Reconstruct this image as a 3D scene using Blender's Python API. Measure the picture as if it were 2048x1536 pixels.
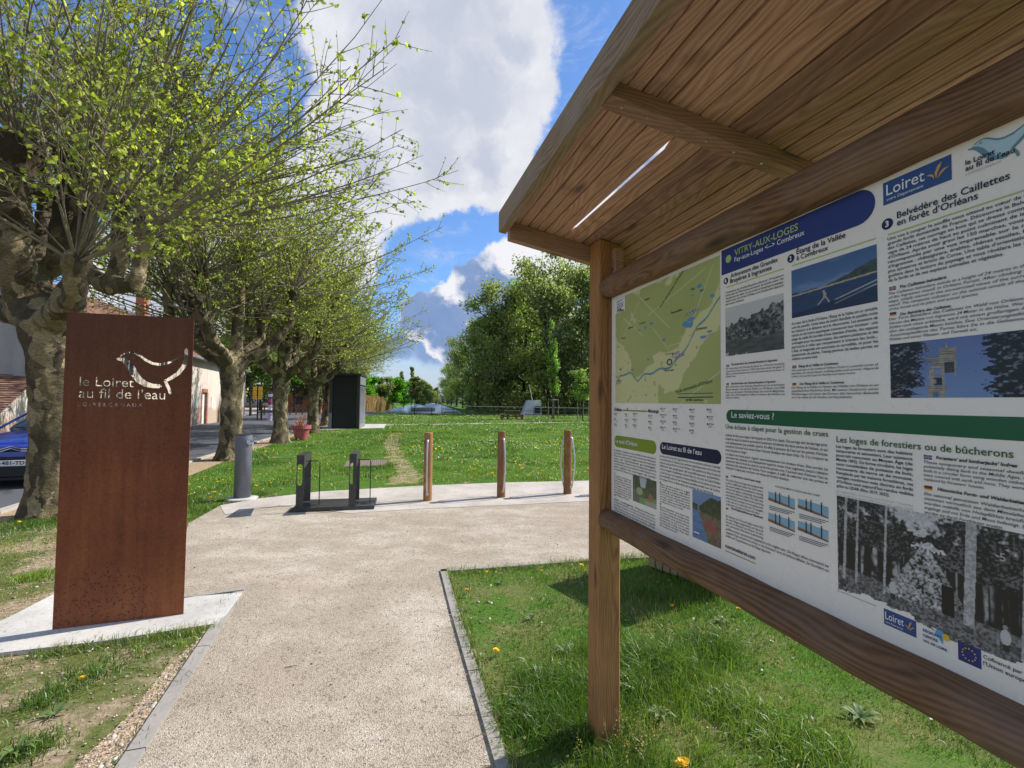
import bpy, bmesh, math, random
import numpy as np
from mathutils import Matrix, Vector, noise as mnoise

for o in list(bpy.data.objects):
    bpy.data.objects.remove(o)
scene = bpy.context.scene
COL = scene.collection
random.seed(7)
RNG = np.random.default_rng(7)
rad = math.radians

# ------------------------------------------------------------------ camera
F_PX = 947.0            # focal length in pixels of the 2048 px wide frame
PITCH, ROLL, EYE = 2.18, 0.6, 1.6
cam_data = bpy.data.cameras.new('camera')
cam_data.sensor_width = 36.0
cam_data.lens = 36.0 * F_PX / 2048.0
cam_data.clip_start = 0.05
cam_data.clip_end = 6000
cam = bpy.data.objects.new('camera', cam_data)
COL.objects.link(cam)
CM = Matrix.Rotation(rad(90 + PITCH), 4, 'X') @ Matrix.Rotation(rad(ROLL), 4, 'Z')
cam.matrix_world = Matrix.Translation((0, 0, EYE)) @ CM
scene.camera = cam
CAMP = Vector((0, 0, EYE))

# ------------------------------------------------------------------ light
SUN_AZ, SUN_EL = 64.0, 43.0      # degrees: azimuth clockwise from +Y, elevation
SUN_DIR = Vector((math.sin(rad(SUN_AZ)) * math.cos(rad(SUN_EL)),
                  math.cos(rad(SUN_AZ)) * math.cos(rad(SUN_EL)), math.sin(rad(SUN_EL))))
sl = bpy.data.lights.new('sun', 'SUN')
sl.energy = 4.6
sl.angle = rad(0.5)
sl.color = (1.0, 0.94, 0.84)
sun = bpy.data.objects.new('sun', sl)
COL.objects.link(sun)
sun.rotation_euler = SUN_DIR.to_track_quat('Z', 'Y').to_euler()

scene.view_settings.view_transform = 'Standard'
scene.view_settings.look = 'None'
scene.view_settings.exposure = 0.6
scene.view_settings.gamma = 1.0
scene.view_settings.use_curve_mapping = False
scene.cycles.max_bounces = 6
scene.cycles.transparent_max_bounces = 8
scene.cycles.use_denoising = True


def ray(px, py):
    d = Vector(((px - 1024) / F_PX, -(py - 768) / F_PX, -1.0))
    return (CM.to_3x3() @ d).normalized()


def G(px, py, z=0.0):
    d = ray(px, py)
    t = (z - EYE) / d.z
    return CAMP + d * t


def AT(px, py, Y):
    d = ray(px, py)
    return CAMP + d * (Y / d.y)


# ------------------------------------------------------------------ node helpers
class NT:
    def __init__(s, tree):
        s.t = tree
        s.n = tree.nodes
        s.l = tree.links

    def new(s, typ, **kw):
        n = s.n.new(typ)
        for k, v in kw.items():
            setattr(n, k, v)
        return n

    def link(s, a, b):
        s.l.new(a, b)

    def setv(s, sock, v):
        if isinstance(v, bpy.types.NodeSocket):
            s.l.new(v, sock)
        elif v is not None:
            sock.default_value = v

    def math(s, op, a, b=None, c=None, clamp=False):
        n = s.new('ShaderNodeMath', operation=op, use_clamp=clamp)
        s.setv(n.inputs[0], a)
        if b is not None: s.setv(n.inputs[1], b)
        if c is not None: s.setv(n.inputs[2], c)
        return n.outputs[0]

    def vmath(s, op, a, b=None, out=0):
        n = s.new('ShaderNodeVectorMath', operation=op)
        s.setv(n.inputs[0], a)
        if b is not None:
            if op == 'SCALE': s.setv(n.inputs[3], b)
            else: s.setv(n.inputs[1], b)
        return n.outputs[out]

    def mix(s, f, a, b, mode='MIX'):
        n = s.new('ShaderNodeMix', data_type='RGBA', blend_type=mode)
        s.setv(n.inputs[0], f)
        s.setv(n.inputs[6], a if not isinstance(a, tuple) else (*a[:3], 1))
        s.setv(n.inputs[7], b if not isinstance(b, tuple) else (*b[:3], 1))
        return n.outputs[2]

    def noise(s, vec, scale, detail=4, rough=0.55, dist=0.0, out=0, typ=None):
        n = s.new('ShaderNodeTexNoise')
        if typ: n.noise_type = typ
        s.setv(n.inputs['Vector'], vec)
        s.setv(n.inputs['Scale'], scale)
        s.setv(n.inputs['Detail'], detail)
        s.setv(n.inputs['Roughness'], rough)
        s.setv(n.inputs['Distortion'], dist)
        return n.outputs[out]

    def vor(s, vec, scale, feature='F1', out=0, rnd=1.0):
        n = s.new('ShaderNodeTexVoronoi', feature=feature)
        s.setv(n.inputs['Vector'], vec)
        s.setv(n.inputs['Scale'], scale)
        s.setv(n.inputs['Randomness'], rnd)
        return n.outputs[out]

    def ramp(s, f, stops, interp='LINEAR'):
        n = s.new('ShaderNodeValToRGB')
        n.color_ramp.interpolation = interp
        e = n.color_ramp.elements
        while len(e) < len(stops): e.new(0.5)
        for i, (p, c) in enumerate(stops):
            e[i].position = p
            e[i].color = (*c[:3], 1) if isinstance(c, tuple) else (c, c, c, 1)
        s.setv(n.inputs[0], f)
        return n.outputs[0]

    def mapping(s, vec, scale=(1, 1, 1), rot=(0, 0, 0), loc=(0, 0, 0)):
        n = s.new('ShaderNodeMapping')
        s.setv(n.inputs[0], vec)
        n.inputs['Scale'].default_value = scale
        n.inputs['Rotation'].default_value = rot
        n.inputs['Location'].default_value = loc
        return n.outputs[0]

    def maprange(s, v, a, b, c=0.0, d=1.0, smooth=False):
        n = s.new('ShaderNodeMapRange')
        if smooth: n.interpolation_type = 'SMOOTHSTEP'
        s.setv(n.inputs[0], v)
        for i, x in enumerate((a, b, c, d)): s.setv(n.inputs[i + 1], x)
        return n.outputs[0]

    def bump(s, h, strength=0.3, dist=0.02):
        n = s.new('ShaderNodeBump')
        n.inputs['Strength'].default_value = strength
        n.inputs['Distance'].default_value = dist
        s.setv(n.inputs['Height'], h)
        return n.outputs[0]


MATS = {}


def mat(name, color=(.5, .5, .5), rough=0.8, metal=0.0, spec=0.4, build=None):
    if name in MATS: return MATS[name]
    m = bpy.data.materials.new(name)
    m.use_nodes = True
    t = NT(m.node_tree)
    b = m.node_tree.nodes['Principled BSDF']
    b.inputs['Base Color'].default_value = (*color, 1)
    b.inputs['Roughness'].default_value = rough
    b.inputs['Metallic'].default_value = metal
    b.inputs['Specular IOR Level'].default_value = spec
    if build:
        co = t.new('ShaderNodeTexCoord')
        r = build(t, b, co)
    MATS[name] = m
    return m


def simple_worn(name, c, rough=0.6, metal=0.0, amt=0.25, scale=12, bump=0.1, spec=0.4):
    def bl(t, b, co):
        n = t.noise(co.outputs['Object'], scale, 6, 0.65)
        n2 = t.noise(co.outputs['Object'], scale * 9, 3, 0.6)
        dark = tuple(x * (1 - amt) for x in c)
        lite = tuple(min(1, x * (1 + amt)) for x in c)
        col = t.mix(t.maprange(n, .3, .7), dark, lite)
        t.link(col, b.inputs['Base Color'])
        t.link(t.maprange(n2, .3, .7, max(.05, rough - .12), min(1, rough + .12)), b.inputs['Roughness'])
        t.link(t.bump(n2, bump, 0.003), b.inputs['Normal'])
    return mat(name, c, rough, metal, spec, bl)


# ------------------------------------------------------------------ world: daylight sky with cumulus
world = bpy.data.worlds.new('World')
scene.world = world
world.use_nodes = True
wt = NT(world.node_tree)
wt.n.clear()
w_out = wt.new('ShaderNodeOutputWorld')
w_bg = wt.new('ShaderNodeBackground')
SKY_STRENGTH = 0.15
w_bg.inputs['Strength'].default_value = SKY_STRENGTH
sky = wt.new('ShaderNodeTexSky', sky_type='NISHITA')
sky.sun_disc = False
sky.sun_elevation = rad(SUN_EL)
sky.sun_rotation = rad(SUN_AZ)
sky.altitude = 100
sky.air_density = 1.0
sky.dust_density = 0.6
sky.ozone_density = 2.5
tc = wt.new('ShaderNodeTexCoord')
D = tc.outputs['Generated']
Dw = wt.vmath('NORMALIZE', D)
wn1 = wt.noise(Dw, 4.5, 7, 0.62, 0.2, out=1)
wn1 = wt.vmath('SUBTRACT', wn1, (0.5, 0.5, 0.5))
wn2 = wt.noise(Dw, 17.0, 5, 0.6, 0.0, out=1)
wn2 = wt.vmath('SUBTRACT', wn2, (0.5, 0.5, 0.5))
Dd = wt.vmath('ADD', Dw, wt.vmath('SCALE', wn1, 0.15))
Dd = wt.vmath('ADD', Dd, wt.vmath('SCALE', wn2, 0.055))


def blob(px, py, r, sx=1.0):
    c = ray(px, py)
    # anisotropic blob: squash differences vertically by scaling z
    v = wt.vmath('SUBTRACT', Dd, tuple(c))
    if sx != 1.0: v = wt.vmath('MULTIPLY', v, (1.0, 1.0, sx))
    L = wt.vmath('LENGTH', v, out=1)
    return wt.math('SUBTRACT', 1.0, wt.math('DIVIDE', L, r))


def cloud_layer(blobs):
    cur = None
    for b in blobs:
        x = blob(*b)
        cur = x if cur is None else wt.math('SMOOTH_MAX', cur, x, 0.15)
    return cur


cA = cloud_layer([(900, 40, .19), (860, 190, .19), (960, 180, .14), (790, 60, .17), (870, 330, .11), (975, 320, .10), (1030, 90, .07),
                  (740, 330, .13), (620, 470, .14), (480, 560, .14), (320, 620, .14)])
cB = cloud_layer([(1150, 560, .14), (1060, 590, .13), (975, 620, .10), (900, 650, .085), (835, 635, .055), (1240, 600, .2), (1400, 560, .3)])
cC = cloud_layer([(860, 690, .09, 1.8), (1000, 700, .12, 1.8), (780, 690, .07, 1.8)])
far_n = wt.noise(Dw, 2.2, 6, 0.6, 0.3)
# generic unseen clouds added behind the camera for a more neutral fill light
gen = wt.maprange(far_n, 0.44, 0.60, 0.0, 1.0)
sepD = wt.new('ShaderNodeSeparateXYZ')
wt.link(Dw, sepD.inputs[0])
front = wt.maprange(sepD.outputs[1], 0.15, -0.1, 0.0, 1.0)
gen = wt.math('MULTIPLY', gen, front)
mA = wt.maprange(cA, 0.0, 0.16, 0, 1, True)
mB = wt.maprange(cB, 0.0, 0.10, 0, 1, True)
mC = wt.maprange(cC, 0.0, 0.55, 0, 1, True)
fine = wt.noise(Dd, 11.0, 9, 0.62)
K = 1.0 / SKY_STRENGTH
WHITE = tuple(x * K for x in (0.60, 0.60, 0.63))
GREY = tuple(x * K for x in (0.40, 0.43, 0.50))
BLUEG = tuple(x * K for x in (0.13, 0.205, 0.38))
PALE = tuple(x * K for x in (0.37, 0.41, 0.48))
shA = wt.maprange(wt.math('ADD', cA, wt.math('MULTIPLY', wt.math('SUBTRACT', fine, 0.5), 0.9)), 0.32, 0.85, 0, 1, True)
bil = wt.maprange(wt.vor(Dd, 13.0), 0.05, 0.75, 0.0, 1.0)
bil2 = wt.maprange(wt.vor(Dd, 34.0), 0.05, 0.8, 0.0, 1.0)
bil = wt.math('ADD', wt.math('MULTIPLY', bil, 0.6), wt.math('MULTIPLY', bil2, 0.4))
colA = wt.mix(shA, WHITE, GREY)
colA = wt.mix(wt.math('MULTIPLY', bil, 0.42), colA, tuple(x * K for x in (0.33, 0.36, 0.44)))
lit = wt.maprange(blob(1110, 500, .17), -0.2, 0.9, 0.0, 0.75, True)
puff = wt.maprange(wt.noise(Dw, 9.0, 3, 0.5), 0.44, 0.66, -0.20, 0.26)
shB = wt.maprange(wt.math('SUBTRACT', wt.math('ADD', cB, wt.math('MULTIPLY', wt.math('SUBTRACT', fine, 0.5), 1.1)), wt.math('ADD', lit, puff)), -0.02, 0.34, 0, 1, True)
bodyB = wt.mix(wt.maprange(wt.noise(Dd, 5.0, 5, 0.6), 0.3, 0.7), BLUEG, tuple(x * K for x in (0.19, 0.26, 0.42)))
colB = wt.mix(shB, WHITE, bodyB)
skyc = wt.vmath('MULTIPLY', sky.outputs[0], (0.50, 0.67, 0.86))
# thin wisps
wisp = wt.maprange(wt.noise(wt.mapping(Dw, (3, 3, 9)), 2.0, 7, 0.7, 0.8), 0.5, 0.85, 0, 0.55, True)
c0 = wt.mix(wisp, skyc, WHITE)
hz = wt.maprange(sepD.outputs[2], 0.0, 0.20, 0.9, 0.0, True)
c0 = wt.mix(hz, c0, PALE)
c1 = wt.mix(wt.math('MULTIPLY', mC, 0.8), c0, BLUEG)
c2 = wt.mix(mB, c1, colB)
c3 = wt.mix(mA, c2, colA)
c4 = wt.mix(gen, c3, wt.mix(0.35, WHITE, GREY))
wt.link(c4, w_bg.inputs['Color'])
wt.link(w_bg.outputs[0], w_out.inputs['Surface'])


# ------------------------------------------------------------------ object helpers
def tag(o, label=None, cat=None, group=None, kind=None):
    if label: o['label'] = label
    if cat: o['category'] = cat
    if group: o['group'] = group
    if kind: o['kind'] = kind
    return o


def empty(name, loc=(0, 0, 0), rz=0.0, label=None, cat=None, group=None):
    o = bpy.data.objects.new(name, None)
    COL.objects.link(o)
    o.location = loc
    o.rotation_euler = (0, 0, rz)
    o.empty_display_size = 0.1
    return tag(o, label, cat, group)


def link_mesh(name, me, m=None, parent=None, smooth=False):
    if m is not None:
        for x in (m if isinstance(m, (list, tuple)) else [m]):
            me.materials.append(x)
    o = bpy.data.objects.new(name, me)
    COL.objects.link(o)
    if parent is not None: o.parent = parent
    if smooth:
        me.polygons.foreach_set('use_smooth', [True] * len(me.polygons))
    return o


def obj(name, bm, m=None, parent=None, smooth=False, bevel=0.0, seg=1):
    if bevel > 0:
        bmesh.ops.bevel(bm, geom=[e for e in bm.edges if len(e.link_faces) == 2 and e.calc_face_angle(0) > 0.6],
                        offset=bevel, segments=seg, affect='EDGES', profile=0.6)
    bmesh.ops.recalc_face_normals(bm, faces=bm.faces)
    me = bpy.data.meshes.new(name)
    bm.to_mesh(me)
    bm.free()
    return link_mesh(name, me, m, parent, smooth)


def npmesh(name, V, Fc, m=None, parent=None, colors=None, smooth=False, k=None):
    """V (n,3); Fc (f,k) int array of equal-sized faces; colors (n,3)"""
    V = np.asarray(V, np.float32)
    Fc = np.asarray(Fc, np.int32)
    k = Fc.shape[1]
    me = bpy.data.meshes.new(name)
    me.vertices.add(len(V))
    me.vertices.foreach_set('co', V.ravel())
    me.loops.add(len(Fc) * k)
    me.loops.foreach_set('vertex_index', Fc.ravel())
    me.polygons.add(len(Fc))
    me.polygons.foreach_set('loop_start', np.arange(0, len(Fc) * k, k, dtype=np.int32))
    if smooth:
        me.polygons.foreach_set('use_smooth', np.ones(len(Fc), bool))
    if colors is not None:
        a = me.color_attributes.new('Col', 'FLOAT_COLOR', 'POINT')
        cc = np.ones((len(V), 4), np.float32)
        cc[:, :3] = colors
        a.data.foreach_set('color', cc.ravel())
    me.update()
    me.validate()
    return link_mesh(name, me, m, parent)


def box(bm, c, s, rot=None):
    r = bmesh.ops.create_cube(bm, size=1.0)
    M = Matrix.Translation(Vector(c))
    if rot is not None: M = M @ rot.to_4x4()
    M = M @ Matrix.Diagonal((s[0], s[1], s[2], 1))
    bmesh.ops.transform(bm, matrix=M, verts=r['verts'])
    return r['verts']


def bx(lo, hi):
    bm = bmesh.new()
    box(bm, [(a + b) / 2 for a, b in zip(lo, hi)], [abs(b - a) for a, b in zip(lo, hi)])
    return bm


def cyl(bm, p0, p1, r0, r1=None, seg=12, cap=True):
    p0, p1 = Vector(p0), Vector(p1)
    if r1 is None: r1 = r0
    d = p1 - p0
    L = d.length
    q = d.to_track_quat('Z', 'Y')
    r = bmesh.ops.create_cone(bm, cap_ends=cap, segments=seg, radius1=r0, radius2=r1, depth=L)
    bmesh.ops.transform(bm, matrix=Matrix.Translation((p0 + p1) / 2) @ q.to_matrix().to_4x4(), verts=r['verts'])
    return r['verts']


def tube(bm, pts, radii, seg=8, cap=True):
    pts = [Vector(p) for p in pts]
    if not hasattr(radii, '__len__'): radii = [radii] * len(pts)
    rings = []
    up = Vector((0, 0, 1))
    prev = None
    for i, p in enumerate(pts):
        if i == 0: d = pts[1] - p
        elif i == len(pts) - 1: d = p - pts[i - 1]
        else: d = pts[i + 1] - pts[i - 1]
        d.normalize()
        if prev is None:
            a = up if abs(d.z) < 0.9 else Vector((1, 0, 0))
            n = d.cross(a).normalized()
        else:
            n = (prev - d * prev.dot(d)).normalized()
        prev = n
        b = d.cross(n)
        rings.append([bm.verts.new(p + (n * math.cos(t) + b * math.sin(t)) * radii[i])
                      for t in [2 * math.pi * k / seg for k in range(seg)]])
    for a, b in zip(rings, rings[1:]):
        for k in range(seg):
            bm.faces.new((a[k], a[(k + 1) % seg], b[(k + 1) % seg], b[k]))
    if cap:
        bm.faces.new(rings[0][::-1])
        bm.faces.new(rings[-1])


def lathe(bm, prof, seg=24, c=(0, 0, 0)):
    rings = []
    for r, z in prof:
        rings.append([bm.verts.new((c[0] + r * math.cos(2 * math.pi * k / seg), c[1] + r * math.sin(2 * math.pi * k / seg), c[2] + z)) for k in range(seg)])
    for a, b in zip(rings, rings[1:]):
        for k in range(seg):
            bm.faces.new((a[k], a[(k + 1) % seg], b[(k + 1) % seg], b[k]))
    bm.faces.new(rings[0][::-1])
    bm.faces.new(rings[-1])


def poly_sheet(name, pts, z, m, parent=None, thick=0.0):
    bm = bmesh.new()
    vs = [bm.verts.new((p[0], p[1], z)) for p in pts]
    f = bm.faces.new(vs)
    if f.calc_area() and f.normal.z < 0: f.normal_flip()
    if thick > 0:
        r = bmesh.ops.extrude_face_region(bm, geom=[f])
        bmesh.ops.translate(bm, verts=[v for v in r['geom'] if isinstance(v, bmesh.types.BMVert)], vec=(0, 0, -thick))
    bmesh.ops.triangulate(bm, faces=bm.faces)
    return obj(name, bm, m, parent)


def inside(P, poly):
    """vectorised point-in-polygon"""
    x, y = P[:, 0], P[:, 1]
    r = np.zeros(len(P), bool)
    n = len(poly)
    j = n - 1
    for i in range(n):
        xi, yi, xj, yj = poly[i][0], poly[i][1], poly[j][0], poly[j][1]
        c = ((yi > y) != (yj > y)) & (x < (xj - xi) * (y - yi) / (yj - yi + 1e-12) + xi)
        r ^= c
        j = i
    return r


def vnoise(P, scale, seed=0, octaves=3):
    """cheap 2-D value noise, returns 0..1"""
    out = np.zeros(len(P))
    amp, tot = 1.0, 0.0
    rg = np.random.default_rng(seed)
    T = rg.random((256, 256))
    for o in range(octaves):
        q = P[:, :2] * scale * (2 ** o) + 37.3 * o
        i = np.floor(q).astype(int)
        f = q - i
        f = f * f * (3 - 2 * f)
        a = T[i[:, 0] % 256, i[:, 1] % 256]; b = T[(i[:, 0] + 1) % 256, i[:, 1] % 256]
        c = T[i[:, 0] % 256, (i[:, 1] + 1) % 256]; d = T[(i[:, 0] + 1) % 256, (i[:, 1] + 1) % 256]
        out += amp * ((a * (1 - f[:, 0]) + b * f[:, 0]) * (1 - f[:, 1]) + (c * (1 - f[:, 0]) + d * f[:, 0]) * f[:, 1])
        tot += amp
        amp *= 0.5
    return out / tot


def copy_tree(o, parent=None):
    c = o.copy()
    COL.objects.link(c)
    if parent is not None: c.parent = parent
    for ch in list(o.children):
        copy_tree(ch, c)
    return c
# ================================================================== MATERIALS
def wood_mat(name, light, dark, axis='X', rough=0.75, knots=True, grey=0.0):
    """sawn softwood, grain along the object's own axis"""
    def bl(t, b, co):
        inf = t.new('ShaderNodeObjectInfo')
        off = t.math('MULTIPLY', inf.outputs['Random'], 37.0)
        cx = t.new('ShaderNodeCombineXYZ')
        t.link(off, cx.inputs[0]); t.link(off, cx.inputs[1]); t.link(off, cx.inputs[2])
        v = t.vmath('ADD', co.outputs['Object'], cx.outputs[0])
        sc = {'X': (0.9, 14, 14), 'Z': (14, 14, 0.9), 'Y': (14, 0.9, 14)}[axis]
        g = t.mapping(v, sc)
        warp = t.noise(t.mapping(v, tuple(0.25 * s + 1.0 for s in sc)), 1.0, 2, 0.5, out=1)
        g2 = t.vmath('ADD', g, t.vmath('SCALE', warp, 2.6))
        w = t.new('ShaderNodeTexWave', wave_type='RINGS', rings_direction={'X': 'X', 'Y': 'Y', 'Z': 'Z'}[axis])
        t.link(g2, w.inputs['Vector'])
        w.inputs['Scale'].default_value = 2.2
        w.inputs['Distortion'].default_value = 3.0
        w.inputs['Detail'].default_value = 2
        fine = t.noise(t.mapping(v, tuple(s * 7 for s in sc)), 1.0, 4, 0.7)
        broad = t.noise(v, 2.5, 4, 0.6)
        f = t.math('ADD', t.math('MULTIPLY', w.outputs[0], 0.20), t.math('MULTIPLY', fine, 0.50))
        f = t.math('ADD', f, t.math('MULTIPLY', broad, 0.35))
        col = t.ramp(f, [(0.28, dark), (0.50, tuple((a + b_) / 2 for a, b_ in zip(light, dark))), (0.72, light)])
        if knots:
            ks = {'X': (2.2, 9, 9), 'Z': (9, 9, 2.2), 'Y': (9, 2.2, 9)}[axis]
            k = t.vor(t.mapping(t.vmath('ADD', v, t.vmath('SCALE', warp, 0.08)), ks), 1.0)
            km = t.maprange(k, 0.03, 0.20, 0.85, 0.0, True)
            col = t.mix(km, col, tuple(x * 0.35 for x in dark))
        if grey > 0:
            gm = t.maprange(t.noise(v, 5.0, 6, 0.7), 0.42, 0.65, 0, grey)
            col = t.mix(gm, col, (0.23, 0.21, 0.19))
        br = t.maprange(inf.outputs['Random'], 0, 1, 0.66, 1.2)
        col = t.vmath('SCALE', col, br)
        # damp stains
        st = t.maprange(t.noise(t.vmath('ADD', v, (9.1, 3.3, 5.5)), 3.3, 5, 0.6, 0.6), 0.58, 0.72, 0.0, 0.5, True)
        col = t.mix(st, col, tuple(x * 0.4 for x in dark))
        t.link(col, b.inputs['Base Color'])
        t.link(t.bump(t.math('ADD', fine, t.math('MULTIPLY', w.outputs[0], 0.3)), 0.35, 0.002), b.inputs['Normal'])
    return mat(name, light, rough, 0, 0.25, bl)


W_POST = wood_mat('wood_post', (0.47, 0.235, 0.09), (0.19, 0.085, 0.035), 'Z')
W_ROOF = wood_mat('wood_roof_plank', (0.63, 0.365, 0.265), (0.30, 0.155, 0.11), 'X', grey=0.2)
W_BEAM = wood_mat('wood_beam', (0.30, 0.165, 0.085), (0.085, 0.045, 0.025), 'X', grey=0.25)
W_RAFT = wood_mat('wood_rafter', (0.44, 0.26, 0.17), (0.20, 0.11, 0.07), 'Y', grey=0.15)
W_FASC = wood_mat('wood_fascia', (0.34, 0.235, 0.14), (0.14, 0.09, 0.055), 'X', grey=0.5)
W_BOLL = wood_mat('wood_round_post', (0.44, 0.22, 0.085), (0.15, 0.065, 0.03), 'Z')
W_CLAD = wood_mat('wood_cladding', (0.32, 0.25, 0.14), (0.15, 0.115, 0.065), 'Z', grey=0.3)
W_TABLE = wood_mat('wood_table', (0.25, 0.14, 0.09), (0.10, 0.055, 0.04), 'X')

GALV = mat('galvanised_steel', (0.55, 0.56, 0.58), 0.35, 0.9)
CHROME = mat('chrome', (0.75, 0.76, 0.8), 0.12, 1.0)
DARKSTEEL = simple_worn('dark_painted_steel', (0.05, 0.052, 0.052), 0.42, 0.3, 0.3, 20, 0.05, spec=0.5)
GREYPAINT = simple_worn('grey_painted_metal', (0.16, 0.165, 0.20), 0.42, 0.2, 0.15, 9, 0.05)
BLACKP = mat('black_matt', (0.012, 0.012, 0.013), 0.6)


def gravel(t, b, co):
    g = t.new('ShaderNodeNewGeometry')
    P = g.outputs['Position']
    big = t.noise(P, 0.55, 6, 0.62, 0.4)
    mid = t.noise(t.mapping(P, (1, 1.6, 1)), 2.2, 6, 0.65)
    f = t.math('ADD', t.math('MULTIPLY', big, 0.6), t.math('MULTIPLY', mid, 0.4))
    base = t.ramp(f, [(0.36, (0.30, 0.25, 0.195)), (0.5, (0.375, 0.32, 0.255)), (0.62, (0.49, 0.435, 0.365))])
    v1 = t.vor(P, 175.0, out=1)
    sep = t.new('ShaderNodeSeparateColor'); t.link(v1, sep.inputs[0])
    st = t.ramp(sep.outputs[0], [(0.0, 0.42), (0.12, 0.68), (0.35, 0.94), (0.7, 1.06), (1.0, 1.25)])
    # stones fade into a mean tone where they get sub-pixel
    cd = t.new('ShaderNodeVectorMath', operation='LENGTH'); t.link(P, cd.inputs[0])
    col = t.mix(1.0, base, st, 'MULTIPLY')
    v2 = t.vor(P, 45.0, out=1)
    sp2 = t.new('ShaderNodeSeparateColor'); t.link(v2, sp2.inputs[0])
    col = t.mix(t.maprange(sp2.outputs[1], 0.9, 1.0, 0, 0.45), col, (0.10, 0.085, 0.07))
    # fine pale scuffs and tyre arcs
    wv = t.noise(t.mapping(P, (1.2, 1.7, 1), (0, 0, 0.35)), 0.8, 6, 0.7, 0.6)
    col = t.mix(t.maprange(wv, 0.60, 0.72, 0, 0.4, True), col, (0.55, 0.48, 0.40))
    col = t.mix(t.maprange(t.noise(P, 0.9, 4, 0.6), 0.56, 0.7, 0, 0.35), col, (0.36, 0.27, 0.20))
    t.link(col, b.inputs['Base Color'])
    h = t.math('ADD', t.vor(P, 175.0), t.math('MULTIPLY', t.noise(P, 9.0, 4), 0.8))
    t.link(t.bump(h, 0.65, 0.006), b.inputs['Normal'])


GRAVEL = mat('compacted_gravel', rough=0.95, spec=0.15, build=gravel)


def concrete_b(t, b, co, c=(0.47, 0.455, 0.43)):
    g = t.new('ShaderNodeNewGeometry')
    P = g.outputs['Position']
    n1 = t.noise(P, 1.6, 6, 0.65)
    n2 = t.noise(P, 55, 4, 0.7)
    f = t.math('ADD', t.math('MULTIPLY', n1, 0.7), t.math('MULTIPLY', n2, 0.3))
    col = t.ramp(f, [(0.33, tuple(x * 0.72 for x in c)), (0.5, c), (0.68, tuple(min(1, x * 1.25) for x in c))])
    v = t.vor(P, 60, out=1)
    s = t.new('ShaderNodeSeparateColor'); t.link(v, s.inputs[0])
    col = t.mix(t.maprange(s.outputs[0], 0.93, 1, 0, 0.5), col, (0.16, 0.14, 0.12))
    t.link(col, b.inputs['Base Color'])
    t.link(t.bump(n2, 0.3, 0.003), b.inputs['Normal'])


CONCRETE = mat('concrete', rough=0.9, spec=0.2, build=lambda t, b, co: concrete_b(t, b, co))
CONC_STRIP = mat('concrete_strip', rough=0.9, spec=0.2, build=lambda t, b, co: concrete_b(t, b, co, (0.42, 0.38, 0.34)))
CONC_EDGE = mat('concrete_edging', rough=0.9, spec=0.2, build=lambda t, b, co: concrete_b(t, b, co, (0.29, 0.27, 0.245)))


def asphalt_b(t, b, co):
    g = t.new('ShaderNodeNewGeometry')
    P = g.outputs['Position']
    n1 = t.noise(P, 0.4, 5, 0.6)
    v = t.noise(P, 70, 3, 0.7)
    f = t.math('ADD', t.math('MULTIPLY', n1, 0.6), t.math('MULTIPLY', v, 0.4))
    col = t.ramp(f, [(0.3, (0.06, 0.062, 0.07)), (0.7, (0.12, 0.123, 0.133))])
    t.link(col, b.inputs['Base Color'])
    t.link(t.bump(v, 0.4, 0.004), b.inputs['Normal'])


ASPHALT = mat('asphalt', rough=0.85, spec=0.3, build=asphalt_b)


def earth_b(t, b, co):
    g = t.new('ShaderNodeNewGeometry')
    P = g.outputs['Position']
    sep = t.new('ShaderNodeSeparateXYZ'); t.link(P, sep.inputs[0])
    n1 = t.noise(P, 1.3, 6, 0.65)
    n2 = t.noise(P, 22, 5, 0.7)
    n3 = t.noise(P, 90, 3, 0.7)
    soil = t.ramp(n2, [(0.35, (0.17, 0.12, 0.075)), (0.5, (0.30, 0.23, 0.15)), (0.68, (0.44, 0.37, 0.27))])
    grs = t.ramp(n3, [(0.3, (0.035, 0.08, 0.012)), (0.55, (0.07, 0.155, 0.02)), (0.75, (0.12, 0.22, 0.035))])
    # left foreground is thin turf over stony soil, the rest is dense lawn
    leftn = t.maprange(sep.outputs[0], -1.0, -1.6, 0.0, 1.0)
    nearn = t.maprange(sep.outputs[1], 7.0, 5.5, 0.0, 1.0)
    bare = t.math('MULTIPLY', leftn, nearn)
    grs = t.mix(t.math('MULTIPLY', bare, 0.8), grs, t.ramp(n2, [(0.3, (0.07, 0.075, 0.025)), (0.6, (0.15, 0.15, 0.055)), (0.8, (0.26, 0.22, 0.11))]))
    thr = t.math('SUBTRACT', 0.60, t.math('MULTIPLY', bare, 0.14))
    f = t.maprange(n1, thr, t.math('ADD', thr, 0.08), 0.0, 1.0)
    rn = t.math('MULTIPLY', t.maprange(sep.outputs[0], -0.8, -0.3, 0.0, 1.0), t.maprange(sep.outputs[1], 5.6, 4.6, 0.0, 1.0))
    dry = t.maprange(t.noise(P, 2.3, 5, 0.7), 0.42, 0.60, 0.0, 0.85)
    grs = t.mix(t.math('MULTIPLY', t.math('MULTIPLY', dry, rn), 0.5), grs, t.ramp(n2, [(0.3, (0.10, 0.085, 0.035)), (0.55, (0.20, 0.165, 0.075)), (0.75, (0.34, 0.27, 0.15))]))
    farf = t.maprange(sep.outputs[1], 12.0, 25.0, 1.0, 0.0)
    f = t.math('MULTIPLY', f, farf)
    col = t.mix(f, grs, soil)
    col = t.mix(t.math('MULTIPLY', t.math('MULTIPLY', dry, rn), 0.3), col, t.ramp(n2, [(0.3, (0.09, 0.08, 0.035)), (0.55, (0.19, 0.16, 0.075)), (0.75, (0.34, 0.27, 0.15))]))
    t.link(col, b.inputs['Base Color'])
    t.link(t.bump(t.math('ADD', n2, n3), 0.7, 0.012), b.inputs['Normal'])


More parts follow.
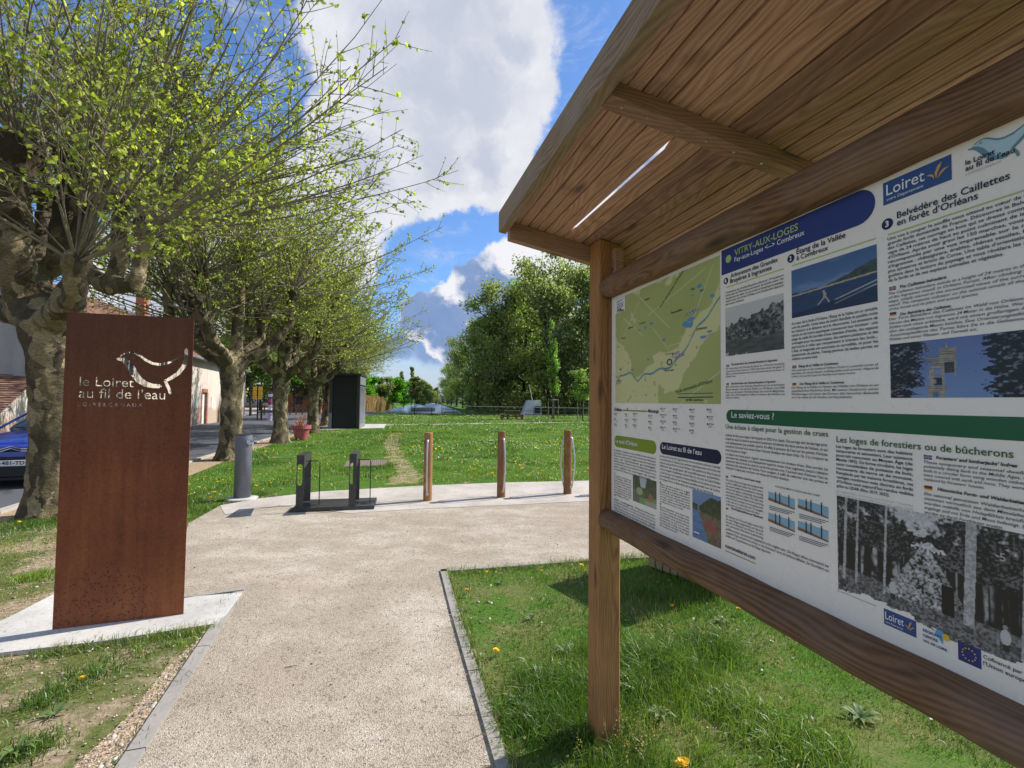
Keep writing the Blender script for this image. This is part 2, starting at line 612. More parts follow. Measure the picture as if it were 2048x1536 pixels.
EARTH = mat('turf_ground', rough=1.0, spec=0.1, build=earth_b)


def soil_b(t, b, co):
    g = t.new('ShaderNodeNewGeometry')
    P = g.outputs['Position']
    n2 = t.noise(P, 30, 5, 0.7)
    v = t.vor(P, 80, out=1)
    s = t.new('ShaderNodeSeparateColor'); t.link(v, s.inputs[0])
    col = t.ramp(n2, [(0.35, (0.24, 0.165, 0.10)), (0.5, (0.36, 0.265, 0.17)), (0.68, (0.52, 0.42, 0.30))])
    col = t.mix(1.0, col, t.ramp(s.outputs[0], [(0, 0.6), (1, 1.35)]), 'MULTIPLY')
    t.link(col, b.inputs['Base Color'])
    t.link(t.bump(t.math('ADD', n2, t.vor(P, 80)), 0.7, 0.01), b.inputs['Normal'])


SOIL = mat('bare_soil', rough=1.0, spec=0.1, build=soil_b)


def attr_leaf(name, rough=0.6, transl=0.45, var=0.35, spec=0.4, tint=(1, 1, 1)):
    m = bpy.data.materials.new(name)
    m.use_nodes = True
    t = NT(m.node_tree)
    b = m.node_tree.nodes['Principled BSDF']
    out = m.node_tree.nodes['Material Output']
    at = t.new('ShaderNodeAttribute', attribute_name='Col')
    g = t.new('ShaderNodeNewGeometry')
    r = t.maprange(g.outputs['Random Per Island'], 0, 1, 1 - var, 1 + var)
    col = t.vmath('SCALE', at.outputs['Color'], r)
    col = t.vmath('MULTIPLY', col, tint)
    t.link(col, b.inputs['Base Color'])
    b.inputs['Roughness'].default_value = rough
    b.inputs['Specular IOR Level'].default_value = spec
    tr = t.new('ShaderNodeBsdfTranslucent')
    t.link(t.vmath('MULTIPLY', col, (1.3, 1.35, 0.8)), tr.inputs['Color'])
    mx = t.new('ShaderNodeMixShader')
    mx.inputs[0].default_value = transl
    t.link(b.outputs[0], mx.inputs[1]); t.link(tr.outputs[0], mx.inputs[2])
    t.link(mx.outputs[0], out.inputs['Surface'])
    return m


GRASSM = attr_leaf('grass_blades', 0.42, 0.35, 0.35, 0.6)
LEAFM = attr_leaf('leaves', 0.55, 0.5, 0.35)
FARLEAF = attr_leaf('far_leaves', 0.6, 0.62, 0.3, 0.3)
PETALM = attr_leaf('petals', 0.7, 0.3, 0.1)


def bark_b(t, b, co):
    O = co.outputs['Object']
    d = t.noise(O, 3.0, 3, 0.6, out=1)
    v = t.vmath('ADD', O, t.vmath('SCALE', d, 0.35))
    p = t.vor(t.mapping(v, (1, 1, 0.6)), 7.5, out=1)
    s = t.new('ShaderNodeSeparateColor'); t.link(p, s.inputs[0])
    col = t.ramp(s.outputs[0], [(0.0, (0.06, 0.045, 0.03)), (0.3, (0.135, 0.10, 0.055)), (0.5, (0.225, 0.175, 0.09)), (0.72, (0.36, 0.29, 0.165)), (0.9, (0.50, 0.40, 0.24))], 'CONSTANT')
    soft = t.ramp(t.noise(v, 6, 6, 0.7), [(0.3, (0.07, 0.052, 0.035)), (0.5, (0.17, 0.145, 0.09)), (0.7, (0.32, 0.28, 0.19))])
    col = t.mix(0.28, col, soft)
    moss = t.maprange(t.noise(v, 2.0, 4, 0.6), 0.5, 0.65, 0, 0.4)
    col = t.mix(moss, col, (0.12, 0.12, 0.045))
    f = t.noise(t.mapping(O, (1, 1, 2.0)), 25, 5, 0.7)
    col = t.mix(t.maprange(f, .35, .6, 0.55, 0), col, (0.035, 0.027, 0.02))
    # rough dark burrs at the pollard heads, from about 3.2 m up
    sep = t.new('ShaderNodeSeparateXYZ'); t.link(O, sep.inputs[0])
    bz = t.maprange(t.math('ADD', sep.outputs[2], t.math('MULTIPLY', t.noise(O, 1.7, 3, .6), 2.2)), 4.6, 5.4, 0, .8, True)
    col = t.mix(bz, col, (0.045, 0.034, 0.025))
    t.link(col, b.inputs['Base Color'])
    t.link(t.bump(t.math('ADD', f, t.math('MULTIPLY', t.noise(v, 8, 4, 0.6), 1.5)), 0.8, 0.03), b.inputs['Normal'])


BARK = mat('plane_bark', rough=0.9, spec=0.15, build=bark_b)
BARKD = simple_worn('dark_bark', (0.060, 0.048, 0.038), 0.95, 0, 0.45, 3, 0.6, spec=0.1)
TWIGM = simple_worn('shoot_bark', (0.19, 0.165, 0.115), 0.75, 0, 0.4, 4, 0.2, spec=0.2)

# ================================================================== THE GROUND
# outlines as world XY, measured on the ground plane
def GP(pts, z=0.0): return [tuple(G(x, y, z).xy) for x, y in pts]

BANK_Y = 61.0
CW, CE = -20.5, -4.0            # canal edges at BANK_Y
CDX = -0.172                    # canal drift per metre


def ground_sheet():
    bm = bmesh.new()
    def q(*p):
        vs = [bm.verts.new((a, b_, c)) for a, b_, c in p]
        bm.faces.new(vs)
    Y2 = 1200
    L2, R2 = CW + CDX * (Y2 - BANK_Y), CE + CDX * (Y2 - BANK_Y)
    q((-900, -300, 0), (900, -300, 0), (900, BANK_Y, 0), (-900, BANK_Y, 0))
    q((-900, BANK_Y, 0), (CW, BANK_Y, 0), (L2, Y2, 0), (-1500, Y2, 0))
    q((CE, BANK_Y, 0), (900, BANK_Y, 0), (1500, Y2, 0), (R2, Y2, 0))
    q((-1500, Y2, 0), (1500, Y2, 0), (2500, 4500, 0), (-2500, 4500, 0))
    # sloping banks down to below the water
    q((CW, BANK_Y, 0), (CE, BANK_Y, 0), (CE - 1, BANK_Y + 1.2, -1.1), (CW + 1, BANK_Y + 1.2, -1.1))
    q((CW, BANK_Y, 0), (CW + 1, BANK_Y + 1.2, -1.1), (L2 + 1, Y2, -1.1), (L2, Y2, 0))
    q((CE, BANK_Y, 0), (R2, Y2, 0), (R2 - 1, Y2, -1.1), (CE - 1, BANK_Y + 1.2, -1.1))
    q((CW + 1, BANK_Y + 1.2, -1.1), (CE - 1, BANK_Y + 1.2, -1.1), (R2 - 1, Y2, -1.1), (L2 + 1, Y2, -1.1))
    q((L2, Y2, 0), (L2 + 1, Y2, -1.1), (R2 - 1, Y2, -1.1), (R2, Y2, 0))
    bmesh.ops.remove_doubles(bm, verts=bm.verts, dist=0.001)
    return tag(obj('ground', bm, EARTH), 'grass covered ground reaching from the paths to the canal banks', kind='structure')


ground_sheet()

WATER = mat('canal_water', (0.09, 0.15, 0.25), 0.20, 0, 0.5,
            build=lambda t, b, co: t.link(t.bump(t.noise(t.mapping(co.outputs['Object'], (0.6, 0.25, 1)), 1.5, 4, 0.6), 0.10, 0.12), b.inputs['Normal']))
Yw = 1199.0
tag(poly_sheet('canal_water', [(CW + .3, BANK_Y + .35), (CE - .3, BANK_Y + .35), (CE + CDX * (Yw - BANK_Y) - .3, Yw), (CW + CDX * (Yw - BANK_Y) + .3, Yw)], -0.42, WATER),
    'still canal water reflecting the sky beyond the lawn', kind='structure')

# gravel plaza + path (one sheet)
plaza_px = [(257, 1560), (489, 1184), (368, 1200), (366, 1100), (376, 1048), (440, 1012), (520, 998), (640, 984), (850, 972), (1000, 966),
            (1180, 962), (1500, 950), (2300, 935), (2600, 1075), (1900, 1082), (1500, 1098), (1180, 1121), (880, 1143), (902, 1230), (997, 1560)]
PLAZA = GP(plaza_px)
ll = G(257, 1560); rr = G(997, 1560)
dl = (G(257, 1560) - G(489, 1184)).normalized(); dr = (G(997, 1560) - G(902, 1230)).normalized()
PLAZA = [tuple((ll + dl * 6).xy)] + PLAZA + [tuple((rr + dr * 6).xy)]
plaza = tag(poly_sheet('gravel_path', PLAZA, 0.006, GRAVEL), 'pinkish beige compacted gravel path widening into a plaza', kind='structure')
# pale concrete strip along the lawn edge of the plaza, where posts stand
strip_px = [(440, 1012), (520, 998), (640, 984), (850, 972), (1000, 966), (1180, 962), (1500, 950), (2300, 935), (2380, 985), (1500, 998), (1180, 1003), (1000, 1012), (850, 1018), (700, 1028), (560, 1012), (450, 1030)]
tag(poly_sheet('concrete_strip', GP(strip_px), 0.010, CONC_STRIP), 'pale concrete strip between gravel and lawn under the posts', kind='structure')
# slab under the rust-coloured totem
pad_px = [(-60, 1322), (200, 1292), (428, 1256), (452, 1236), (484, 1192), (370, 1202), (240, 1205), (106, 1196), (30, 1236), (-60, 1280)]
PAD = GP(pad_px)
tag(poly_sheet('concrete_slab', PAD, 0.03, CONCRETE, thick=0.028), 'white concrete slab under the rusty steel totem', kind='structure')
# small gravel triangle to the right of the slab is part of the path; bare soil patch left of edging
soil_px = [(412, 1262), (445, 1238), (240, 1560), (120, 1560), (250, 1440), (330, 1340)]
tag(poly_sheet('bare_soil', GP(soil_px), 0.004, SOIL), 'strip of bare stony soil beside the left path edging', kind='structure')


def edging(px_a, px_b, width, side, n, up=0.022):
    a, b = G(*px_a), G(*px_b)
    d = (b - a); L = d.length; d.normalize()
    nrm = Vector((-d.y, d.x, 0)) * side
    for i in range(n):
        s0, s1 = L * i / n + 0.004, L * (i + 1) / n - 0.004
        bm = bmesh.new()
        jz = random.uniform(-.002, .003)
        pts = [a + d * s0, a + d * s1, a + d * s1 + nrm * width, a + d * s0 + nrm * width]
        lo = [bm.verts.new((p.x, p.y, -0.05)) for p in pts]
        hi = [bm.verts.new((p.x, p.y, up + jz)) for p in pts]
        bm.faces.new(hi); bm.faces.new(lo[::-1])
        for k in range(4): bm.faces.new((lo[k], lo[(k + 1) % 4], hi[(k + 1) % 4], hi[k]))
        obj('edging_stone', bm, CONC_EDGE, plaza, bevel=0.003)


def edging_w(a, b, width, side, n, up=0.022):
    pa = a; pb = b
    d = (pb - pa); L = d.length; d.normalize()
    nrm = Vector((-d.y, d.x, 0)) * side
    for i in range(n):
        s0, s1 = L * i / n + 0.004, L * (i + 1) / n - 0.004
        bm = bmesh.new()
        pts = [pa + d * s0, pa + d * s1, pa + d * s1 + nrm * width, pa + d * s0 + nrm * width]
        lo = [bm.verts.new((p.x, p.y, -0.05)) for p in pts]
        hi = [bm.verts.new((p.x, p.y, up)) for p in pts]
        bm.faces.new(hi); bm.faces.new(lo[::-1])
        for k in range(4): bm.faces.new((lo[k], lo[(k + 1) % 4], hi[(k + 1) % 4], hi[k]))
        obj('edging_stone', bm, CONC_EDGE, plaza, bevel=0.003)


La, Lb = G(489, 1184), G(257, 1560)
edging_w(La, La + (Lb - La) * 2.3, 0.075, -1, 5)
Ra, Rb, Rc = G(880, 1143), G(902, 1230), G(997, 1560)
edging_w(Ra, Rb, 0.06, 1, 1)
edging_w(Rb, Rb + (Rc - Rb) * 2.0, 0.06, 1, 4)
edging_w(G(880, 1143), G(1180, 1121), 0.06, -1, 2)
edging_w(G(1180, 1121), G(1900, 1082), 0.06, -1, 3)
edging_w(G(366, 1204), G(489, 1186), 0.05, 1, 1, up=0.03)

# road: runs away left of the trees, kerbed
road_near = [(-400, 1130), (0, 1030), (65, 1009), (385, 925), (520, 884), (640, 852), (700, 838), (760, 826)]
road_far = [(700, 818), (600, 818), (545, 814), (520, 822), (487, 832), (385, 850), (200, 868), (-100, 905), (-900, 960)]
ROAD = GP(road_near) + GP(road_far)
ROAD[0:0] = [(-14, 2.0)]
ROAD.append((-30, 2.0))
road = tag(poly_sheet('road', ROAD, 0.006, ASPHALT), 'grey asphalt road passing left of the tree row', kind='structure')
# earth and brick verge between kerb and lawn
verge_px = [(-250, 1120), (0, 1052), (62, 1032), (380, 952), (470, 915), (545, 888), (640, 856), (700, 842), (640, 852), (520, 884), (385, 925), (65, 1009), (0, 1030), (-400, 1130)]
VERGE = GP(verge_px)
tag(poly_sheet('verge', VERGE, 0.008, SOIL), 'strip of trodden earth along the road kerb', kind='structure')
KERBM = mat('kerb_stone', rough=0.9, spec=0.2, build=lambda t, b, co: concrete_b(t, b, co, (0.40, 0.37, 0.33)))


def kerb_line(pts, width, up, parent, step=1.0, name='kerb_stone'):
    P = [Vector((*p, 0)) for p in pts]
    for a, b in zip(P, P[1:]):
        d = b - a; L = d.length
        if L < 0.05: continue
        d.normalize(); nrm = Vector((-d.y, d.x, 0))
        n = max(1, int(round(L / step)))
        for i in range(n):
            s0, s1 = L * i / n + .006, L * (i + 1) / n - .006
            bm = bmesh.new()
            q = [a + d * s0, a + d * s1, a + d * s1 + nrm * width, a + d * s0 + nrm * width]
            lo = [bm.verts.new((p.x, p.y, -0.05)) for p in q]
            hi = [bm.verts.new((p.x, p.y, up)) for p in q]
            bm.faces.new(hi); bm.faces.new(lo[::-1])
            for k in range(4): bm.faces.new((lo[k], lo[(k + 1) % 4], hi[(k + 1) % 4], hi[k]))
            obj(name, bm, KERBM, parent)


kerb_line(GP([(-200, 1082), (0, 1030), (65, 1009), (385, 925), (520, 884), (640, 852)]), 0.12, 0.05, road)
kerb_line(GP([(487, 832), (385, 850), (200, 868)]), 0.14, 0.12, road, 2.0)
# pavement along the house
pav_px = [(200, 868), (385, 850), (487, 832), (520, 822), (545, 816), (470, 828), (380, 845), (190, 860)]
tag(poly_sheet('pavement', GP([(-300, 935), (200, 868), (385, 850), (487, 832), (545, 820), (560, 812), (480, 812), (380, 836), (190, 850), (-500, 905)]), 0.10, CONC_STRIP, thick=0.09),
    'narrow pale pavement at the foot of the house', kind='structure')
# sandy square across the road
tag(poly_sheet('forecourt', GP([(480, 822), (545, 812), (640, 812), (720, 814), (720, 806), (480, 806)]), 0.012, CONC_STRIP),
    'pale sandy ground across the road behind the yellow signs', kind='structure')
# worn track across the lawn + slab before the cabin
wear_px = [(770, 968), (850, 968), (838, 940), (806, 915), (800, 880), (806, 866), (780, 866), (768, 885), (772, 915), (800, 945)]
WEAR = GP(wear_px)
_w = []
for i_ in range(len(WEAR)):
    a_, b_ = Vector(WEAR[i_]), Vector(WEAR[(i_ + 1) % len(WEAR)])
    n_ = max(2, int((b_ - a_).length / .18))
    for k_ in range(n_):
        p_ = a_.lerp(b_, k_ / n_); _w.append((p_.x + random.uniform(-.10, .10), p_.y + random.uniform(-.10, .10)))


def worn_b(t, b, co):
    g = t.new('ShaderNodeNewGeometry'); P = g.outputs['Position']
    n2 = t.noise(P, 30, 5, 0.7)
    soil = t.ramp(n2, [(0.35, (0.20, 0.15, 0.09)), (0.5, (0.30, 0.23, 0.14)), (0.68, (0.42, 0.34, 0.23))])
    grs = t.ramp(n2, [(0.3, (0.05, 0.10, 0.015)), (0.6, (0.11, 0.17, 0.03))])
    m = t.maprange(t.noise(P, 3.2, 6, 0.75), 0.46, 0.58, 0, 1)
    t.link(t.mix(m, soil, grs), b.inputs['Base Color'])
    t.link(t.bump(n2, 0.6, 0.01), b.inputs['Normal'])


WORN = mat('worn_turf', rough=1.0, spec=.1, build=worn_b)
tag(poly_sheet('worn_track', _w, 0.004, WORN), 'trodden bare earth track crossing the lawn', kind='structure')
slab_px = [(716, 858), (768, 855), (771, 849), (726, 848)]
tag(poly_sheet('cabin_slab', GP([(640, 860), (768, 856), (772, 848.5), (650, 849)]), 0.02, CONCRETE, thick=0.018), 'concrete slab before the dark louvred cabin', kind='structure')
tag(poly_sheet('lawn_path', GP([(768, 851), (1100, 846), (1500, 842), (1500, 841), (1100, 845), (768, 849.6)]), 0.012, CONC_STRIP), 'thin concrete strip crossing the far lawn', kind='structure')
# ================================================================== INFORMATION KIOSK
P0 = G(1207, 1476)
uv = ray(762, 803); uv.z = 0; uv.normalize()
KX = -uv
KROT = math.atan2(KX.y, KX.x)
kiosk = empty('information_kiosk', (P0.x, P0.y, 0), KROT,
              'wooden information kiosk with sloping plank roof and large printed tourist panel', 'information board')
KM = Matrix.Translation((P0.x, P0.y, 0)) @ Matrix.Rotation(KROT, 4, 'Z')
KMI = KM.inverted()
YF = 0.0


def KP(px, py, y=YF):
    """pixel -> (x, z) on the panel's front plane, in the kiosk's own frame"""
    o = KMI @ CAMP
    d = KMI.to_3x3() @ ray(px, py)
    t = (y - o.y) / d.y
    p = o + d * t
    return (p.x, p.z)


PW = 0.115
XE = 2.06           # centre of the near post
ROOF0, RSL = 2.385, -0.19          # roof underside height at y=0, slope along local y (front, -y, is high)


def rz_(y): return ROOF0 + RSL * y


for cx_ in (0.0, XE):
    bm = bmesh.new()
    box(bm, (cx_, 0, 1.2), (PW, PW, 2.46))
    for v in bm.verts:
        if v.co.z > 2: v.co.z = rz_(v.co.y) + 0.0
    obj('post', bm, W_POST, kiosk, bevel=0.006)


def half_log(name, z0, z1, x0, x1, yfront, yback, m):
    """beam with a rounded front, flat back"""
    bm = bmesh.new()
    h = (z1 - z0) / 2
    prof = [(yback, z0)]
    for k in range(9):
        a = -math.pi / 2 + math.pi * k / 8
        prof.append((yfront + (1 - math.cos(a)) * 0.040, (z0 + z1) / 2 + math.sin(a) * h))
    prof.append((yback, z1))
    n = 24
    rows = []
    for i in range(n + 1):
        x = x0 + (x1 - x0) * i / n
        wob = 0.0015 * math.sin(x * 9.0) + 0.001 * math.sin(x * 23)
        rows.append([bm.verts.new((x, p[0] + (wob if p[0] < yback - .01 else 0), p[1] + wob)) for p in prof])
    for a, b_ in zip(rows, rows[1:]):
        for k in range(len(prof)):
            bm.faces.new((a[k], a[(k + 1) % len(prof)], b_[(k + 1) % len(prof)], b_[k]))
    bm.faces.new(rows[0][::-1]); bm.faces.new(rows[-1])
    o = obj(name, bm, m, kiosk)
    for f in o.data.polygons: f.use_smooth = abs(f.normal.x) < 0.5
    return o


PX0 = PW / 2 + 0.018
PX1 = XE - PW / 2 - 0.018
zt0 = KP(1240, 583)[1]
zb0 = KP(1240, 1028)[1]
PZ0, PZ1 = 1.092, 2.105
half_log('lower_beam', PZ0 - 0.090, PZ0 + 0.004, PW / 2 + .001, XE - PW / 2 - .001, -0.062, 0.05, W_BEAM)
half_log('upper_beam', PZ1 - 0.004, PZ1 + 0.098, PW / 2 + .001, XE - PW / 2 - .001, -0.062, 0.05, W_BEAM)
for a in (PW / 2 + .001, XE - PW / 2 - 0.018):
    obj('frame_strip', bx((a, -0.012, PZ0 + .002), (a + 0.016, 0.045, PZ1 - .002)), W_POST, kiosk, bevel=0.002)

# roof: frame first, then planks, battens and rafters as its pieces
RX0, RX1 = -0.115, XE + 0.115
RYF, RYB = -0.475, 0.42
PT = 0.021


def sloped_box(x0, x1, y0, y1, zlo, zhi):
    """box whose bottom/top follow the roof slope, zlo/zhi relative to the plank underside"""
    bm = bmesh.new()
    vs = []
    for x in (x0, x1):
        for y in (y0, y1):
            for z in (zlo, zhi):
                vs.append(bm.verts.new((x, y, rz_(y) + z)))
    idx = [(0, 1, 3, 2), (4, 6, 7, 5), (0, 4, 5, 1), (2, 3, 7, 6), (0, 2, 6, 4), (1, 5, 7, 3)]
    for f in idx: bm.faces.new([vs[i] for i in f])
    return bm


roof = obj('roof', sloped_box(RX0 - .022, RX1 + .022, RYF - 0.036, RYF - 0.001, -0.040, 0.060), W_FASC, kiosk, bevel=0.004)
obj('fascia_board', sloped_box(RX0 - .022, RX1 + .022, RYB + .001, RYB + 0.03, -0.040, 0.05), W_FASC, roof, bevel=0.004)
edges = [RYF]
w_list = [0.094, 0.086, 0.098, 0.098, 0.098, 0.098, 0.098, 0.098, 0.098]
y = RYF
i = 0
while y < RYB - 0.05:
    w = w_list[i % len(w_list)]
    y1 = min(y + w, RYB)
    gap = 0.0018
    extra = 0.0
    bm = bmesh.new()
    hw = 0.011     # V groove on the lower edges and one bead in the middle
    mid = (y + y1) / 2
    slit = 0.007 if i == 3 else 0.0
    prof = [(y + .0002 + slit, 0.015 if not slit else .003), (y + .0028 + slit, .015 if not slit else .002), (y + .0034 + slit, .002), (y + .007 + slit, 0.0), (mid - .0028, 0.0), (mid - .0016, 0.006), (mid + .0016, 0.006), (mid + .0028, 0.0), (y1 - .007, 0.0), (y1 - .0034, .002), (y1 - .0028, .015), (y1 - .0002, 0.015), (y1 - .0002, PT), (y + .0002 + slit + (.020 if slit else 0), PT)]
    ns = 40
    rows = []
    for k in range(ns + 1):
        x = RX0 + (RX1 - RX0) * k / ns
        wob = 0.0007 * math.sin(x * 5 + i * 2.1)
        op = 0.0
        if slit:
            op = 0.0 if 0.05 < x < 0.84 else (-slit - .0008)
        row = []
        for (yy, zz) in prof:
            y2 = yy
            if op < 0 and yy < mid - .012:
                y2 = yy + op + (-.020 if zz >= PT else 0)
                if zz in (.003,): zz = .015
            row.append(bm.verts.new((x, y2, rz_(y2) + zz + wob)))
        rows.append(row)
    n = len(prof)
    for a, b_ in zip(rows, rows[1:]):
        for k in range(n): bm.faces.new((a[k], a[(k + 1) % n], b_[(k + 1) % n], b_[k]))
    bm.faces.new(rows[0][::-1]); bm.faces.new(rows[-1])
    obj('plank', bm, W_ROOF, roof)
    y = y1
    i += 1
# rafters at the posts, batten at mid span
for x0 in (-PW / 2 - 0.047, XE + PW / 2 + 0.002):
    obj('rafter', sloped_box(x0, x0 + 0.045, RYF + .001, RYB - .001, -0.085, -0.001), W_RAFT, roof, bevel=0.004)
bx0 = KP(1425, 245)[0]
obj('batten', sloped_box(0.93, 0.99, RYF + .001, RYB - .001, -0.045, -0.001), W_RAFT, roof, bevel=0.004)
obj('corner_block', bx((PW / 2 + .001, 0.006, PZ1 + 0.10), (PW / 2 + 0.040, 0.05, 2.345)), W_RAFT, kiosk, bevel=0.003)
bm = bmesh.new()
cyl(bm, (PW / 2 + .02, 0.007, 2.27), (PW / 2 + .02, -0.002, 2.27), 0.008, seg=10)
obj('bolt', bm, GALV, kiosk)
for yy in (-0.43, -0.35, -0.25, -0.155, -0.06, 0.04):
    bm = bmesh.new()
    cyl(bm, (0.962, yy, rz_(yy) - .0445), (0.962, yy, rz_(yy) - .0475), 0.0045, seg=8)
    obj('screw', bm, GALV, roof)

# ---------------------------------------------------------------- panel board
PANELM = simple_worn('panel_white', (0.82, 0.77, 0.69), 0.32, 0, 0.01, 3, 0.02, spec=0.5)
panel = obj('printed_panel', bx((PX0 - .002, YF, PZ0 + .0005), (PX1 + .002, YF + 0.010, PZ1 - .0005)), PANELM, kiosk)


def ink(name, c, rough=0.35): return mat('ink_' + name, c, rough, 0, 0.4)


INK = ink('dark', (0.012, 0.014, 0.03))
INKB = ink('blue', (0.022, 0.035, 0.17))
INKN = ink('navy', (0.008, 0.010, 0.045))
INKG = ink('green', (0.012, 0.105, 0.042))
INKGT = ink('green_text', (0.02, 0.11, 0.035))
INKL = ink('lime', (0.21, 0.29, 0.02))
INKLP = ink('pale_lime', (0.42, 0.52, 0.16))
INKW = ink('white', (0.80, 0.80, 0.78))
INKBL = ink('logo_blue', (0.03, 0.075, 0.23))
INKO = ink('ochre', (0.55, 0.33, 0.10))
INKT = ink('teal', (0.12, 0.24, 0.27))
INKTL = ink('pale_teal', (0.42, 0.60, 0.66))
INKR = ink('red', (0.40, 0.03, 0.03))
INKY = ink('yellow', (0.70, 0.45, 0.03))
INKK = ink('black', (0.01, 0.01, 0.01))
INKS = ink('sky_blue', (0.10, 0.32, 0.62))
INKWA = ink('water', (0.25, 0.42, 0.52))
INKBR = ink('brown', (0.22, 0.12, 0.07))
INKGR = ink('grey', (0.45, 0.45, 0.43))

_fc = {}


def glyphs(s, bold=0.0, shear=0.0):
    """-> verts (n,2), tris, width"""
    key = (s, bold, shear)
    if key in _fc: return _fc[key]
    cu = bpy.data.curves.new('t', 'FONT')
    cu.body = s
    cu.size = 1.0
    cu.resolution_u = 2 if len(s) > 26 else 4
    cu.offset = bold
    cu.shear = shear
    cu.fill_mode = 'FRONT'
    o = bpy.data.objects.new('t', cu)
    me = o.to_mesh()
    me.calc_loop_triangles()
    V = np.zeros(len(me.vertices) * 3, np.float32)
    me.vertices.foreach_get('co', V)
    V = V.reshape(-1, 3)[:, :2].copy()
    T = np.zeros(len(me.loop_triangles) * 3, np.int32)
    me.loop_triangles.foreach_get('vertices', T)
    T = T.reshape(-1, 3).copy()
    o.to_mesh_clear()
    bpy.data.objects.remove(o)
    bpy.data.curves.remove(cu)
    if len(V) == 0:
        V = np.zeros((3, 2), np.float32); T = np.array([[0, 1, 2]])
    _fc[key] = (V, T)
    return V, T


class Print:
    """collects flat shapes on a plane; build() gives one mesh"""
    def __init__(s, y): s.V = []; s.T = []; s.n = 0; s.y = y

    def add(s, V2, T):
        V = np.zeros((len(V2), 3), np.float32)
        V[:, 0] = V2[:, 0]; V[:, 1] = s.y; V[:, 2] = V2[:, 1]
        s.V.append(V); s.T.append(np.asarray(T, np.int32) + s.n); s.n += len(V)

    def poly(s, pts):
        from mathutils.geometry import tessellate_polygon
        tr = tessellate_polygon([[Vector((p[0], p[1], 0)) for p in pts]])
        s.add(np.array(pts, np.float32), np.array(tr))
        return s

    def rect(s, x0, z0, x1, z1): return s.poly([(x0, z0), (x1, z0), (x1, z1), (x0, z1)])

    def pill(s, x0, z0, x1, z1, left=True, right=True, n=10):
        r = (z1 - z0) / 2; zc = (z0 + z1) / 2
        pts = []
        if right: pts += [(x1 - r + r * math.cos(a), zc + r * math.sin(a)) for a in [-math.pi / 2 + math.pi * k / n for k in range(n + 1)]]
        else: pts += [(x1, z0), (x1, z1)]
        if left: pts += [(x0 + r + r * math.cos(a), zc + r * math.sin(a)) for a in [math.pi / 2 + math.pi * k / n for k in range(n + 1)]]
        else: pts += [(x0, z1), (x0, z0)]
        return s.poly(pts)

    def disc(s, x, z, r, n=20): return s.poly([(x + r * math.cos(2 * math.pi * k / n), z + r * math.sin(2 * math.pi * k / n)) for k in range(n)])

    def stroke(s, pts, w):
        """polyline with per-point width"""
        P = [Vector((p[0], p[1])) for p in pts]
        if not hasattr(w, '__len__'): w = [w] * len(P)
        L, R = [], []
        for i, p in enumerate(P):
            d = (P[min(i + 1, len(P) - 1)] - P[max(i - 1, 0)]).normalized()
            n = Vector((-d.y, d.x)) * w[i] / 2
            L.append(p + n); R.append(p - n)
        return s.poly([tuple(p) for p in L] + [tuple(p) for p in R[::-1]])

    def text(s, t, x, z, width=None, h=None, bold=0.0, shear=0.0):
        V, T = glyphs(t, bold, shear)
        w0 = V[:, 0].max() - V[:, 0].min()
        if width is not None:
            sx = width / w0
            sy = sx if h is None else h
        else:
            sx = sy = h
        W = V.copy()
        W[:, 0] = (V[:, 0] - V[:, 0].min()) * sx + x
        W[:, 1] = V[:, 1] * sy + z
        s.add(W, T)
        return s

    def build(s, name, m, parent):
        return npmesh(name, np.concatenate(s.V), np.concatenate(s.T), m, parent)


Y1, Y2, Y3, Y4 = YF - .0006, YF - .0012, YF - .0018, YF - .0024


def line_px(name, t, a, b, m, bold=0.0, shear=0.0, y=Y3, parent=None):
    """text whose baseline starts at pixel a and ends at pixel x = b[0]"""
    x0, z0 = KP(*a)
    x1, _ = KP(*b)
    return Print(y).text(t, x0, z0, width=x1 - x0, bold=bold, shear=shear).build(name, m, parent or panel)


def para_px(name, lines, tl, tr, bl, m=INK, bold=0.012, shear=0.0, last=0.6, hscale=0.92):
    """block of justified lines; tl/tr/bl pixels of its top-left, top-right, bottom-left corners"""
    x0, z0 = KP(*tl); x1, _ = KP(*tr); _, z1 = KP(*bl)
    n = len(lines)
    pitch = (z0 - z1) / n
    p = Print(Y3)
    for i, l in enumerate(lines):
        z = z0 - pitch * (i + 0.82)
        if i == n - 1 and last < 1.0:
            p.text(l, x0, z, width=(x1 - x0) * last, h=pitch * hscale, bold=bold, shear=shear)
        else:
            p.text(l, x0, z, width=(x1 - x0), h=pitch * hscale, bold=bold, shear=shear)
    return p.build(name, m, panel)


# header banner
xa, za = KP(1443, 497); xb, zb = KP(1443, 549); xc, _ = KP(1751, 400)
zt, zl = KP(1600, 432)[1], KP(1600, 486)[1]
HB0, HB1 = KP(1500, 528)[1] - .004, KP(1500, 476)[1] - .002
ban = Print(Y1).pill(xa, HB0, xc, HB1, left=False).build('banner', INKB, panel)
line_px('title_text', 'VITRY-AUX-LOGES', (1470, 512), (1597, 460), INKLP, 0.008, parent=ban)
line_px('title_text', 'Fay-aux-Loges <--> Combreux', (1470, 524), (1610, 464), INKW, 0.006, parent=ban)
cx1, cz1 = KP(1458, 518)
Print(Y3).disc(cx1, cz1, 0.0125).build('dot', INKLP, ban)

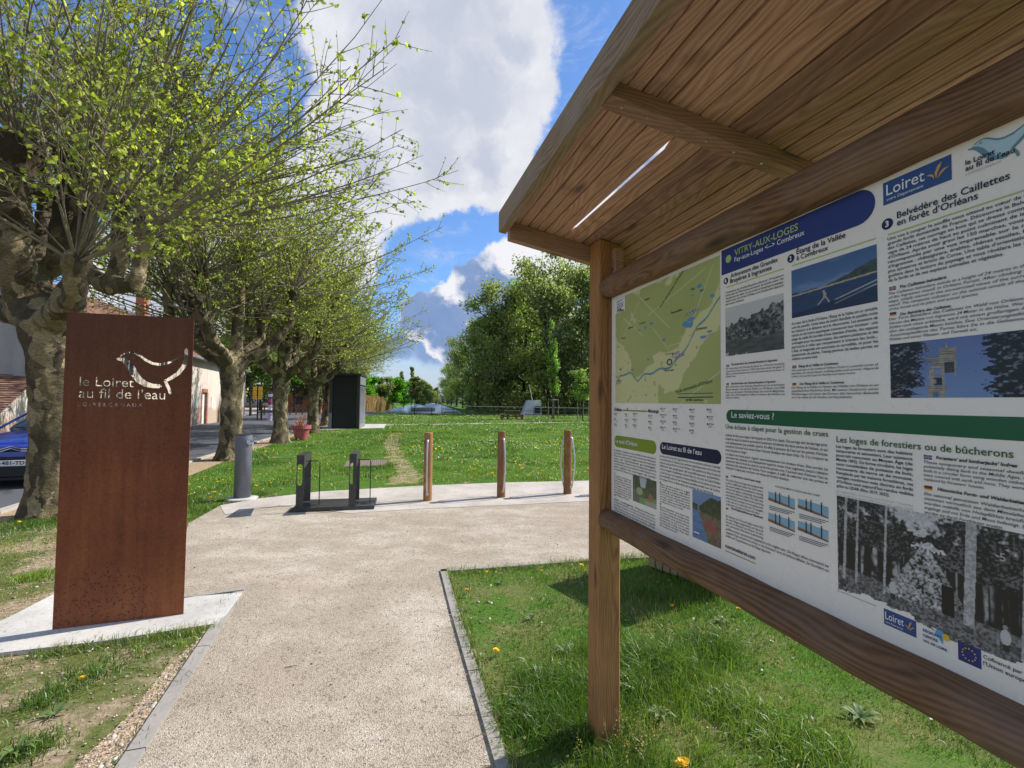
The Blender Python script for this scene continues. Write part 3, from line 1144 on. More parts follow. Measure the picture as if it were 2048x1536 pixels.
# numbered headings
for n_, c_, r_ in (('1', (1452, 562), 0.0105), ('2', (1582, 517), 0.0115), ('3', (1775, 448), 0.0122)):
    x, z = KP(*c_)
    d_ = Print(Y1).disc(x, z, r_).build('number_badge', INKN, panel)
    Print(Y3).text(n_, x - r_ * .3, z - r_ * .5, width=r_ * .62, bold=0.03, h=r_ * 1.45).build('number_text', INKW, d_)
line_px('heading_text', 'Arboretum des Grandes', (1462, 556), (1556, 527), INKN, 0.012)
line_px('heading_text', 'Bruyères à Ingrannes', (1461, 567), (1544, 543), INKN, 0.012)
line_px('heading_text', 'Étang de la Vallée', (1594, 509), (1692, 477), INKN, 0.012)
line_px('heading_text', 'à Combreux', (1594, 521), (1657, 502), INKN, 0.012)
line_px('heading_text', 'Belvédère des Caillettes', (1795, 437), (2021, 359), INKN, 0.012)
line_px('heading_text', 'en forêt d’Orléans', (1795, 452), (1957, 399), INKN, 0.012)


def underline(a, b, w, m):
    x0, z0 = KP(*a); x1, _ = KP(*b)
    Print(Y1).rect(x0, z0 - w / 2, x1, z0 + w / 2).build('underline', m, panel)


underline((1453, 575), (1568, 540), 0.0035, INKLP)
underline((1584, 532), (1752, 478), 0.0035, INKLP)
underline((1776, 470), (2140, 350), 0.0035, INKLP)

# Loiret logo (top) and le Loiret au fil de l'eau logo
def loiret_logo(x0, z0, x1, z1):
    o = Print(Y1).rect(x0, z0, x1, z1).build('logo_plate', INKBL, panel)
    w, h = x1 - x0, z1 - z0
    Print(Y3).text('Loiret', x0 + w * .06, z0 + h * .38, width=w * .58, h=h * .68, bold=0.004).build('logo_text', INKW, o)
    Print(Y3).text('votre Département', x0 + w * .06, z0 + h * .14, width=w * .56, h=h * .18).build('logo_text', INKW, o)
    p = Print(Y3)
    p.stroke([(x0 + w * .80, z0 + h * .28), (x0 + w * .80, z0 + h * .5), (x0 + w * .84, z0 + h * .72), (x0 + w * .88, z0 + h * .86)], [w * .005, w * .045, w * .05, w * .004])
    p.stroke([(x0 + w * .82, z0 + h * .26), (x0 + w * .86, z0 + h * .42), (x0 + w * .91, z0 + h * .52), (x0 + w * .97, z0 + h * .56)], [w * .005, w * .035, w * .035, w * .004])
    p.stroke([(x0 + w * .77, z0 + h * .28), (x0 + w * .76, z0 + h * .42), (x0 + w * .72, z0 + h * .5), (x0 + w * .67, z0 + h * .52)], [w * .005, w * .03, w * .03, w * .004])
    p.build('logo_emblem', INKO, o)
    return o


x0, z0 = KP(1767, 412); x1, z1 = KP(1903, 308)
loiret_logo(x0, z0, x1, z1)

# the bird, digitised once in unit coordinates (x right, z up); used for cut-out and print
BIRD_BELLY = [(-.235, .075, .012), (-.205, .074, .026), (-.175, .056, .040), (-.145, .022, .050), (-.125, -.010, .046), (-.100, -.045, .044), (-.065, -.073, .042), (-.02, -.088, .036), (.012, -.090, .030)]
BIRD_BACK = [(-.195, .096, .004), (-.165, .112, .006), (-.135, .115, .010), (-.105, .101, .014), (-.075, .080, .016), (-.045, .061, .018), (-.005, .052, .018), (.045, .058, .017), (.095, .080, .013), (.118, .096, .006)]
BIRD_TAIL = [(.151, .128, .026), (.150, .085, .028), (.134, .042, .028), (.104, .002, .028), (.068, -.028, .028), (.040, -.052, .028), (.052, -.075, .026), (.066, -.100, .026), (.072, -.128, .024)]


def bird_print(x, z, s, m, mfill):
    p = Print(Y2)
    for part in (BIRD_BELLY, BIRD_BACK, BIRD_TAIL):
        p.stroke([(x + a * s, z + b_ * s) for a, b_, w in part], [max(.006, w * .75) * s for a, b_, w in part])
    p.disc(x - .152 * s, z + .088 * s, .007 * s, 8)
    body = [(-.22, .078), (-.165, .108), (-.12, .11), (-.07, .07), (0, .045), (.06, .05), (.13, .09), (.13, .05), (.08, -.01), (.03, -.06), (.0, -.09), (-.07, -.075), (-.13, -.01), (-.17, .05)]
    Print(Y1).poly([(x + a * s, z + b_ * s) for a, b_ in body]).build('logo_bird_fill', mfill, panel)
    return p.build('logo_bird', m, panel)


bxp, bzp = KP(2012, 288)
bird_print(bxp, bzp, 0.235, INKT, INKTL)
line_px('logo_text', 'le Loiret', (1932, 331), (1991, 309), INK, 0.02)
line_px('logo_text', 'au fil de l’eau', (1932, 343), (2031, 309), INK, 0.02)
line_px('logo_text', 'LOIRE&CANAUX', (1933, 352), (2004, 326), INKGR, 0.0)

# paragraphs
para_px('body_text', ['L’Arboretum des Grandes Bruyères s’étend sur 14 hectares et', 'abrite plus de 7000 arbres provenant du monde entier. Ne', 'manquez pas de visiter ce conservatoire botanique et paysager', 'situé au cœur de la forêt d’Orléans où la biodiversité s’épanouit', 'dans un parc enchanteur.'],
        (1452, 583), (1568, 550), (1452, 612), last=.36)
para_px('body_text', ['Au cœur de la forêt d’Orléans, l’Étang de la Vallée est un véritable', 'coin de paradis. Cette base de loisirs familiale et paisible invite', 'les visiteurs à la détente et à la découverte. Les amateurs de', 'nature et de loisirs aquatiques trouveront leur bonheur : une', 'plage de sable fin bordée d’une étendue d’herbe, des espaces', 'aménagés pour les pique-niques, des sentiers pédestres et des', 'parcours à vélo qui serpentent à travers les bois...', 'L’été, la baignade est autorisée et surveillée, et pour les', 'passionnés de pêche, l’étang permet de belles parties en', 'solitaire ou entre amis.'],
        (1584, 644), (1756, 618), (1584, 722), INKN, last=.34)
para_px('body_text', ['Une vue à couper le souffle vous attend au cœur de la plus', 'grande forêt domaniale de France. Découvrez le Belvédère', 'des Caillettes, cet ouvrage en bois qui se dresse comme une', 'vigie de 24 mètres de haut au point culminant de la forêt', 'd’Orléans. Après avoir gravi les 150 marches, vous serez', 'récompensés par une vue imprenable sur le massif', 'd’Ingrannes : châtaigniers, érables, chênes sessiles, frênes,', 'pins sylvestres et laricio de Corse. Une table d’orientation vous', 'guidera dans la lecture du paysage et vous révélera les secrets', 'de la forêt et de ses espèces animales et végétales.'],
        (1776, 474), (2090, 370), (1778, 566), INKN, last=.78)
para_px('body_text', ['The Caillettes belvedere stands at a height of 24 metres in the heart', 'of the Ingrannes massif, in Orléans Forest. After climbing the 150', 'steps, simply marvel at the unrestricted views of the surrounding', 'massif. The viewpoint indicator on the summit unveils all the secrets', 'of the forest and its plant and animal species.'],
        (1778, 584), (2095, 522), (1779, 623), INK, 0.004, .2, last=.63)
para_px('body_text', ['Der Turm Belvédère des Caillettes im Wald von Orléans ragt im', 'Herzen des Massivs von Ingrannes 24 Meter in die Höhe. Wer die 150', 'Stufen nach oben erklimmt, wird mit einem großartigen Ausblick', 'über das umliegende Massiv belohnt. Eine Orientierungstafel auf der', 'Aussichtsplattform des Turms führt Sie in die Geheimnisse des', 'Waldes und seiner Pflanzen- und Tierwelt ein.'],
        (1779, 635), (2095, 586), (1780, 683), INK, 0.004, .2, last=.62)
para_px('body_text', ['The Arboretum des Grandes Bruyères is a 14-hectare botanical', 'conservatory that is home to 7,000 trees from across the globe. It', 'offers an enchanting discovery of local biodiversity in the heart of', 'Orléans Forest.'],
        (1452, 735), (1570, 725), (1452, 756), INK, 0.004, .2, last=.2)
para_px('body_text', ['Das Arboretum des Grandes Bruyères ist ein botanisches', 'Konservatorium, das auf einer Fläche von 14 Hektar rund 7000', 'Bäume aus der ganzen Welt beherbergt. Eine reizvolle Möglichkeit,', 'mehr über die biologische Vielfalt im Herzen des Waldes von', 'Orléans zu erfahren.'],
        (1452, 771), (1570, 767), (1452, 798), INK, 0.004, .2, last=.26)
para_px('body_text', ['This small lake in the centre of Orléans Forest is a peaceful corner of', 'paradise. Its sandy beach, walking paths and summer lifeguards', 'make it the perfect spot for families and nature lovers.'],
        (1584, 738), (1758, 726), (1584, 756), INK, 0.004, .2, last=.77)
para_px('body_text', ['Der Étang de la Vallée im Herzen des Waldes von Orléans ist ein', 'paradiesisches Fleckchen Erde. Mit seinem Sandstrand, seinen', 'Wanderwegen und seiner den Sommer über bewachten Badestelle', 'ist er der ideale Ort für Familien und Naturliebhaber.'],
        (1584, 772), (1758, 769), (1584, 798), INK, 0.004, .2, last=.74)
for t_, a, b_ in (('The Arboretum des Grandes Bruyères in Ingrannes', (1463, 731), (1555, 722)), ('Das Arboretum des Grandes Bruyères in Ingrannes', (1463, 769), (1552, 765)),
                  ('Étang de la Vallée in Combreux', (1598, 735), (1678, 729)), ('Der Étang de la Vallée in Combreux', (1600, 770), (1690, 768)),
                  ('The Caillettes belvedere', (1800, 577), (1894, 556)), ('Der Belvédère des Caillettes', (1801, 631), (1903, 614))):
    line_px('subheading_text', t_, a, b_, INKK, 0.025, .2)


def flag(px, py, w, h, kind):
    x, z = KP(px, py)
    if kind == 'de':
        o = Print(Y1).rect(x, z + h * 2 / 3, x + w, z + h).build('flag_mark', INKK, panel)
        Print(Y1).rect(x, z + h / 3, x + w, z + h * 2 / 3 - .0001).build('flag_stripe', INKR, o)
        Print(Y1).rect(x, z, x + w, z + h / 3 - .0001).build('flag_stripe', INKY, o)
    else:
        o = Print(Y1).rect(x, z, x + w, z + h).build('flag_mark', INKBL, panel)
        Print(Y2).rect(x, z + h * .36, x + w, z + h * .64).rect(x + w * .4, z, x + w * .6, z + h * .355).rect(x + w * .4, z + h * .645, x + w * .6, z + h).build('flag_stripe', INKW, o)
        Print(Y3).rect(x, z + h * .43, x + w, z + h * .57).rect(x + w * .45, z, x + w * .55, z + h * .425).rect(x + w * .45, z + h * .575, x + w * .55, z + h).build('flag_stripe', INKR, o)


for a in ((1453, 734, .0115, .007, 'uk'), (1453, 771, .0115, .007, 'de'), (1585, 737, .0125, .0075, 'uk'), (1585, 772, .0125, .0075, 'de'),
          (1779, 582, .0135, .008, 'uk'), (1780, 633, .0135, .008, 'de'), (1452, 955, .010, .0065, 'uk'), (1452, 1019, .010, .0065, 'de'),
          (1848, 918, .0145, .0085, 'uk'), (1849, 979, .0145, .0085, 'de'), (1229, 947, .008, .006, 'uk'), (1229, 992, .008, .006, 'de'),
          (1320, 966, .009, .006, 'uk'), (1320, 1009, .009, .006, 'de')):
    flag(*a)

# left column: canal, fil de l'eau
x0, z0 = KP(1229, 893); x1, _ = KP(1313, 890); _, z1 = KP(1229, 870)
o = Print(Y1).pill(x0, z0, x1, z1).build('heading_bar', INKL, panel)
line_px('heading_text', 'Le canal d’Orléans', (1232, 885), (1275, 888), INKW, 0.01, parent=o)
x0, z0 = KP(1320, 907); x1, _ = KP(1443, 900); _, z1 = KP(1320, 883)
o = Print(Y1).pill(x0, z0, x1, z1).build('heading_bar', INKN, panel)
line_px('heading_text', 'Le Loiret au fil de l’eau', (1325, 897), (1404, 905), INKW, 0.01, parent=o)
para_px('body_text', ['En octobre 2021, le Département du Loiret est officiellement devenu propriétaire du', 'canal d’Orléans. Il parcourt 3 écluses et 27 km parmi des lieux emblématiques', 'du Loiret. Il est possible de pêcher, de pédaler et naviguer désormais librement', 'sur ce domaine protégé.', 'Outre les promenades, le Département assure le programme d’aménagement du', 'canal, afin de le faire revivre, et de développer les mobilités douces pour tous,', 'sans oublier les ouvrages du canal.', 'Le canal d’Orléans est un site naturel paisible'], (1229, 897), (1312, 912), (1229, 940), INK, .004, last=.9)
para_px('body_text', ['A piece of history', 'In October 2021 the', 'local authority became', 'owner of the canal.', 'It crosses 3 locks and', '27 km of towpaths made', 'for walking and cycling', 'along quiet water and', 'old villages all year'], (1229, 948), (1263, 955), (1229, 990), INK, .004, .2, last=.9)
para_px('body_text', ['Ein ruhiges Gewässer', 'Im Oktober 2021 wurde der Canal d’Orléans vom Departement übernommen,', 'zum Wandern und Radfahren an den Ufern und in den kleinen Dörfern am', 'Wasser entlang. Die Schleusen werden nach und nach wieder hergestellt', 'und laden zum Verweilen ein, mit schönen Aussichten auf Felder', 'und Wald'], (1229, 995), (1311, 1018), (1229, 1026), INK, .004, .2, last=.5)
para_px('body_text', ['Le Loiret au fil de l’eau offre l’opportunité de vivre une expérience itinérante inspirante', 'aux activités douces et ludiques et aux rencontres authentiques autour de la Loire, des', 'canaux du Loing, de Briare et du Canal d’Orléans. Cette grande boucle d’eau est plus de', '200 km de pratique de nombreuses activités.', 'À vélo, en longeant la scandibérique, la Loire à Vélo et la voie verte du Canal d’Orléans', 'au fil de l’eau, pour une escapade en bateaux habitables sur les canaux ou pour une', 'promenade à bord de bateaux traditionnels sur la Loire.', 'Un voyage à faire à la découverte des charmes de nos territoires'], (1320, 908), (1441, 930), (1320, 960), INK, .004, last=.9)
para_px('body_text', ['Take up the water’s edge', 'Down by the water’s edge offers', 'an inspiring travelling experience', 'including fun and gentle activities', 'and encounters around the Loire', 'and the canals. This large loop', 'of water offers more than 200 km', 'to enjoy by bike, by boat or on foot'], (1320, 965), (1380, 984), (1320, 1004), INK, .004, .2, last=.8)
para_px('body_text', ['Ein Programm „am Lauf des', 'Wassers“ bietet die Gelegenheit', 'zu einer inspirierenden Reise', 'mit sanften und spielerischen', 'Aktivitäten an der Loire, den', 'Kanälen des Loing, von Briare', 'und Orléans mit dem Rad oder', 'dem Hausboot und zu Fuß'], (1320, 1010), (1379, 1038), (1320, 1052), INK, .004, .2, last=.6)
# legend table under the map
line_px('legend_text', 'Orléans', (1229, 822), (1244, 823), INKN, 0.02)
line_px('legend_text', 'Montargis', (1297, 825), (1318, 826), INKN, 0.02)
x0, z0 = KP(1245, 822); x1, _ = KP(1295, 823)
leg = Print(Y1).rect(x0, z0, x1, z0 + .006).build('legend_bar', INKL, panel)
ls = Print(Y2)
lx, lz = KP(1255, 818); ls.disc(lx, lz, .0045, 10).poly([(lx - .002, lz - .003), (lx + .002, lz - .003), (lx, lz - .011)])
ls.build('legend_pin', INKN, leg)
legend_cols = [(1229, 828), (1250, 829), (1266, 828), (1297, 832), (1321, 818), (1346, 819), (1379, 820), (1414, 820)]
LT = [['Office de tourisme', 'Gare', 'Château'], ['Écluse', 'Chambre d’hôtes', 'Vélo'], ['Aire d’équipement', 'Restauration', 'Base nautique'], ['Point de vue', 'Baignade', 'Musée'],
      ['Location de vélo', 'Aire de pique-nique', 'Port de plaisance', 'Salle de sport'], ['Camping-cars', 'Borne eau', 'Camping', 'Rampe de mise à l’eau'], ['Eau potable', 'Hébergement', 'Accessible', 'Toilettes'], ['Parking', 'Aire de repos', 'Canal d’Orléans']]
lt = Print(Y3); lb = Print(Y1)
for (cx_, cy_), its in zip(legend_cols, LT):
    x, z = KP(cx_, cy_)
    for k, it in enumerate(its):
        zz = z - k * 0.0245
        lb.rect(x, zz - .002, x + .0052, zz + .0045)
        lt.text(it, x + .0075, zz + .001, width=.00165 * len(it) + .004, h=.0062, bold=.02)
        for q in range(2): lt.text('abcdef ghij klmno'[:10 + 3 * ((k + q) % 3)], x + .0075, zz - .0045 - .0048 * q, width=.017 + .003 * ((k + q) % 3), h=.0045)
lb.build('legend_icon', INKN, panel); lt.build('legend_text', INK, panel)

# green band and the two lower articles
x0, z0 = KP(1453, 845); x1 = PX1 - 0.03; z1 = KP(1453, 819)[1]
gb = Print(Y1).pill(x0, z0, x1, z1).build('heading_bar', INKG, panel)
line_px('heading_text', 'Le saviez-vous ?', (1464, 835), (1549, 837), INKW, 0.004, parent=gb)
line_px('heading_text', 'Une écluse à clapet pour la gestion de crues', (1452, 857), (1657, 872), INKGT, 0.008)
line_px('heading_text', 'Les loges de forestiers ou de bûcherons', (1674, 884), (2028, 905), INKGT, 0.010)
para_px('body_text', ['L’écluse de Vitry-aux-Loges a été équipée en 2022 d’un clapet. Cet ouvrage sert de barrage pour', 'retenir les eaux du canal et permettre l’ouverture simultanée des deux portes de l’écluse, ce qui', 'n’est physiquement pas possible sans lui. En effet, la pression de l’eau sur les portes d’écluses', 'interdit de les ouvrir si le niveau d’eau n’est pas identique des deux côtés. Or, il y a toujours au', 'moins une porte en charge !'], (1452, 866), (1656, 888), (1452, 903), INK, .008, last=.25)
para_px('body_text', ['Le clapet est conçu pour réguler automatiquement les niveaux d’eau. Des sondes lui', 'permettent de s’abaisser automatiquement quand le niveau d’eau augmente, jusqu’à s’abattre', 'totalement dans le fond du canal en cas de très grosse crue. Il permet ainsi d’évacuer l’eau au', 'maximum des capacités de l’écluse. Pour naviguer, il suffit de refermer une des portes et', 'd’abaisser le clapet pour retrouver une écluse de fonction classique.'], (1452, 904), (1656, 932), (1452, 938), INK, .008, last=.68)
para_px('body_text', ['The lock at Vitry-aux-Loges was equipped with', 'a valve in 2022 and retains the canal waters.', 'The system enables the simultaneous opening', 'of two lock gates, a physically impossible', 'manoeuvre without a valve. The valve also', 'automatically controls water levels, lowering', 'when the level increases and evacuating water', 'in the case of an important rise. To navigate,', 'simply close one gate and lower the valve.'], (1452, 956), (1527, 972), (1452, 1010), INK, .006, .2, last=.9)
line_px('subheading_text', 'A valve lock to control water levels', (1463, 953), (1522, 966), INKK, 0.03, .2)
line_px('subheading_text', 'Eine Klappenschleuse zur Steuerung', (1463, 1018), (1527, 1034), INKK, 0.03, .2)
para_px('body_text', ['Die Schleuse von Vitry-aux-Loges wurde 2022', 'mit einer Klappe ausgestattet und dient als', 'Stauwehr zur Retention des Wassers. Sie dient', 'dazu, dass beide Schleusentore gleichzeitig'], (1452, 1028), (1527, 1050), (1452, 1052), INK, .006, .2, last=1)
para_px('body_text', ['geöffnet werden, was ansonsten physikalisch nicht möglich wäre. Die Klappe öffnet automatisch bei', 'steigendem Pegel und senkt sich und lässt so das Hochwasser durch die Schleuse abfließen. Zur Durchfahrt von', 'Schiffen wird sie geschlossen und die Klappe abgesenkt.'], (1452, 1053), (1658, 1100), (1452, 1074), INK, .006, .2, last=.5)
line_px('link_text', 'tourismeloiret.com', (1451, 1094), (1511, 1117), INKN, 0.02)
underline((1451, 1101), (1511, 1120), 0.003, INKL)
para_px('body_text', ['Les loges de forestiers sont des habitats', 'temporaires et saisonniers. Leur existence', 'pourrait remonter au Moyen Âge (de', 'Maulde 1892). De forme circulaire, les loges', 'sont constituées de poteaux de bois,', 'recouverts de terre et de mousse.', 'Remplacés par les maisons forestières, ces', 'vestiges nombreux mais discrets en forêt', 'd’Orléans sont aujourd’hui rendus visibles', 'grâce au LIDAR (Riou 2019, 2022).'], (1673, 888), (1826, 908), (1674, 975), INKN, .016, last=.72)
para_px('credit_text', ['par Agathe Riou - doctorante en archéologie - Université', 'Paris 1 Panthéon-Sorbonne, UMR 7041 ArScAn, équipe GAMA'], (1674, 978), (1827, 1004), (1674, 991), INKGR, .0, last=1)
line_px('subheading_text', 'Foresters’ and lumberjacks’ lodges', (1873, 918), (2036, 936), INKK, 0.03, .2)
para_px('body_text', ['These temporary and seasonal dwellings,', 'potentially dating back to the Middle Ages, were', 'built in a circular form using wooden stakes and', 'were covered with earth and moss. They were then', 'replaced by foresters’ houses.'], (1848, 919), (2075, 945), (1849, 962), INK, .006, .2, last=.58)
line_px('subheading_text', 'Historische Forst- und Waldarbeiterhütten', (1876, 981), (2090, 1022), INKK, 0.03, .2)
para_px('body_text', ['Die saisonal genutzten Waldarbeiterhütten', 'stammen vermutlich aus dem Mittelalter. Sie', 'wurden mithilfe von Holzpfählen kreisförmig', 'angelegt und mit Erde und Moos befestigt. Später', 'wurden sie durch Forsthäuser ersetzt.'], (1849, 982), (2080, 1026), (1850, 1028), INK, .006, .2, last=.72)
line_px('caption_text', 'FONCTIONNEMENT D’UNE ÉCLUSE AVEC CLAPET', (1551, 974), (1641, 993), INKN, 0.01)

# lock diagrams
for (a, b_) in (((1537, 983), (1590, 1008)), ((1596, 997), (1657, 1016)), ((1537, 1025), (1590, 1052)), ((1596, 1041), (1657, 1062))):
    x0, z1 = KP(*a); x1, _ = KP(*b_)
    h = 0.032
    w = x1 - x0
    z0 = z1 - h
    dg = Print(Y1).poly([(x0, z0 + h * .45), (x0, z1), (x0 + w, z1 - h * .12), (x0 + w, z0 + h * .15)]).build('diagram', INKWA, panel)
    Print(Y2).poly([(x0, z0 + h * .25), (x0, z0 + h * .5), (x0 + w * .3, z0 + h * .42), (x0 + w, z0 + h * .12), (x0 + w, z0)]).build('diagram_bed', INKBR, dg)
    g_ = Print(Y3)
    for q in (.28, .44, .78): g_.rect(x0 + w * q, z0 + h * .2, x0 + w * (q + .03), z1 + h * .12)
    for q in range(3): g_.rect(x0 + .004, z0 - .006 - q * .0045, x0 + w * (1 - .1 * q), z0 - .0075 - q * .0045)
    g_.build('diagram_gate', INK, dg)

# logos at the bottom
x0, z1 = KP(1768, 1216); x1, _ = KP(1832, 1216); _, z0 = KP(1768, 1247)
loiret_logo(x0, z0, x1, z1)
line_px('logo_text', 'RÉGION', (1847, 1262), (1877, 1279), INKBL, .03)
line_px('logo_text', 'CENTRE', (1847, 1272), (1877, 1289), INKBL, .03)
line_px('logo_text', 'VAL DE LOIRE', (1847, 1282), (1895, 1303), INKBL, .03)
x, z = KP(1886, 1274)
hp = Print(Y2).disc(x - .005, z + .004, .0075, 12).poly([(x - .012, z + .001), (x + .001, z + .001), (x, z - .014)]).build('logo_heart', INKS, panel)
Print(Y3).disc(x + .006, z + .002, .0065, 12).build('logo_heart', INKY, panel)
x0, z1 = KP(1916, 1280); x1, _ = KP(1962, 1280); _, z0 = KP(1916, 1318)
eu = Print(Y1).rect(x0, z0, x1, z1).build('logo_plate', INKB, panel)
st = Print(Y3)
for k in range(12):
    a = 2 * math.pi * k / 12
    sx, sz = (x0 + x1) / 2 + .0105 * math.cos(a), (z0 + z1) / 2 + .0105 * math.sin(a)
    st.poly([(sx + (.0021 if j % 2 == 0 else .0009) * math.sin(j * math.pi / 5), sz + (.0021 if j % 2 == 0 else .0009) * math.cos(j * math.pi / 5)) for j in range(10)])
st.build('logo_star', INKY, eu)
line_px('logo_text', 'Cofinancé par', (1968, 1316), (2046, 1352), INK, .01)
line_px('logo_text', 'l’Union européenne', (1968, 1329), (2085, 1384), INK, .01)

# ---------------------------------------------------------------- printed pictures: coloured grids
PRINTM = bpy.data.materials.new('printed_picture')
PRINTM.use_nodes = True
_b = PRINTM.node_tree.nodes['Principled BSDF']
_a = PRINTM.node_tree.nodes.new('ShaderNodeAttribute'); _a.attribute_name = 'Col'
PRINTM.node_tree.links.new(_a.outputs['Color'], _b.inputs['Base Color'])
_b.inputs['Roughness'].default_value = 0.35


def fbm(U, V, s, seed, o=4): return vnoise(np.stack([U.ravel(), V.ravel()], 1) + 3.7, s, seed, o).reshape(U.shape)


def picture(name, x0, z0, x1, z1, fn, nx, nz, y=Y1, mask=None):
    U, V = np.meshgrid(np.linspace(0, 1, nx), np.linspace(0, 1, nz))
    C = np.clip(fn(U, V), 0, 1)
    P = np.stack([x0 + U * (x1 - x0), np.full_like(U, y), z0 + V * (z1 - z0)], -1).reshape(-1, 3)
    i = np.arange(nx * nz).reshape(nz, nx)
    F4 = np.stack([i[:-1, :-1], i[:-1, 1:], i[1:, 1:], i[1:, :-1]], -1)
    if mask is not None:
        F4 = F4[mask(U, V)[:-1, :-1]]
    return npmesh(name, P, F4.reshape(-1, 4), PRINTM, panel, colors=C.reshape(-1, 3))


def lerp(a, b_, f): return np.asarray(a) * (1 - f[..., None]) + np.asarray(b_) * f[..., None]


def sstep(x, a, b_): t = np.clip((x - a) / (b_ - a), 0, 1); return t * t * (3 - 2 * t)


def pic_map(U, V):
    f = fbm(U, V, 4, 1, 5); g = fbm(U, V, 30, 2, 2)
    C = lerp((.33, .37, .11), (.42, .46, .17), fbm(U, V, 2.3, 3, 4))
    river = np.interp(U, [0, .06, .12, .2, .28, .35, .5, .62, .70, .76, .84, .92, 1.0], [.16, .25, .27, .27, .2, .24, .27, .29, .36, .43, .55, .62, .71])
    val = np.exp(-((V - river + .06) / .14) ** 2) * .35
    open_ = sstep(f + val + .22 * (fbm(U, V, 9, 5, 3) - .5) + .08 * (V < .4) * (U < .5), .62, .66)
    C = lerp(C, C, f); C = C * (1 - open_[..., None]) + np.array((.60, .58, .28)) * open_[..., None]
    sp = (g > .80) * open_ * .5
    C = C * (1 - sp[..., None]) + np.array((.18, .17, .10)) * sp[..., None]
    for (a, b_, c, d) in ((.25, .99, .6, .6), (.1, .8, .34, .58), (.4, .75, .9, .95), (.6, .45, 1, .5), (.02, .5, .3, .9), (.7, 0, 1, .22), (.0, .02, .4, .06), (.45, .62, .6, .42), (.8, .6, .95, .95)):
        t = ((U - a) * (c - a) + (V - b_) * (d - b_)) / ((c - a) ** 2 + (d - b_) ** 2)
        dd = np.hypot(U - a - np.clip(t, 0, 1) * (c - a), V - b_ - np.clip(t, 0, 1) * (d - b_))
        m_ = (dd < .0035)[..., None] * .6
        C = C * (1 - m_) + np.array((.62, .62, .40)) * m_
    rr_ = np.abs(V - river - .008 * np.sin(U * 40))
    m_ = (rr_ < .007)[..., None]; C = np.where(m_, np.array((.08, .22, .30)), C)
    m_ = ((rr_ > .007) & (rr_ < .011))[..., None]; C = np.where(m_, np.array((.40, .50, .28)), C)
    for (a, b_, r) in ((.79, .62, .018), (.77, .58, .022), (.74, .6, .015), (.81, .67, .010), (.36, .65, .010), (.43, .67, .012), (.30, .64, .008), (.55, .51, .010), (.93, .5, .010), (.85, .84, .012), (.95, .74, .010), (.4, .37, .010), (.88, .47, .012), (.8, .79, .006), (.87, .8, .008)):
        m_ = (np.hypot((U - a) / 1.6, V - b_) < r * (.6 + .8 * fbm(U, V, 60, 8, 1)))[..., None]
        C = np.where(m_, np.array((.10, .26, .48)), C)
    for (a, b_, n_) in ((.64, .38, 3), (.70, .37, 2), (.75, .66, 5), (.04, .19, 2), (.66, .355, 4)):
        for k in range(n_):
            m_ = (np.hypot(U - a - k * .022, V - b_ - .004 * k) < .010)[..., None]
            C = np.where(m_, np.array((.07, .05, .20)), C)
            m_ = (np.hypot(U - a - k * .022, V - b_ - .004 * k) < .0055)[..., None]
            C = np.where(m_, np.array((.6, .55, .6)), C)
    m_ = ((np.hypot(U - .605, V - .325) < .026) & (np.hypot(U - .605, V - .325) > .014))[..., None]
    C = np.where(m_, np.array((.015, .05, .03)), C)
    return C


x0, z0 = KP(1231, 806); x1, _ = KP(1442, 808); z1 = PZ1 - 0.018
MAPB = (x0, z0, x1, z1)
picture('map_print', x0, z0, x1, z1, pic_map, 230, 250)
mw, mh = x1 - x0, z1 - z0
# map lettering, scale bar, emblem in the corner
mt = Print(Y3)
for t_, a, b_, w in (('Orléans', .03, .205, .05), ('Fay-aux-Loges', .56, .255, .085), ('Vitry-aux-Loges', .57, .385, .075), ('Combreux', .83, .525, .08), ('Sury-aux-Bois', .62, .70, .10), ('Ingrannes', .17, .68, .06), ('Traînou', .08, .60, .05),
                    ('Loury', .36, .88, .05), ('Seichebrières', .30, .69, .07), ('Bou', .06, .31, .025), ('Donnery', .20, .295, .04), ('Chécy', .01, .245, .03), ('Étang', .79, .83, .03), ('Lorris', .86, .80, .03)):
    mt.text(t_, x0 + a * mw, z0 + b_ * mh, width=w * mw, bold=.01)
mt.build('map_text', INK, panel)
mt = Print(Y3)
V_, T_ = glyphs('Forêt domaniale d’Orléans', 0, .2)
for (a, b_, w, r) in ((.66, .075, .29, .17), (.52, .77, .26, .62)):
    s_ = w * mw / (V_[:, 0].max())
    W = np.stack([(V_[:, 0] * math.cos(r) - V_[:, 1] * math.sin(r)) * s_ + x0 + a * mw, (V_[:, 0] * math.sin(r) + V_[:, 1] * math.cos(r)) * s_ + z0 + b_ * mh], 1)
    mt.add(W, T_)
mt.build('map_text', INKGT, panel)
sb = Print(Y3)
sb.rect(x0 + .68 * mw, z0 + .072 * mh, x0 + .95 * mw, z0 + .076 * mh).rect(x0 + .68 * mw, z0 + .044 * mh, x0 + .95 * mw, z0 + .050 * mh)
sb.text('1:50 000  kilomètres', x0 + .74 * mw, z0 + .02 * mh, width=.14 * mw, bold=.01)
sb.build('map_scale_bar', INK, panel)
em = Print(Y2).rect(x0 - .001, z1 - .14 * mh, x0 + .125 * mw, z1 - .002).build('emblem_plate', INKW, panel)
e2 = Print(Y3)
for k in range(8): e2.rect(x0 + (.022 + k * .011) * mw, z1 - .045 * mh + .001 * k, x0 + (.026 + k * .011) * mw, z1 - .018 * mh)
for k in range(3):
    e2.stroke([(x0 + (.02 + j * .0125) * mw, z1 - (.060 + k * .016 - (.010 if j % 2 else 0)) * mh) for j in range(8)], .0028)
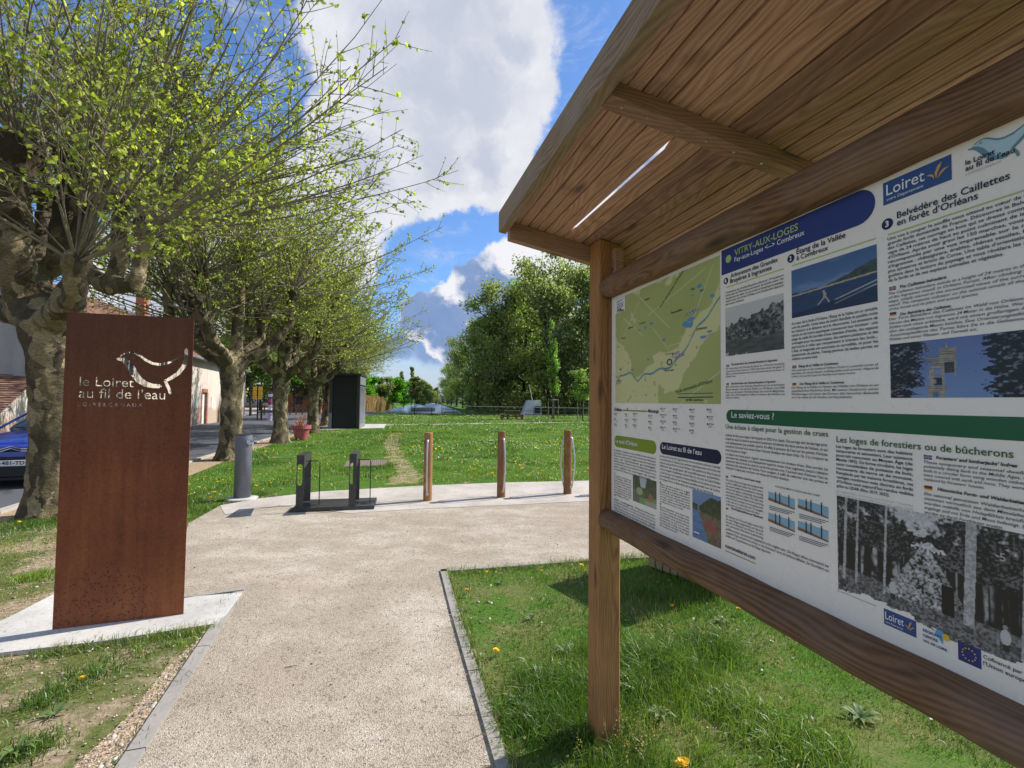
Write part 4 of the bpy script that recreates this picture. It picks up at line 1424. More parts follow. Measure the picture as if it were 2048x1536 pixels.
e2.text('Canal', x0 + .02 * mw, z1 - .118 * mh, width=.06 * mw, bold=.02); e2.text('d’Orléans', x0 + .02 * mw, z1 - .136 * mh, width=.095 * mw, bold=.02)
e2.build('emblem', INK, em)


def pic_arb(U, V):
    sky_ = lerp((.42, .43, .40), (.52, .52, .49), V)
    n_ = fbm(U, V, 22, 11, 4); hor = .30
    top = .62 + .25 * U + .22 * (fbm(U, V * 0, 9, 12, 3) - .5) + .06 * (fbm(U, V, 30, 13, 2) - .5)
    tree = lerp((.012, .014, .012), (.20, .21, .18), sstep(n_, .42, .72))
    tr = lerp((.0, .0, .0), (.22, .22, .19), sstep(fbm(U, V, 55, 15, 2), .4, .7)); tree = tree * .65 + tr * .35
    top = top + .10 * (fbm(U, V, 16, 18, 2) - .5)
    tree = tree * (1 - .6 * (np.abs(U - .3) < .008)[..., None]) * (.55 + .9 * sstep(fbm(U, V, 5, 19, 2), .3, .7))[..., None]
    C = np.where((V < top)[..., None], tree, sky_)
    Vm = hor * 2 - V
    refl = lerp((.02, .024, .02), (.13, .14, .12), fbm(U, Vm * 3, 6, 14, 4))
    refl = np.where(((Vm > top - .1) & (fbm(U, V * .3, 14, 3, 2) > .55))[..., None], (.42, .43, .42), refl)
    return np.where((V < hor)[..., None], refl, C)


def pic_lake(U, V):
    C = lerp((.10, .20, .38), (.05, .11, .25), V)
    C = C + .10 * sstep(fbm(U * .6, V, 4, 21, 4), .5, .8)[..., None]
    hill = .50 + .28 * sstep(U, .35, 1.1) + .06 * (fbm(U, V * 0, 12, 22, 3) - .5)
    C = np.where((V < hill)[..., None], lerp((.012, .02, .012), (.07, .09, .05), fbm(U, V, 25, 23, 3)), C)
    sand = .44 + .07 * U
    C = np.where((V < sand + .03)[..., None], np.array((.40, .33, .22)) + 0 * C, C)
    C = np.where((V < sand)[..., None], lerp((.012, .03, .085), (.03, .06, .14), fbm(U * 3, V * 10, 4, 24, 3)), C)
    for k in (0, 1):
        l = .10 + .42 * (U - .5) + .07 * k
        C = np.where(((np.abs(V - l) < .012) & (U > .55))[..., None], np.array((.35, .36, .38)), C)
    dock = V < .22 - .1 * (1 - U) + .12 * (U - .4)
    C = np.where(dock[..., None], C * .5, C)
    for (a, b_, r) in ((.42, .40, .018), (.43, .35, .022), (.43, .30, .02)):
        C = np.where((np.hypot(U - a, (V - b_) * .8) < r)[..., None], np.array((.40, .34, .28)), C)
    for (a, b_, c, d) in ((.43, .29, .35, .17), (.44, .29, .47, .22), (.47, .22, .48, .18)):
        t = np.clip(((U - a) * (c - a) + (V - b_) * (d - b_)) / ((c - a) ** 2 + (d - b_) ** 2), 0, 1)
        C = np.where((np.hypot(U - a - t * (c - a), V - b_ - t * (d - b_)) < .010)[..., None], np.array((.38, .33, .28)), C)
    return C


def pic_tower(U, V):
    C = lerp((.14, .24, .44), (.09, .14, .34), V) + .04 * fbm(U, V, 3, 31, 3)[..., None]
    n_ = fbm(U, V, 34, 32, 3)
    leaf = lerp((.004, .008, .010), (.20, .22, .25), sstep(n_, .5, .78) ** 1.5) * (.4 + 1.0 * fbm(U, V, 7, 37, 2))[..., None]
    le = .26 + .14 * (fbm(U * 0, V, 7, 33, 3) - .4) + .22 * (n_ - .5) - .06 * (V < .2)
    ri = .70 + .16 * (fbm(U * 0, V, 7, 34, 3) - .5) + .22 * (n_ - .5)
    W_ = np.array((.30, .27, .22))
    def r(a, b_, c, d, col, s=1.0):
        nonlocal C
        m_ = (U > a) & (U < c) & (V > b_) & (V < d)
        C = np.where(m_[..., None], np.array(col) * (1 - .5 * ((V * 26) % 1 < .35)[..., None] * s) * (.6 + .8 * fbm(U, V, 30, 39, 2))[..., None], C)
    r(.30, 0, .42, .12, W_, 0); r(.33, 0, .37, .10, (.10, .17, .33), 0)
    r(.29, .12, .43, .2, W_); r(.31, .2, .34, .55, W_, 0); r(.40, .1, .42, .8, W_, 0); r(.34, .22, .40, .34, (.02, .02, .03), 0)
    r(.34, .50, .50, .66, W_); r(.42, .42, .49, .60, (.05, .05, .05)); r(.425, .60, .44, .92, W_, 0); r(.29, .62, .385, .70, (.24, .21, .17)); r(.30, .34, .42, .36, W_, 0); r(.335, .24, .36, .32, (.25, .22, .18), 0); r(.485, .36, .495, .66, W_, 0); r(.38, .66, .50, .84, W_)
    m_ = (np.abs((V - .44) - 1.5 * (U - .37)) < .010) | (np.abs((V - .44) + 1.5 * (U - .37)) < .010)
    C = np.where((m_ & (U > .33) & (U < .41) & (V > .36) & (V < .52))[..., None], W_, C)
    C = np.where(((U < le) | (U > ri))[..., None], leaf, C)
    return C


def pic_loge(U, V):
    n_ = fbm(U * 2, V, 22, 41, 4); f_ = fbm(U * 2, V, 70, 42, 2); f_ = sstep(f_, .25, .75)
    g_ = .05 + .10 * n_ + .05 * f_
    # trunks between
    tk = fbm(U, V * .02, 110, 43, 2)
    mid = (V > .28) & (V < .62)
    g_ = np.where(mid, .02 + .38 * sstep(tk, .55, .8) * sstep(n_, .3, .65), g_)
    can = V > .58 + .1 * (n_ - .5)
    g_ = np.where(can, .02 + .13 * sstep(f_ * .5 + n_ * .5, .45, .85), g_)
    gap = sstep(n_ + .35 * np.exp(-((U - .35) / .1) ** 2 - ((V - .93) / .12) ** 2), .62, .8)
    g_ = np.where(V > .8, g_ + .45 * gap, g_)
    gr = V < .30 - .12 * (U - .3)
    g_ = np.where(gr, .05 + .22 * f_ * n_ * 1.6, g_)
    # hut: cone, roof cap, door
    cone = (np.abs(U - .36) < .02 + .30 * (.70 - V)) & (V < .70) & (V > .24)
    g_ = np.where(cone & (f_ + n_ > .62), .10 + .55 * f_ * n_ * (1.4 - 1.0 * sstep(U, .36, .5)), g_)
    cap = (np.hypot((U - .37) / .05, (V - .735 + .25 * np.abs(U - .37)) / .03) < .75 + .5 * f_)
    g_ = np.where(cap, .35 + .3 * f_, g_)
    door = (U > .415) & (U < .455) & (V > .24) & (V < .47)
    g_ = np.where(door, .012, g_)
    for (a, w) in ((.035, .006), (.09, .005), (.21, .005), (.50, .014), (.515, .004), (.655, .009), (.74, .006)):
        lo = .22 if a < .6 else .12
        m_ = (np.abs(U - a - .02 * (V - .5)) < w) & (V > lo)
        g_ = np.where(m_, .28 + .2 * f_, g_)
    for (a, b_) in ((.24, .30), (.60, .24)):
        m_ = (np.hypot((U - a) / .014, (V - b_) / .055) < 1); g_ = np.where(m_, .5, g_)
        m_ = (np.hypot((U - a) / .007, (V - b_ - .07) / .016) < 1); g_ = np.where(m_, .28, g_)
        m_ = (np.abs(U - a) < .010) & (V < b_ - .05) & (V > b_ - .10); g_ = np.where(m_, .03, g_)
    # stamp in the corner: a plain dark tablet with a pale figure
    st_ = (U > .755) & (U < .93) & (V > .66) & (V < .93)
    g_ = np.where(st_, .045, g_)
    g_ = np.where(st_ & (np.hypot((U - .855) / (.012 + .03 * np.clip(.9 - V, 0, 1)), (V - .79) / .10) < 1), .30 * (.6 + .4 * f_), g_)
    return np.repeat(np.clip(g_, 0, 1)[..., None], 3, 2) * np.array((1, .99, .97))


def pic_canal(U, V):
    C = lerp((.03, .045, .02), (.10, .13, .06), fbm(U, V, 8, 51, 4))
    C = np.where((np.abs(U - .45) < .16 * V)[..., None] & (V > .62)[..., None], (.42, .46, .48), C)
    C = np.where(((V < .45) & (U < .55))[..., None], lerp((.06, .08, .06), (.16, .2, .15), fbm(U * 3, V, 6, 52, 3)), C)
    C = np.where((np.hypot((U - .3), V - .45) < .14)[..., None], (.28, .38, .16), C)
    C = np.where((V < .22 + .2 * (U - .4))[..., None] & (U > .3)[..., None], (.16, .30, .08), C)
    C = np.where(((U > .55) & (V < .18))[..., None], (.34, .32, .29), C)
    C = np.where((np.hypot((U - .76) / .12, (V - .35) / .13) < fbm(U, V, 20, 53, 2) + .4)[..., None], (.34, .12, .09), C)
    return C


def pic_river(U, V):
    C = lerp((.10, .20, .34), (.16, .26, .42), V)
    hill = .72 + .2 * sstep(U, .25, .7) + .05 * (fbm(U, V * 0, 10, 61, 3) - .5)
    C = np.where(((V < hill) & ((U > .25) | (U < .2)))[..., None], lerp((.010, .018, .008), (.07, .10, .04), fbm(U, V, 18, 62, 3)), C)
    C = np.where(((V < .70 - .35 * U) & (V > .62 - .35 * U) & (U > .2))[..., None], (.22, .24, .08), C)
    wat = (V < .60 - .05 * U)
    C = np.where((wat & (U < .22 + .6 * (.60 - V)))[..., None], lerp((.05, .12, .24), (.12, .24, .42), fbm(U, V * 3, 5, 63, 3)), C)
    rb = wat & (U > .22 + .6 * (.60 - V))
    C = np.where(rb[..., None], lerp((.05, .04, .02), (.26, .18, .12), fbm(U, V, 22, 64, 3)), C)
    C = np.where((np.hypot((U - .66) / .2, (V - .36 + .3 * (U - .6)) / .08) < 1)[..., None], (.30, .06, .05), C)
    C = np.where((np.hypot((U - .15) / .12, (V - .12) / .015) < 1)[..., None], (.7, .7, .68), C)
    return C


x0, z1 = KP(1451, 617); x1, z0 = KP(1568, 700); x1, _ = KP(1568, 640)
z0 = KP(1451, 713)[1]
picture('photo_print', x0, z0, x1, z1, pic_arb, 150, 120)
x0, z1 = KP(1583, 542); z0 = KP(1583, 637)[1]; x1 = KP(1755, 560)[0]
picture('photo_print', x0, z0, x1, z1, pic_lake, 190, 110)
x0, z1 = KP(1780, 689); z0 = KP(1781, 796)[1]; x1 = KP(2085, 720)[0]
picture('photo_print', x0, z0, x1, z1, pic_tower, 220, 110)
x0, z1 = KP(1674, 991); z0 = KP(1676, 1172)[1]; x1 = PX1 - 0.0
picture('photo_print', x0, z0 - .03, min(x1, KP(2150, 1100)[0] + .12), z1, pic_loge, 420, 190,
        mask=lambda U, V: (V > .05 + .10 * fbm(U, V, 30, 71, 3) + .04 * np.sin(U * 9)) )
x0, z1 = KP(1266, 949); z0 = KP(1266, 1001)[1]; x1 = KP(1313, 960)[0]
picture('photo_print', x0, z0, x1, z1, pic_canal, 70, 70)
x0, z1 = KP(1385, 978); z0 = KP(1385, 1073)[1]; x1 = KP(1442, 990)[0]
picture('photo_print', x0, z0, x1, z1, pic_river, 80, 110)
x, z = KP(1690, 1170)
cs = Print(Y3)
for k in range(16):
    a = 2 * math.pi * k / 16; b_ = 2 * math.pi * (k + 1) / 16
    cs.poly([(x + .010 * math.cos(a), z + .010 * math.sin(a)), (x + .010 * math.cos(b_), z + .010 * math.sin(b_)), (x + .009 * math.cos(b_), z + .009 * math.sin(b_)), (x + .009 * math.cos(a), z + .009 * math.sin(a))])
cs.text('cc', x - .005, z - .002, width=.010, bold=.02)
cs.build('licence_mark', INK, panel)
line_px('credit_text', 'Fig. 2. Loge de bûcheron, carte postale ancienne, forêt d’Orléans.', (1676, 1181), (1754, 1210), INK, .01)
x, z = KP(2001, 1121)
Print(Y3).text('5', x, z, width=.008, bold=.0).build('stamp_text', INKGR, panel)

# ================================================================== RUSTY STEEL TOTEM
TL, TR = G(105, 1259, .03), G(367, 1228, .03)
tdir = (TR - TL); TWID = tdir.length; tdir.normalize()
TROT = math.atan2(tdir.y, tdir.x)
totem = empty('steel_totem', (TL.x, TL.y, 0.03), TROT, 'tall rusty brown steel totem sign with cut-out bird and lettering on concrete slab', 'totem sign')
TMI = (Matrix.Translation((TL.x, TL.y, 0.0)) @ Matrix.Rotation(TROT, 4, 'Z')).inverted()


def TP(px, py):
    o = TMI @ CAMP; d = TMI.to_3x3() @ ray(px, py)
    p = o + d * (-o.y / d.y)
    return (p.x, p.z)


def C2(x, y): return TP(x * 560 / 1870, 600 + y * 460 / 1536)    # zoomed-crop pixels -> totem plane


THT = TP(270, 631)[1] + 0.005


def rust_b(t, b, co):
    O = co.outputs['Object']
    n1 = t.noise(t.mapping(O, (1, 1, .6)), 2.2, 5, 0.6)
    n2 = t.noise(O, 40, 5, 0.75)
    n3 = t.noise(t.mapping(O, (14, 14, 0.8)), 1.5, 5, 0.6)
    sep = t.new('ShaderNodeSeparateXYZ'); t.link(O, sep.inputs[0])
    f = t.math('ADD', t.math('MULTIPLY', n1, 0.45), t.math('ADD', t.math('MULTIPLY', n2, 0.3), t.math('MULTIPLY', n3, 0.25)))
    col = t.ramp(f, [(0.34, (0.11, 0.031, 0.013)), (0.5, (0.215, 0.066, 0.025)), (0.64, (0.32, 0.105, 0.038))])
    # darker towards the top, warmer splashed foot
    top = t.maprange(t.math('ADD', sep.outputs[2], t.math('MULTIPLY', n1, .9)), 1.3, 2.6, 0, 0.62, True)
    col = t.mix(top, col, (0.042, 0.019, 0.013))
    # splash spots in a heap at the foot
    dx = t.math('SUBTRACT', sep.outputs[0], 0.30)
    dz = t.math('SUBTRACT', sep.outputs[2], 0.05)
    r = t.math('SQRT', t.math('ADD', t.math('POWER', t.math('MULTIPLY', dx, 1.15), 2.0), t.math('POWER', dz, 2.0)))
    m = t.maprange(t.math('ADD', r, t.math('MULTIPLY', n1, .22)), 0.52, 0.40, 0, 1, True)
    v = t.vor(t.vmath('ADD', O, t.vmath('SCALE', t.noise(O, 12, 2, out=1), .02)), 42)
    spots = t.maprange(v, 0.38, 0.26, 0, 1)
    v2 = t.maprange(t.vor(O, 75), 0.26, 0.16, 0, .8)
    spots = t.math('MAXIMUM', spots, t.math('MULTIPLY', v2, t.maprange(t.noise(O, 7, 2), .45, .6, 0, 1)))
    col = t.mix(t.math('MULTIPLY', m, 0.25), col, (0.27, 0.10, 0.045))
    col = t.mix(t.math('MULTIPLY', t.math('MULTIPLY', spots, m), .55), col, (0.045, 0.014, 0.008))
    v3 = t.maprange(t.noise(O, 130, 2, 0.5), .60, .72, 0, .55)
    col = t.mix(v3, col, (0.04, 0.015, 0.009))
    t.link(col, b.inputs['Base Color'])
    t.link(t.bump(n2, 0.25, 0.002), b.inputs['Normal'])


RUST = mat('weathering_steel', rough=0.72, spec=0.3, build=rust_b)


def text_splines(s, bold=0.0):
    cu = bpy.data.curves.new('t', 'FONT'); cu.body = s; cu.offset = bold; cu.resolution_u = 6
    o = bpy.data.objects.new('t', cu); COL.objects.link(o)
    for q in bpy.context.selected_objects: q.select_set(False)
    o.select_set(True); bpy.context.view_layer.objects.active = o
    bpy.ops.object.convert(target='CURVE')
    out = []
    for sp in o.data.splines:
        pts = []
        bp = sp.bezier_points
        n = len(bp)
        for i in range(n):
            a, b_ = bp[i], bp[(i + 1) % n]
            st_ = (a.handle_right - a.co).length + (b_.handle_left - b_.co).length
            k = 1 if (b_.co - a.co).length < 0.02 else 5
            for j in range(k):
                t = j / k
                p = a.co * (1 - t) ** 3 + a.handle_right * 3 * t * (1 - t) ** 2 + b_.handle_left * 3 * t * t * (1 - t) + b_.co * t ** 3
                pts.append((p.x, p.y))
        out.append(pts)
    d = o.data
    bpy.data.objects.remove(o)
    return out


holes = []


def cut_text(s, a, b_, bold, stencil=True):
    """a: crop pixel of the baseline start, b_: crop pixel of the baseline end"""
    x0, z0 = C2(*a); x1, z1_ = C2(*b_)
    S = text_splines(s, bold)
    xs = [p[0] for q in S for p in q]
    w = max(xs) - min(xs); mn = min(xs)
    k = (x1 - x0) / w
    for q in S:
        holes.append([(x0 + (p[0] - mn) * k, z0 + p[1] * k + (z1_ - z0) * (p[0] - mn) / w) for p in q])


cut_text('le Loiret', (530, 572), (893, 582), 0.012)
cut_text('au fil de l’eau', (525, 652), (1103, 664), 0.012)
cut_text('L O I R E & C A N A U X', (518, 708), (950, 713), 0.055)


def crop_stroke(pts):
    P = [Vector(C2(a, b_)) for a, b_, w in pts]
    w = [(Vector(C2(a, b_)) - Vector(C2(a + w, b_))).length for a, b_, w in pts]
    # round ends
    L, R = [], []
    for i, p in enumerate(P):
        d = (P[min(i + 1, len(P) - 1)] - P[max(i - 1, 0)]).normalized()
        n = Vector((-d.y, d.x)) * w[i] / 2
        L.append(p + n); R.append(p - n)
    d0 = (P[0] - P[1]).normalized() * w[0] / 2
    d1 = (P[-1] - P[-2]).normalized() * w[-1] / 2
    n0 = Vector((-d0.y, d0.x)); n1 = Vector((-d1.y, d1.x))
    capb = [P[-1] + n1 * -1 * math.cos(t) * 0.98 + d1 * math.sin(t) for t in (math.pi * .25, math.pi * .5, math.pi * .75)]
    capa = [P[0] + n0 * -1 * math.cos(t) * 0.98 + d0 * math.sin(t) for t in (math.pi * .25, math.pi * .5, math.pi * .75)]
    holes.append([tuple(q) for q in L + capb + R[::-1] + capa])


crop_stroke([(785, 393, 20), (822, 398, 32), (852, 420, 44), (880, 455, 50), (900, 495, 50), (930, 535, 50), (975, 563, 42), (1020, 574, 34), (1068, 576, 30)])
crop_stroke([(800, 378, 8), (828, 360, 10), (860, 350, 12), (900, 354, 13), (940, 375, 16), (975, 402, 20), (1020, 424, 20), (1065, 431, 20), (1120, 422, 18), (1170, 398, 14), (1208, 372, 10)])
crop_stroke([(1244, 332, 24), (1244, 395, 26), (1226, 445, 30), (1190, 490, 30), (1145, 520, 28), (1104, 541, 26), (1118, 572, 24), (1130, 598, 22), (1136, 622, 20)])
crop_stroke([(880, 388, 9), (893, 390, 9)])

TLT = TP(147, 625); TRT = TP(393, 637)
from mathutils.geometry import delaunay_2d_cdt
outer = [(0.0, 0.031), (TWID, 0.031), (TWID, TRT[1]), (0.0, TLT[1])]
cv, ce = [], []
for poly_ in [outer] + holes:
    k0 = len(cv); cv += [Vector((p[0], p[1])) for p in poly_]
    ce += [(k0 + i, k0 + (i + 1) % len(poly_)) for i in range(len(poly_))]
ov, oe, of, *_r = delaunay_2d_cdt(cv, ce, [], 0, 1e-6)
cen = np.array([[sum(ov[i].x for i in f) / len(f), sum(ov[i].y for i in f) / len(f)] for f in of])
solid = inside(cen, outer)
par = np.zeros(len(cen), bool)
for h in holes: par ^= inside(cen, h)
solid &= ~par
bm = bmesh.new()
FV = [bm.verts.new((v.x, -.003, v.y - .03)) for v in ov]; BV = [bm.verts.new((v.x, .003, v.y - .03)) for v in ov]
cnt = {}
for f, s_ in zip(of, solid):
    if not s_: continue
    bm.faces.new([FV[i] for i in f]); bm.faces.new([BV[i] for i in f[::-1]])
    for i in range(len(f)):
        e = (f[i], f[(i + 1) % len(f)])
        cnt[e] = 1
for (i, j) in list(cnt):
    if (j, i) not in cnt: bm.faces.new((FV[i], BV[i], BV[j], FV[j]))
loose = [v for v in bm.verts if not v.link_faces]
bmesh.ops.delete(bm, geom=loose, context='VERTS')
bmesh.ops.recalc_face_normals(bm, faces=bm.faces)
me = bpy.data.meshes.new('steel_plate'); bm.to_mesh(me); bm.free()
plate = link_mesh('steel_plate', me, RUST, totem)
obj('base_plate', bx((.02, .0065, 0.0), (TWID - .02, .05, .010)), RUST, totem)
# ================================================================== STREET FURNITURE NEAR THE LAWN
def round_post(px, pyb, pyt, rot, label, r=0.068):
    b = G(px, pyb)
    h = AT(px, pyt, b.y).z
    t = empty('bike_post', (b.x, b.y, 0.008), rot, label, 'bike stand', 'wooden bike leaning posts along the plaza edge')
    bm = bmesh.new()
    lathe(bm, [(r * 1.05, 0), (r * 1.02, h * .3), (r, h * .8), (r * .98, h - .012), (r * .9, h - .001)], 20)
    for v in bm.verts:
        n = mnoise.noise(Vector((v.co.x * 9 + px, v.co.y * 9, v.co.z * 1.3))) * .003
        v.co.x += v.co.x * n / r; v.co.y += v.co.y * n / r
    obj('round_post', bm, W_BOLL, t, smooth=False)
    for s in (-1, 1):
        bm = bmesh.new()
        z0, z1 = h * .10, h * .885
        pts = [(0, s * (r - .01), z1), (0, s * (r + .025), z1)]
        n = 12
        for k in range(n + 1):
            f = k / n
            pts.append((0, s * (r + .035 + .062 * math.sin(math.pi * f)), z1 - .02 - (z1 - z0 - .04) * f))
        pts += [(0, s * (r + .025), z0), (0, s * (r - .01), z0)]
        tube(bm, pts, 0.0135, 10)
        obj('curved_handle', bm, GALV, t, smooth=True)
        for z in (z0, z1):
            bm = bmesh.new(); cyl(bm, (0, s * (r - .004), z), (0, s * (r + .008), z), .024, seg=12)
            obj('bolt', bm, GALV, t)
    return t


round_post(855, 1002, 866, rad(3), 'round wooden post with steel hoops, nearest the dark bike racks')
round_post(1002, 995, 863, rad(24), 'round wooden post with steel hoops, middle one of those left of the kiosk')
round_post(1135, 988, 861, rad(40), 'round wooden post with steel hoops just left of the kiosk post')
round_post(1268, 984, 858, rad(50), 'round wooden post with steel hoops hidden behind the printed panel')

# grey drinking bollard with tap
b = G(484, 999)
t = empty('water_bollard', (b.x, b.y, 0), 0, 'grey cylindrical water bollard with chrome tap beside the tree', 'drinking fountain')
h = AT(484, 869, b.y).z; r = 0.122
bm = bmesh.new(); lathe(bm, [(r, 0), (r, h - .03), (r * .985, h - .008), (r * .95, h)], 40)
ob = obj('column', bm, GREYPAINT, t)
for f in ob.data.polygons: f.use_smooth = abs(f.normal.z) < .5
bm = bmesh.new(); lathe(bm, [(r + .004, 0), (r + .004, .01), (r * .9, .012)], 40, (0, 0, h - .004)); obj('cap', bm, DARKSTEEL, t)
bm = bmesh.new(); lathe(bm, [(.23, 0), (.23, .03), (.19, .04)], 24); obj('footing', bm, CONCRETE, t)
ang = -0.45
d = Vector((math.cos(ang), math.sin(ang), 0))
bm = bmesh.new(); tube(bm, [d * (r - .02) + Vector((0, 0, h - .11)), d * (r + .05) + Vector((0, 0, h - .11)), d * (r + .085) + Vector((0, 0, h - .13)), d * (r + .09) + Vector((0, 0, h - .165))], .024, 12)
obj('tap', bm, CHROME, t, smooth=True)
bm = bmesh.new(); cyl(bm, d * (r - .005) + Vector((0, 0, h - .11)), d * (r + .02) + Vector((0, 0, h - .11)), .052, seg=20); obj('tap_rose', bm, CHROME, t, smooth=False)
bm = bmesh.new(); tube(bm, [d * (r + .04) + Vector((0, 0, h - .095)), d * (r + .12) + Vector((0.03, 0.02, h - .08)), d * (r + .19) + Vector((0.06, 0.04, h - .085))], [.016, .013, .016], 10)
obj('tap_lever', bm, CHROME, t, smooth=True)

# dark bike pump / lock rack: base tray with two folded uprights and wire hoops
A, B = G(575, 1026), G(747, 1013)
dv = (B - A); L = dv.length; dv.normalize(); rot = rad(12)
t = empty('bike_rack', (A.x, A.y, 0.008), rot, 'dark grey steel bike rack with two slotted uprights on a base tray', 'bike rack')
DP = 0.60
bm = bmesh.new()
vs = [(-.0, 0, 0), (L, 0, 0), (L, DP, 0), (0, DP, 0), (.06, .0, .055), (L, .0, .055), (L, DP, .055), (.06, DP, .055)]
V = [bm.verts.new(v) for v in vs]
for f in ((0, 3, 2, 1), (4, 5, 6, 7), (0, 1, 5, 4), (1, 2, 6, 5), (2, 3, 7, 6), (3, 0, 4, 7)): bm.faces.new([V[i] for i in f])
tray = obj('base_tray', bm, DARKSTEEL, t, bevel=.004)
for k, xo in enumerate((.10, L - .36)):
    hh = 0.80 if k == 0 else 0.81
    # folded upright: slotted front plate (stadium slot), top return, back plate
    cu2 = bpy.data.curves.new('u', 'CURVE'); cu2.dimensions = '2D'; cu2.fill_mode = 'BOTH'; cu2.extrude = .0035

    def asp(pts):
        sp = cu2.splines.new('POLY'); sp.points.add(len(pts) - 1)
        for q, p in zip(sp.points, pts): q.co = (p[0], p[1], 0, 1)
        sp.use_cyclic_u = True
    WF = .10
    asp([(0, .056), (WF, .056), (WF, hh), (0, hh)])
    sw, s0, s1 = .034, hh * .50, hh * .80
    asp([(WF * .45 + sw * math.cos(a), s1 + sw * math.sin(a)) for a in [math.pi * q / 8 for q in range(9)]] + [(WF * .45 + sw * math.cos(a), s0 + sw * math.sin(a)) for a in [math.pi + math.pi * q / 8 for q in range(9)]])
    o2 = bpy.data.objects.new('t', cu2); COL.objects.link(o2)
    dgx = bpy.context.evaluated_depsgraph_get(); dgx.update()
    me = bpy.data.meshes.new_from_object(o2.evaluated_get(dgx)); bpy.data.objects.remove(o2)
    me.transform(Matrix.Translation((xo, .02, 0)) @ Matrix.Rotation(math.pi / 2, 4, 'X')); me.materials.clear()
    up = link_mesh('upright', me, DARKSTEEL, t)
    obj('upright_top', bx((xo, .024, hh - .012), (xo + WF, .52, hh)), DARKSTEEL, up)
    obj('upright_back', bx((xo + .0, .51, .056), (xo + WF - .0, .52, hh - .013)), DARKSTEEL, up)
    bm = bmesh.new()
    vv = [bm.verts.new(p) for p in ((xo + WF - .006, .024, hh - .013), (xo + WF - .006, .509, hh - .013), (xo + WF - .006, .509, hh - .10), (xo + WF - .006, .024, hh - .19))]
    f_ = bm.faces.new(vv); r_ = bmesh.ops.extrude_face_region(bm, geom=[f_]); bmesh.ops.translate(bm, verts=[v for v in r_['geom'] if isinstance(v, bmesh.types.BMVert)], vec=(.006, 0, 0))
    obj('upright_cheek', bm, DARKSTEEL, up)
    bm = bmesh.new()
    tube(bm, [(xo + WF - .03, .15, hh - .10), (xo + WF + .17, .15, hh - .10), (xo + WF + .19, .15, hh - .12), (xo + WF + .19, .15, .056)], .007, 8)
    obj('wire_hoop', bm, BLACKP, t)
    bm = bmesh.new(); box(bm, (xo + WF + .10, .17, .0565), (.10, .12, .002)); obj('tray_slot', bm, BLACKP, tray)

# drain grate in the lawn
A, B, C_ = G(688, 934), G(772, 932), G(775, 919)
dv = (B - A); L = dv.length; dv.normalize()
t = empty('drain_grate', (A.x, A.y, 0.001), math.atan2(dv.y, dv.x), 'rusty brown cast grid cover set flat in the lawn', 'drain cover')
GR = simple_worn('rusty_cast_iron', (0.26, 0.21, 0.17), 0.9, 0.2, 0.3, 20, 0.3)
gw = (C_ - B).length * .9
obj('tray', bx((0, 0, -.02), (L, gw, .004)), GR, t)
for i in range(9): obj('grate_bar', bx((0, gw * i / 8 - .012, .0042), (L, gw * i / 8 + .012, .012)), GR, t)
for i in range(19): obj('grate_bar', bx((L * i / 18 - .010, .0, .0041), (L * i / 18 + .010, gw, .010)), GR, t)

# pink planter with a dead shrub
b = G(602, 880)
t = empty('planter', (b.x, b.y, 0), 0, 'pink plastic flower pot with dead brown plant between the plane trees', 'planter')
PINK = simple_worn('pink_plastic', (0.40, 0.10, 0.11), 0.45, 0, 0.15, 6, 0.05)
sc = (G(622, 880) - G(583, 880)).length / 2
hp = AT(602, 850, b.y).z
bm = bmesh.new(); lathe(bm, [(sc * .55, 0), (sc * .60, .02), (sc * .86, hp * .72), (sc * .90, hp * .72), (sc, hp * .76), (sc, hp), (sc * .92, hp), (sc * .86, hp * .8), (sc * .1, hp * .8)], 32)
ob = obj('pot', bm, PINK, t)
bm = bmesh.new(); lathe(bm, [(sc * .84, 0), (sc * .5, .03), (.02, .05)], 24, (0, 0, hp * .82)); obj('soil', bm, SOIL, t)
bm = bmesh.new()
for i in range(34):
    a = random.uniform(0, 6.28); l = random.uniform(.3, .62); lean = random.uniform(.02, .28)
    p0 = Vector((random.uniform(-.1, .1), random.uniform(-.1, .1), hp * .8))
    p1 = p0 + Vector((math.cos(a) * lean * .5, math.sin(a) * lean * .5, l * .5)); p2 = p0 + Vector((math.cos(a) * lean * 1.2, math.sin(a) * lean * 1.2, l))
    tube(bm, [p0, p1, p2], [.012, .009, .004], 5)
obj('dead_stem', bm, simple_worn('dead_plant', (0.36, 0.17, 0.09), 0.9, 0, 0.35, 20, 0.1), t)

# ================================================================== wooden slatted enclosure behind the panel
A, B = G(1297, 1136), G(1408, 1178)
dv = (B - A); dv.normalize()
t = empty('wooden_enclosure', (A.x, A.y, 0), math.atan2(dv.y, dv.x), 'low enclosure of weathered vertical boards on the grass behind the kiosk', 'wooden box')
EL, EW, EH = 0.85, 0.6, 0.98
obj('core', bx((.03, .03, .02), (EL - .03, EW - .03, EH - .05)), W_CLAD, t)
n = 10
for i in range(n):
    w = EL / n
    for (y0, y1) in ((0, .022), (EW - .022, EW)):
        obj('board', bx((i * w + .004, y0, .015 + random.uniform(0, .01)), ((i + 1) * w - .010, y1, EH)), W_CLAD, t, bevel=.002)
n = 7
for i in range(n):
    w = (EW - .05) / n
    for (x0, x1) in ((0, .022), (EL - .022, EL)):
        obj('board', bx((x0, .025 + i * w + .004, .015), (x1, .025 + (i + 1) * w - .004, EH)), W_CLAD, t, bevel=.002)
obj('lid', bx((-.03, -.03, EH + .002), (EL + .03, EW + .03, EH + .04)), W_CLAD, t, bevel=.003)

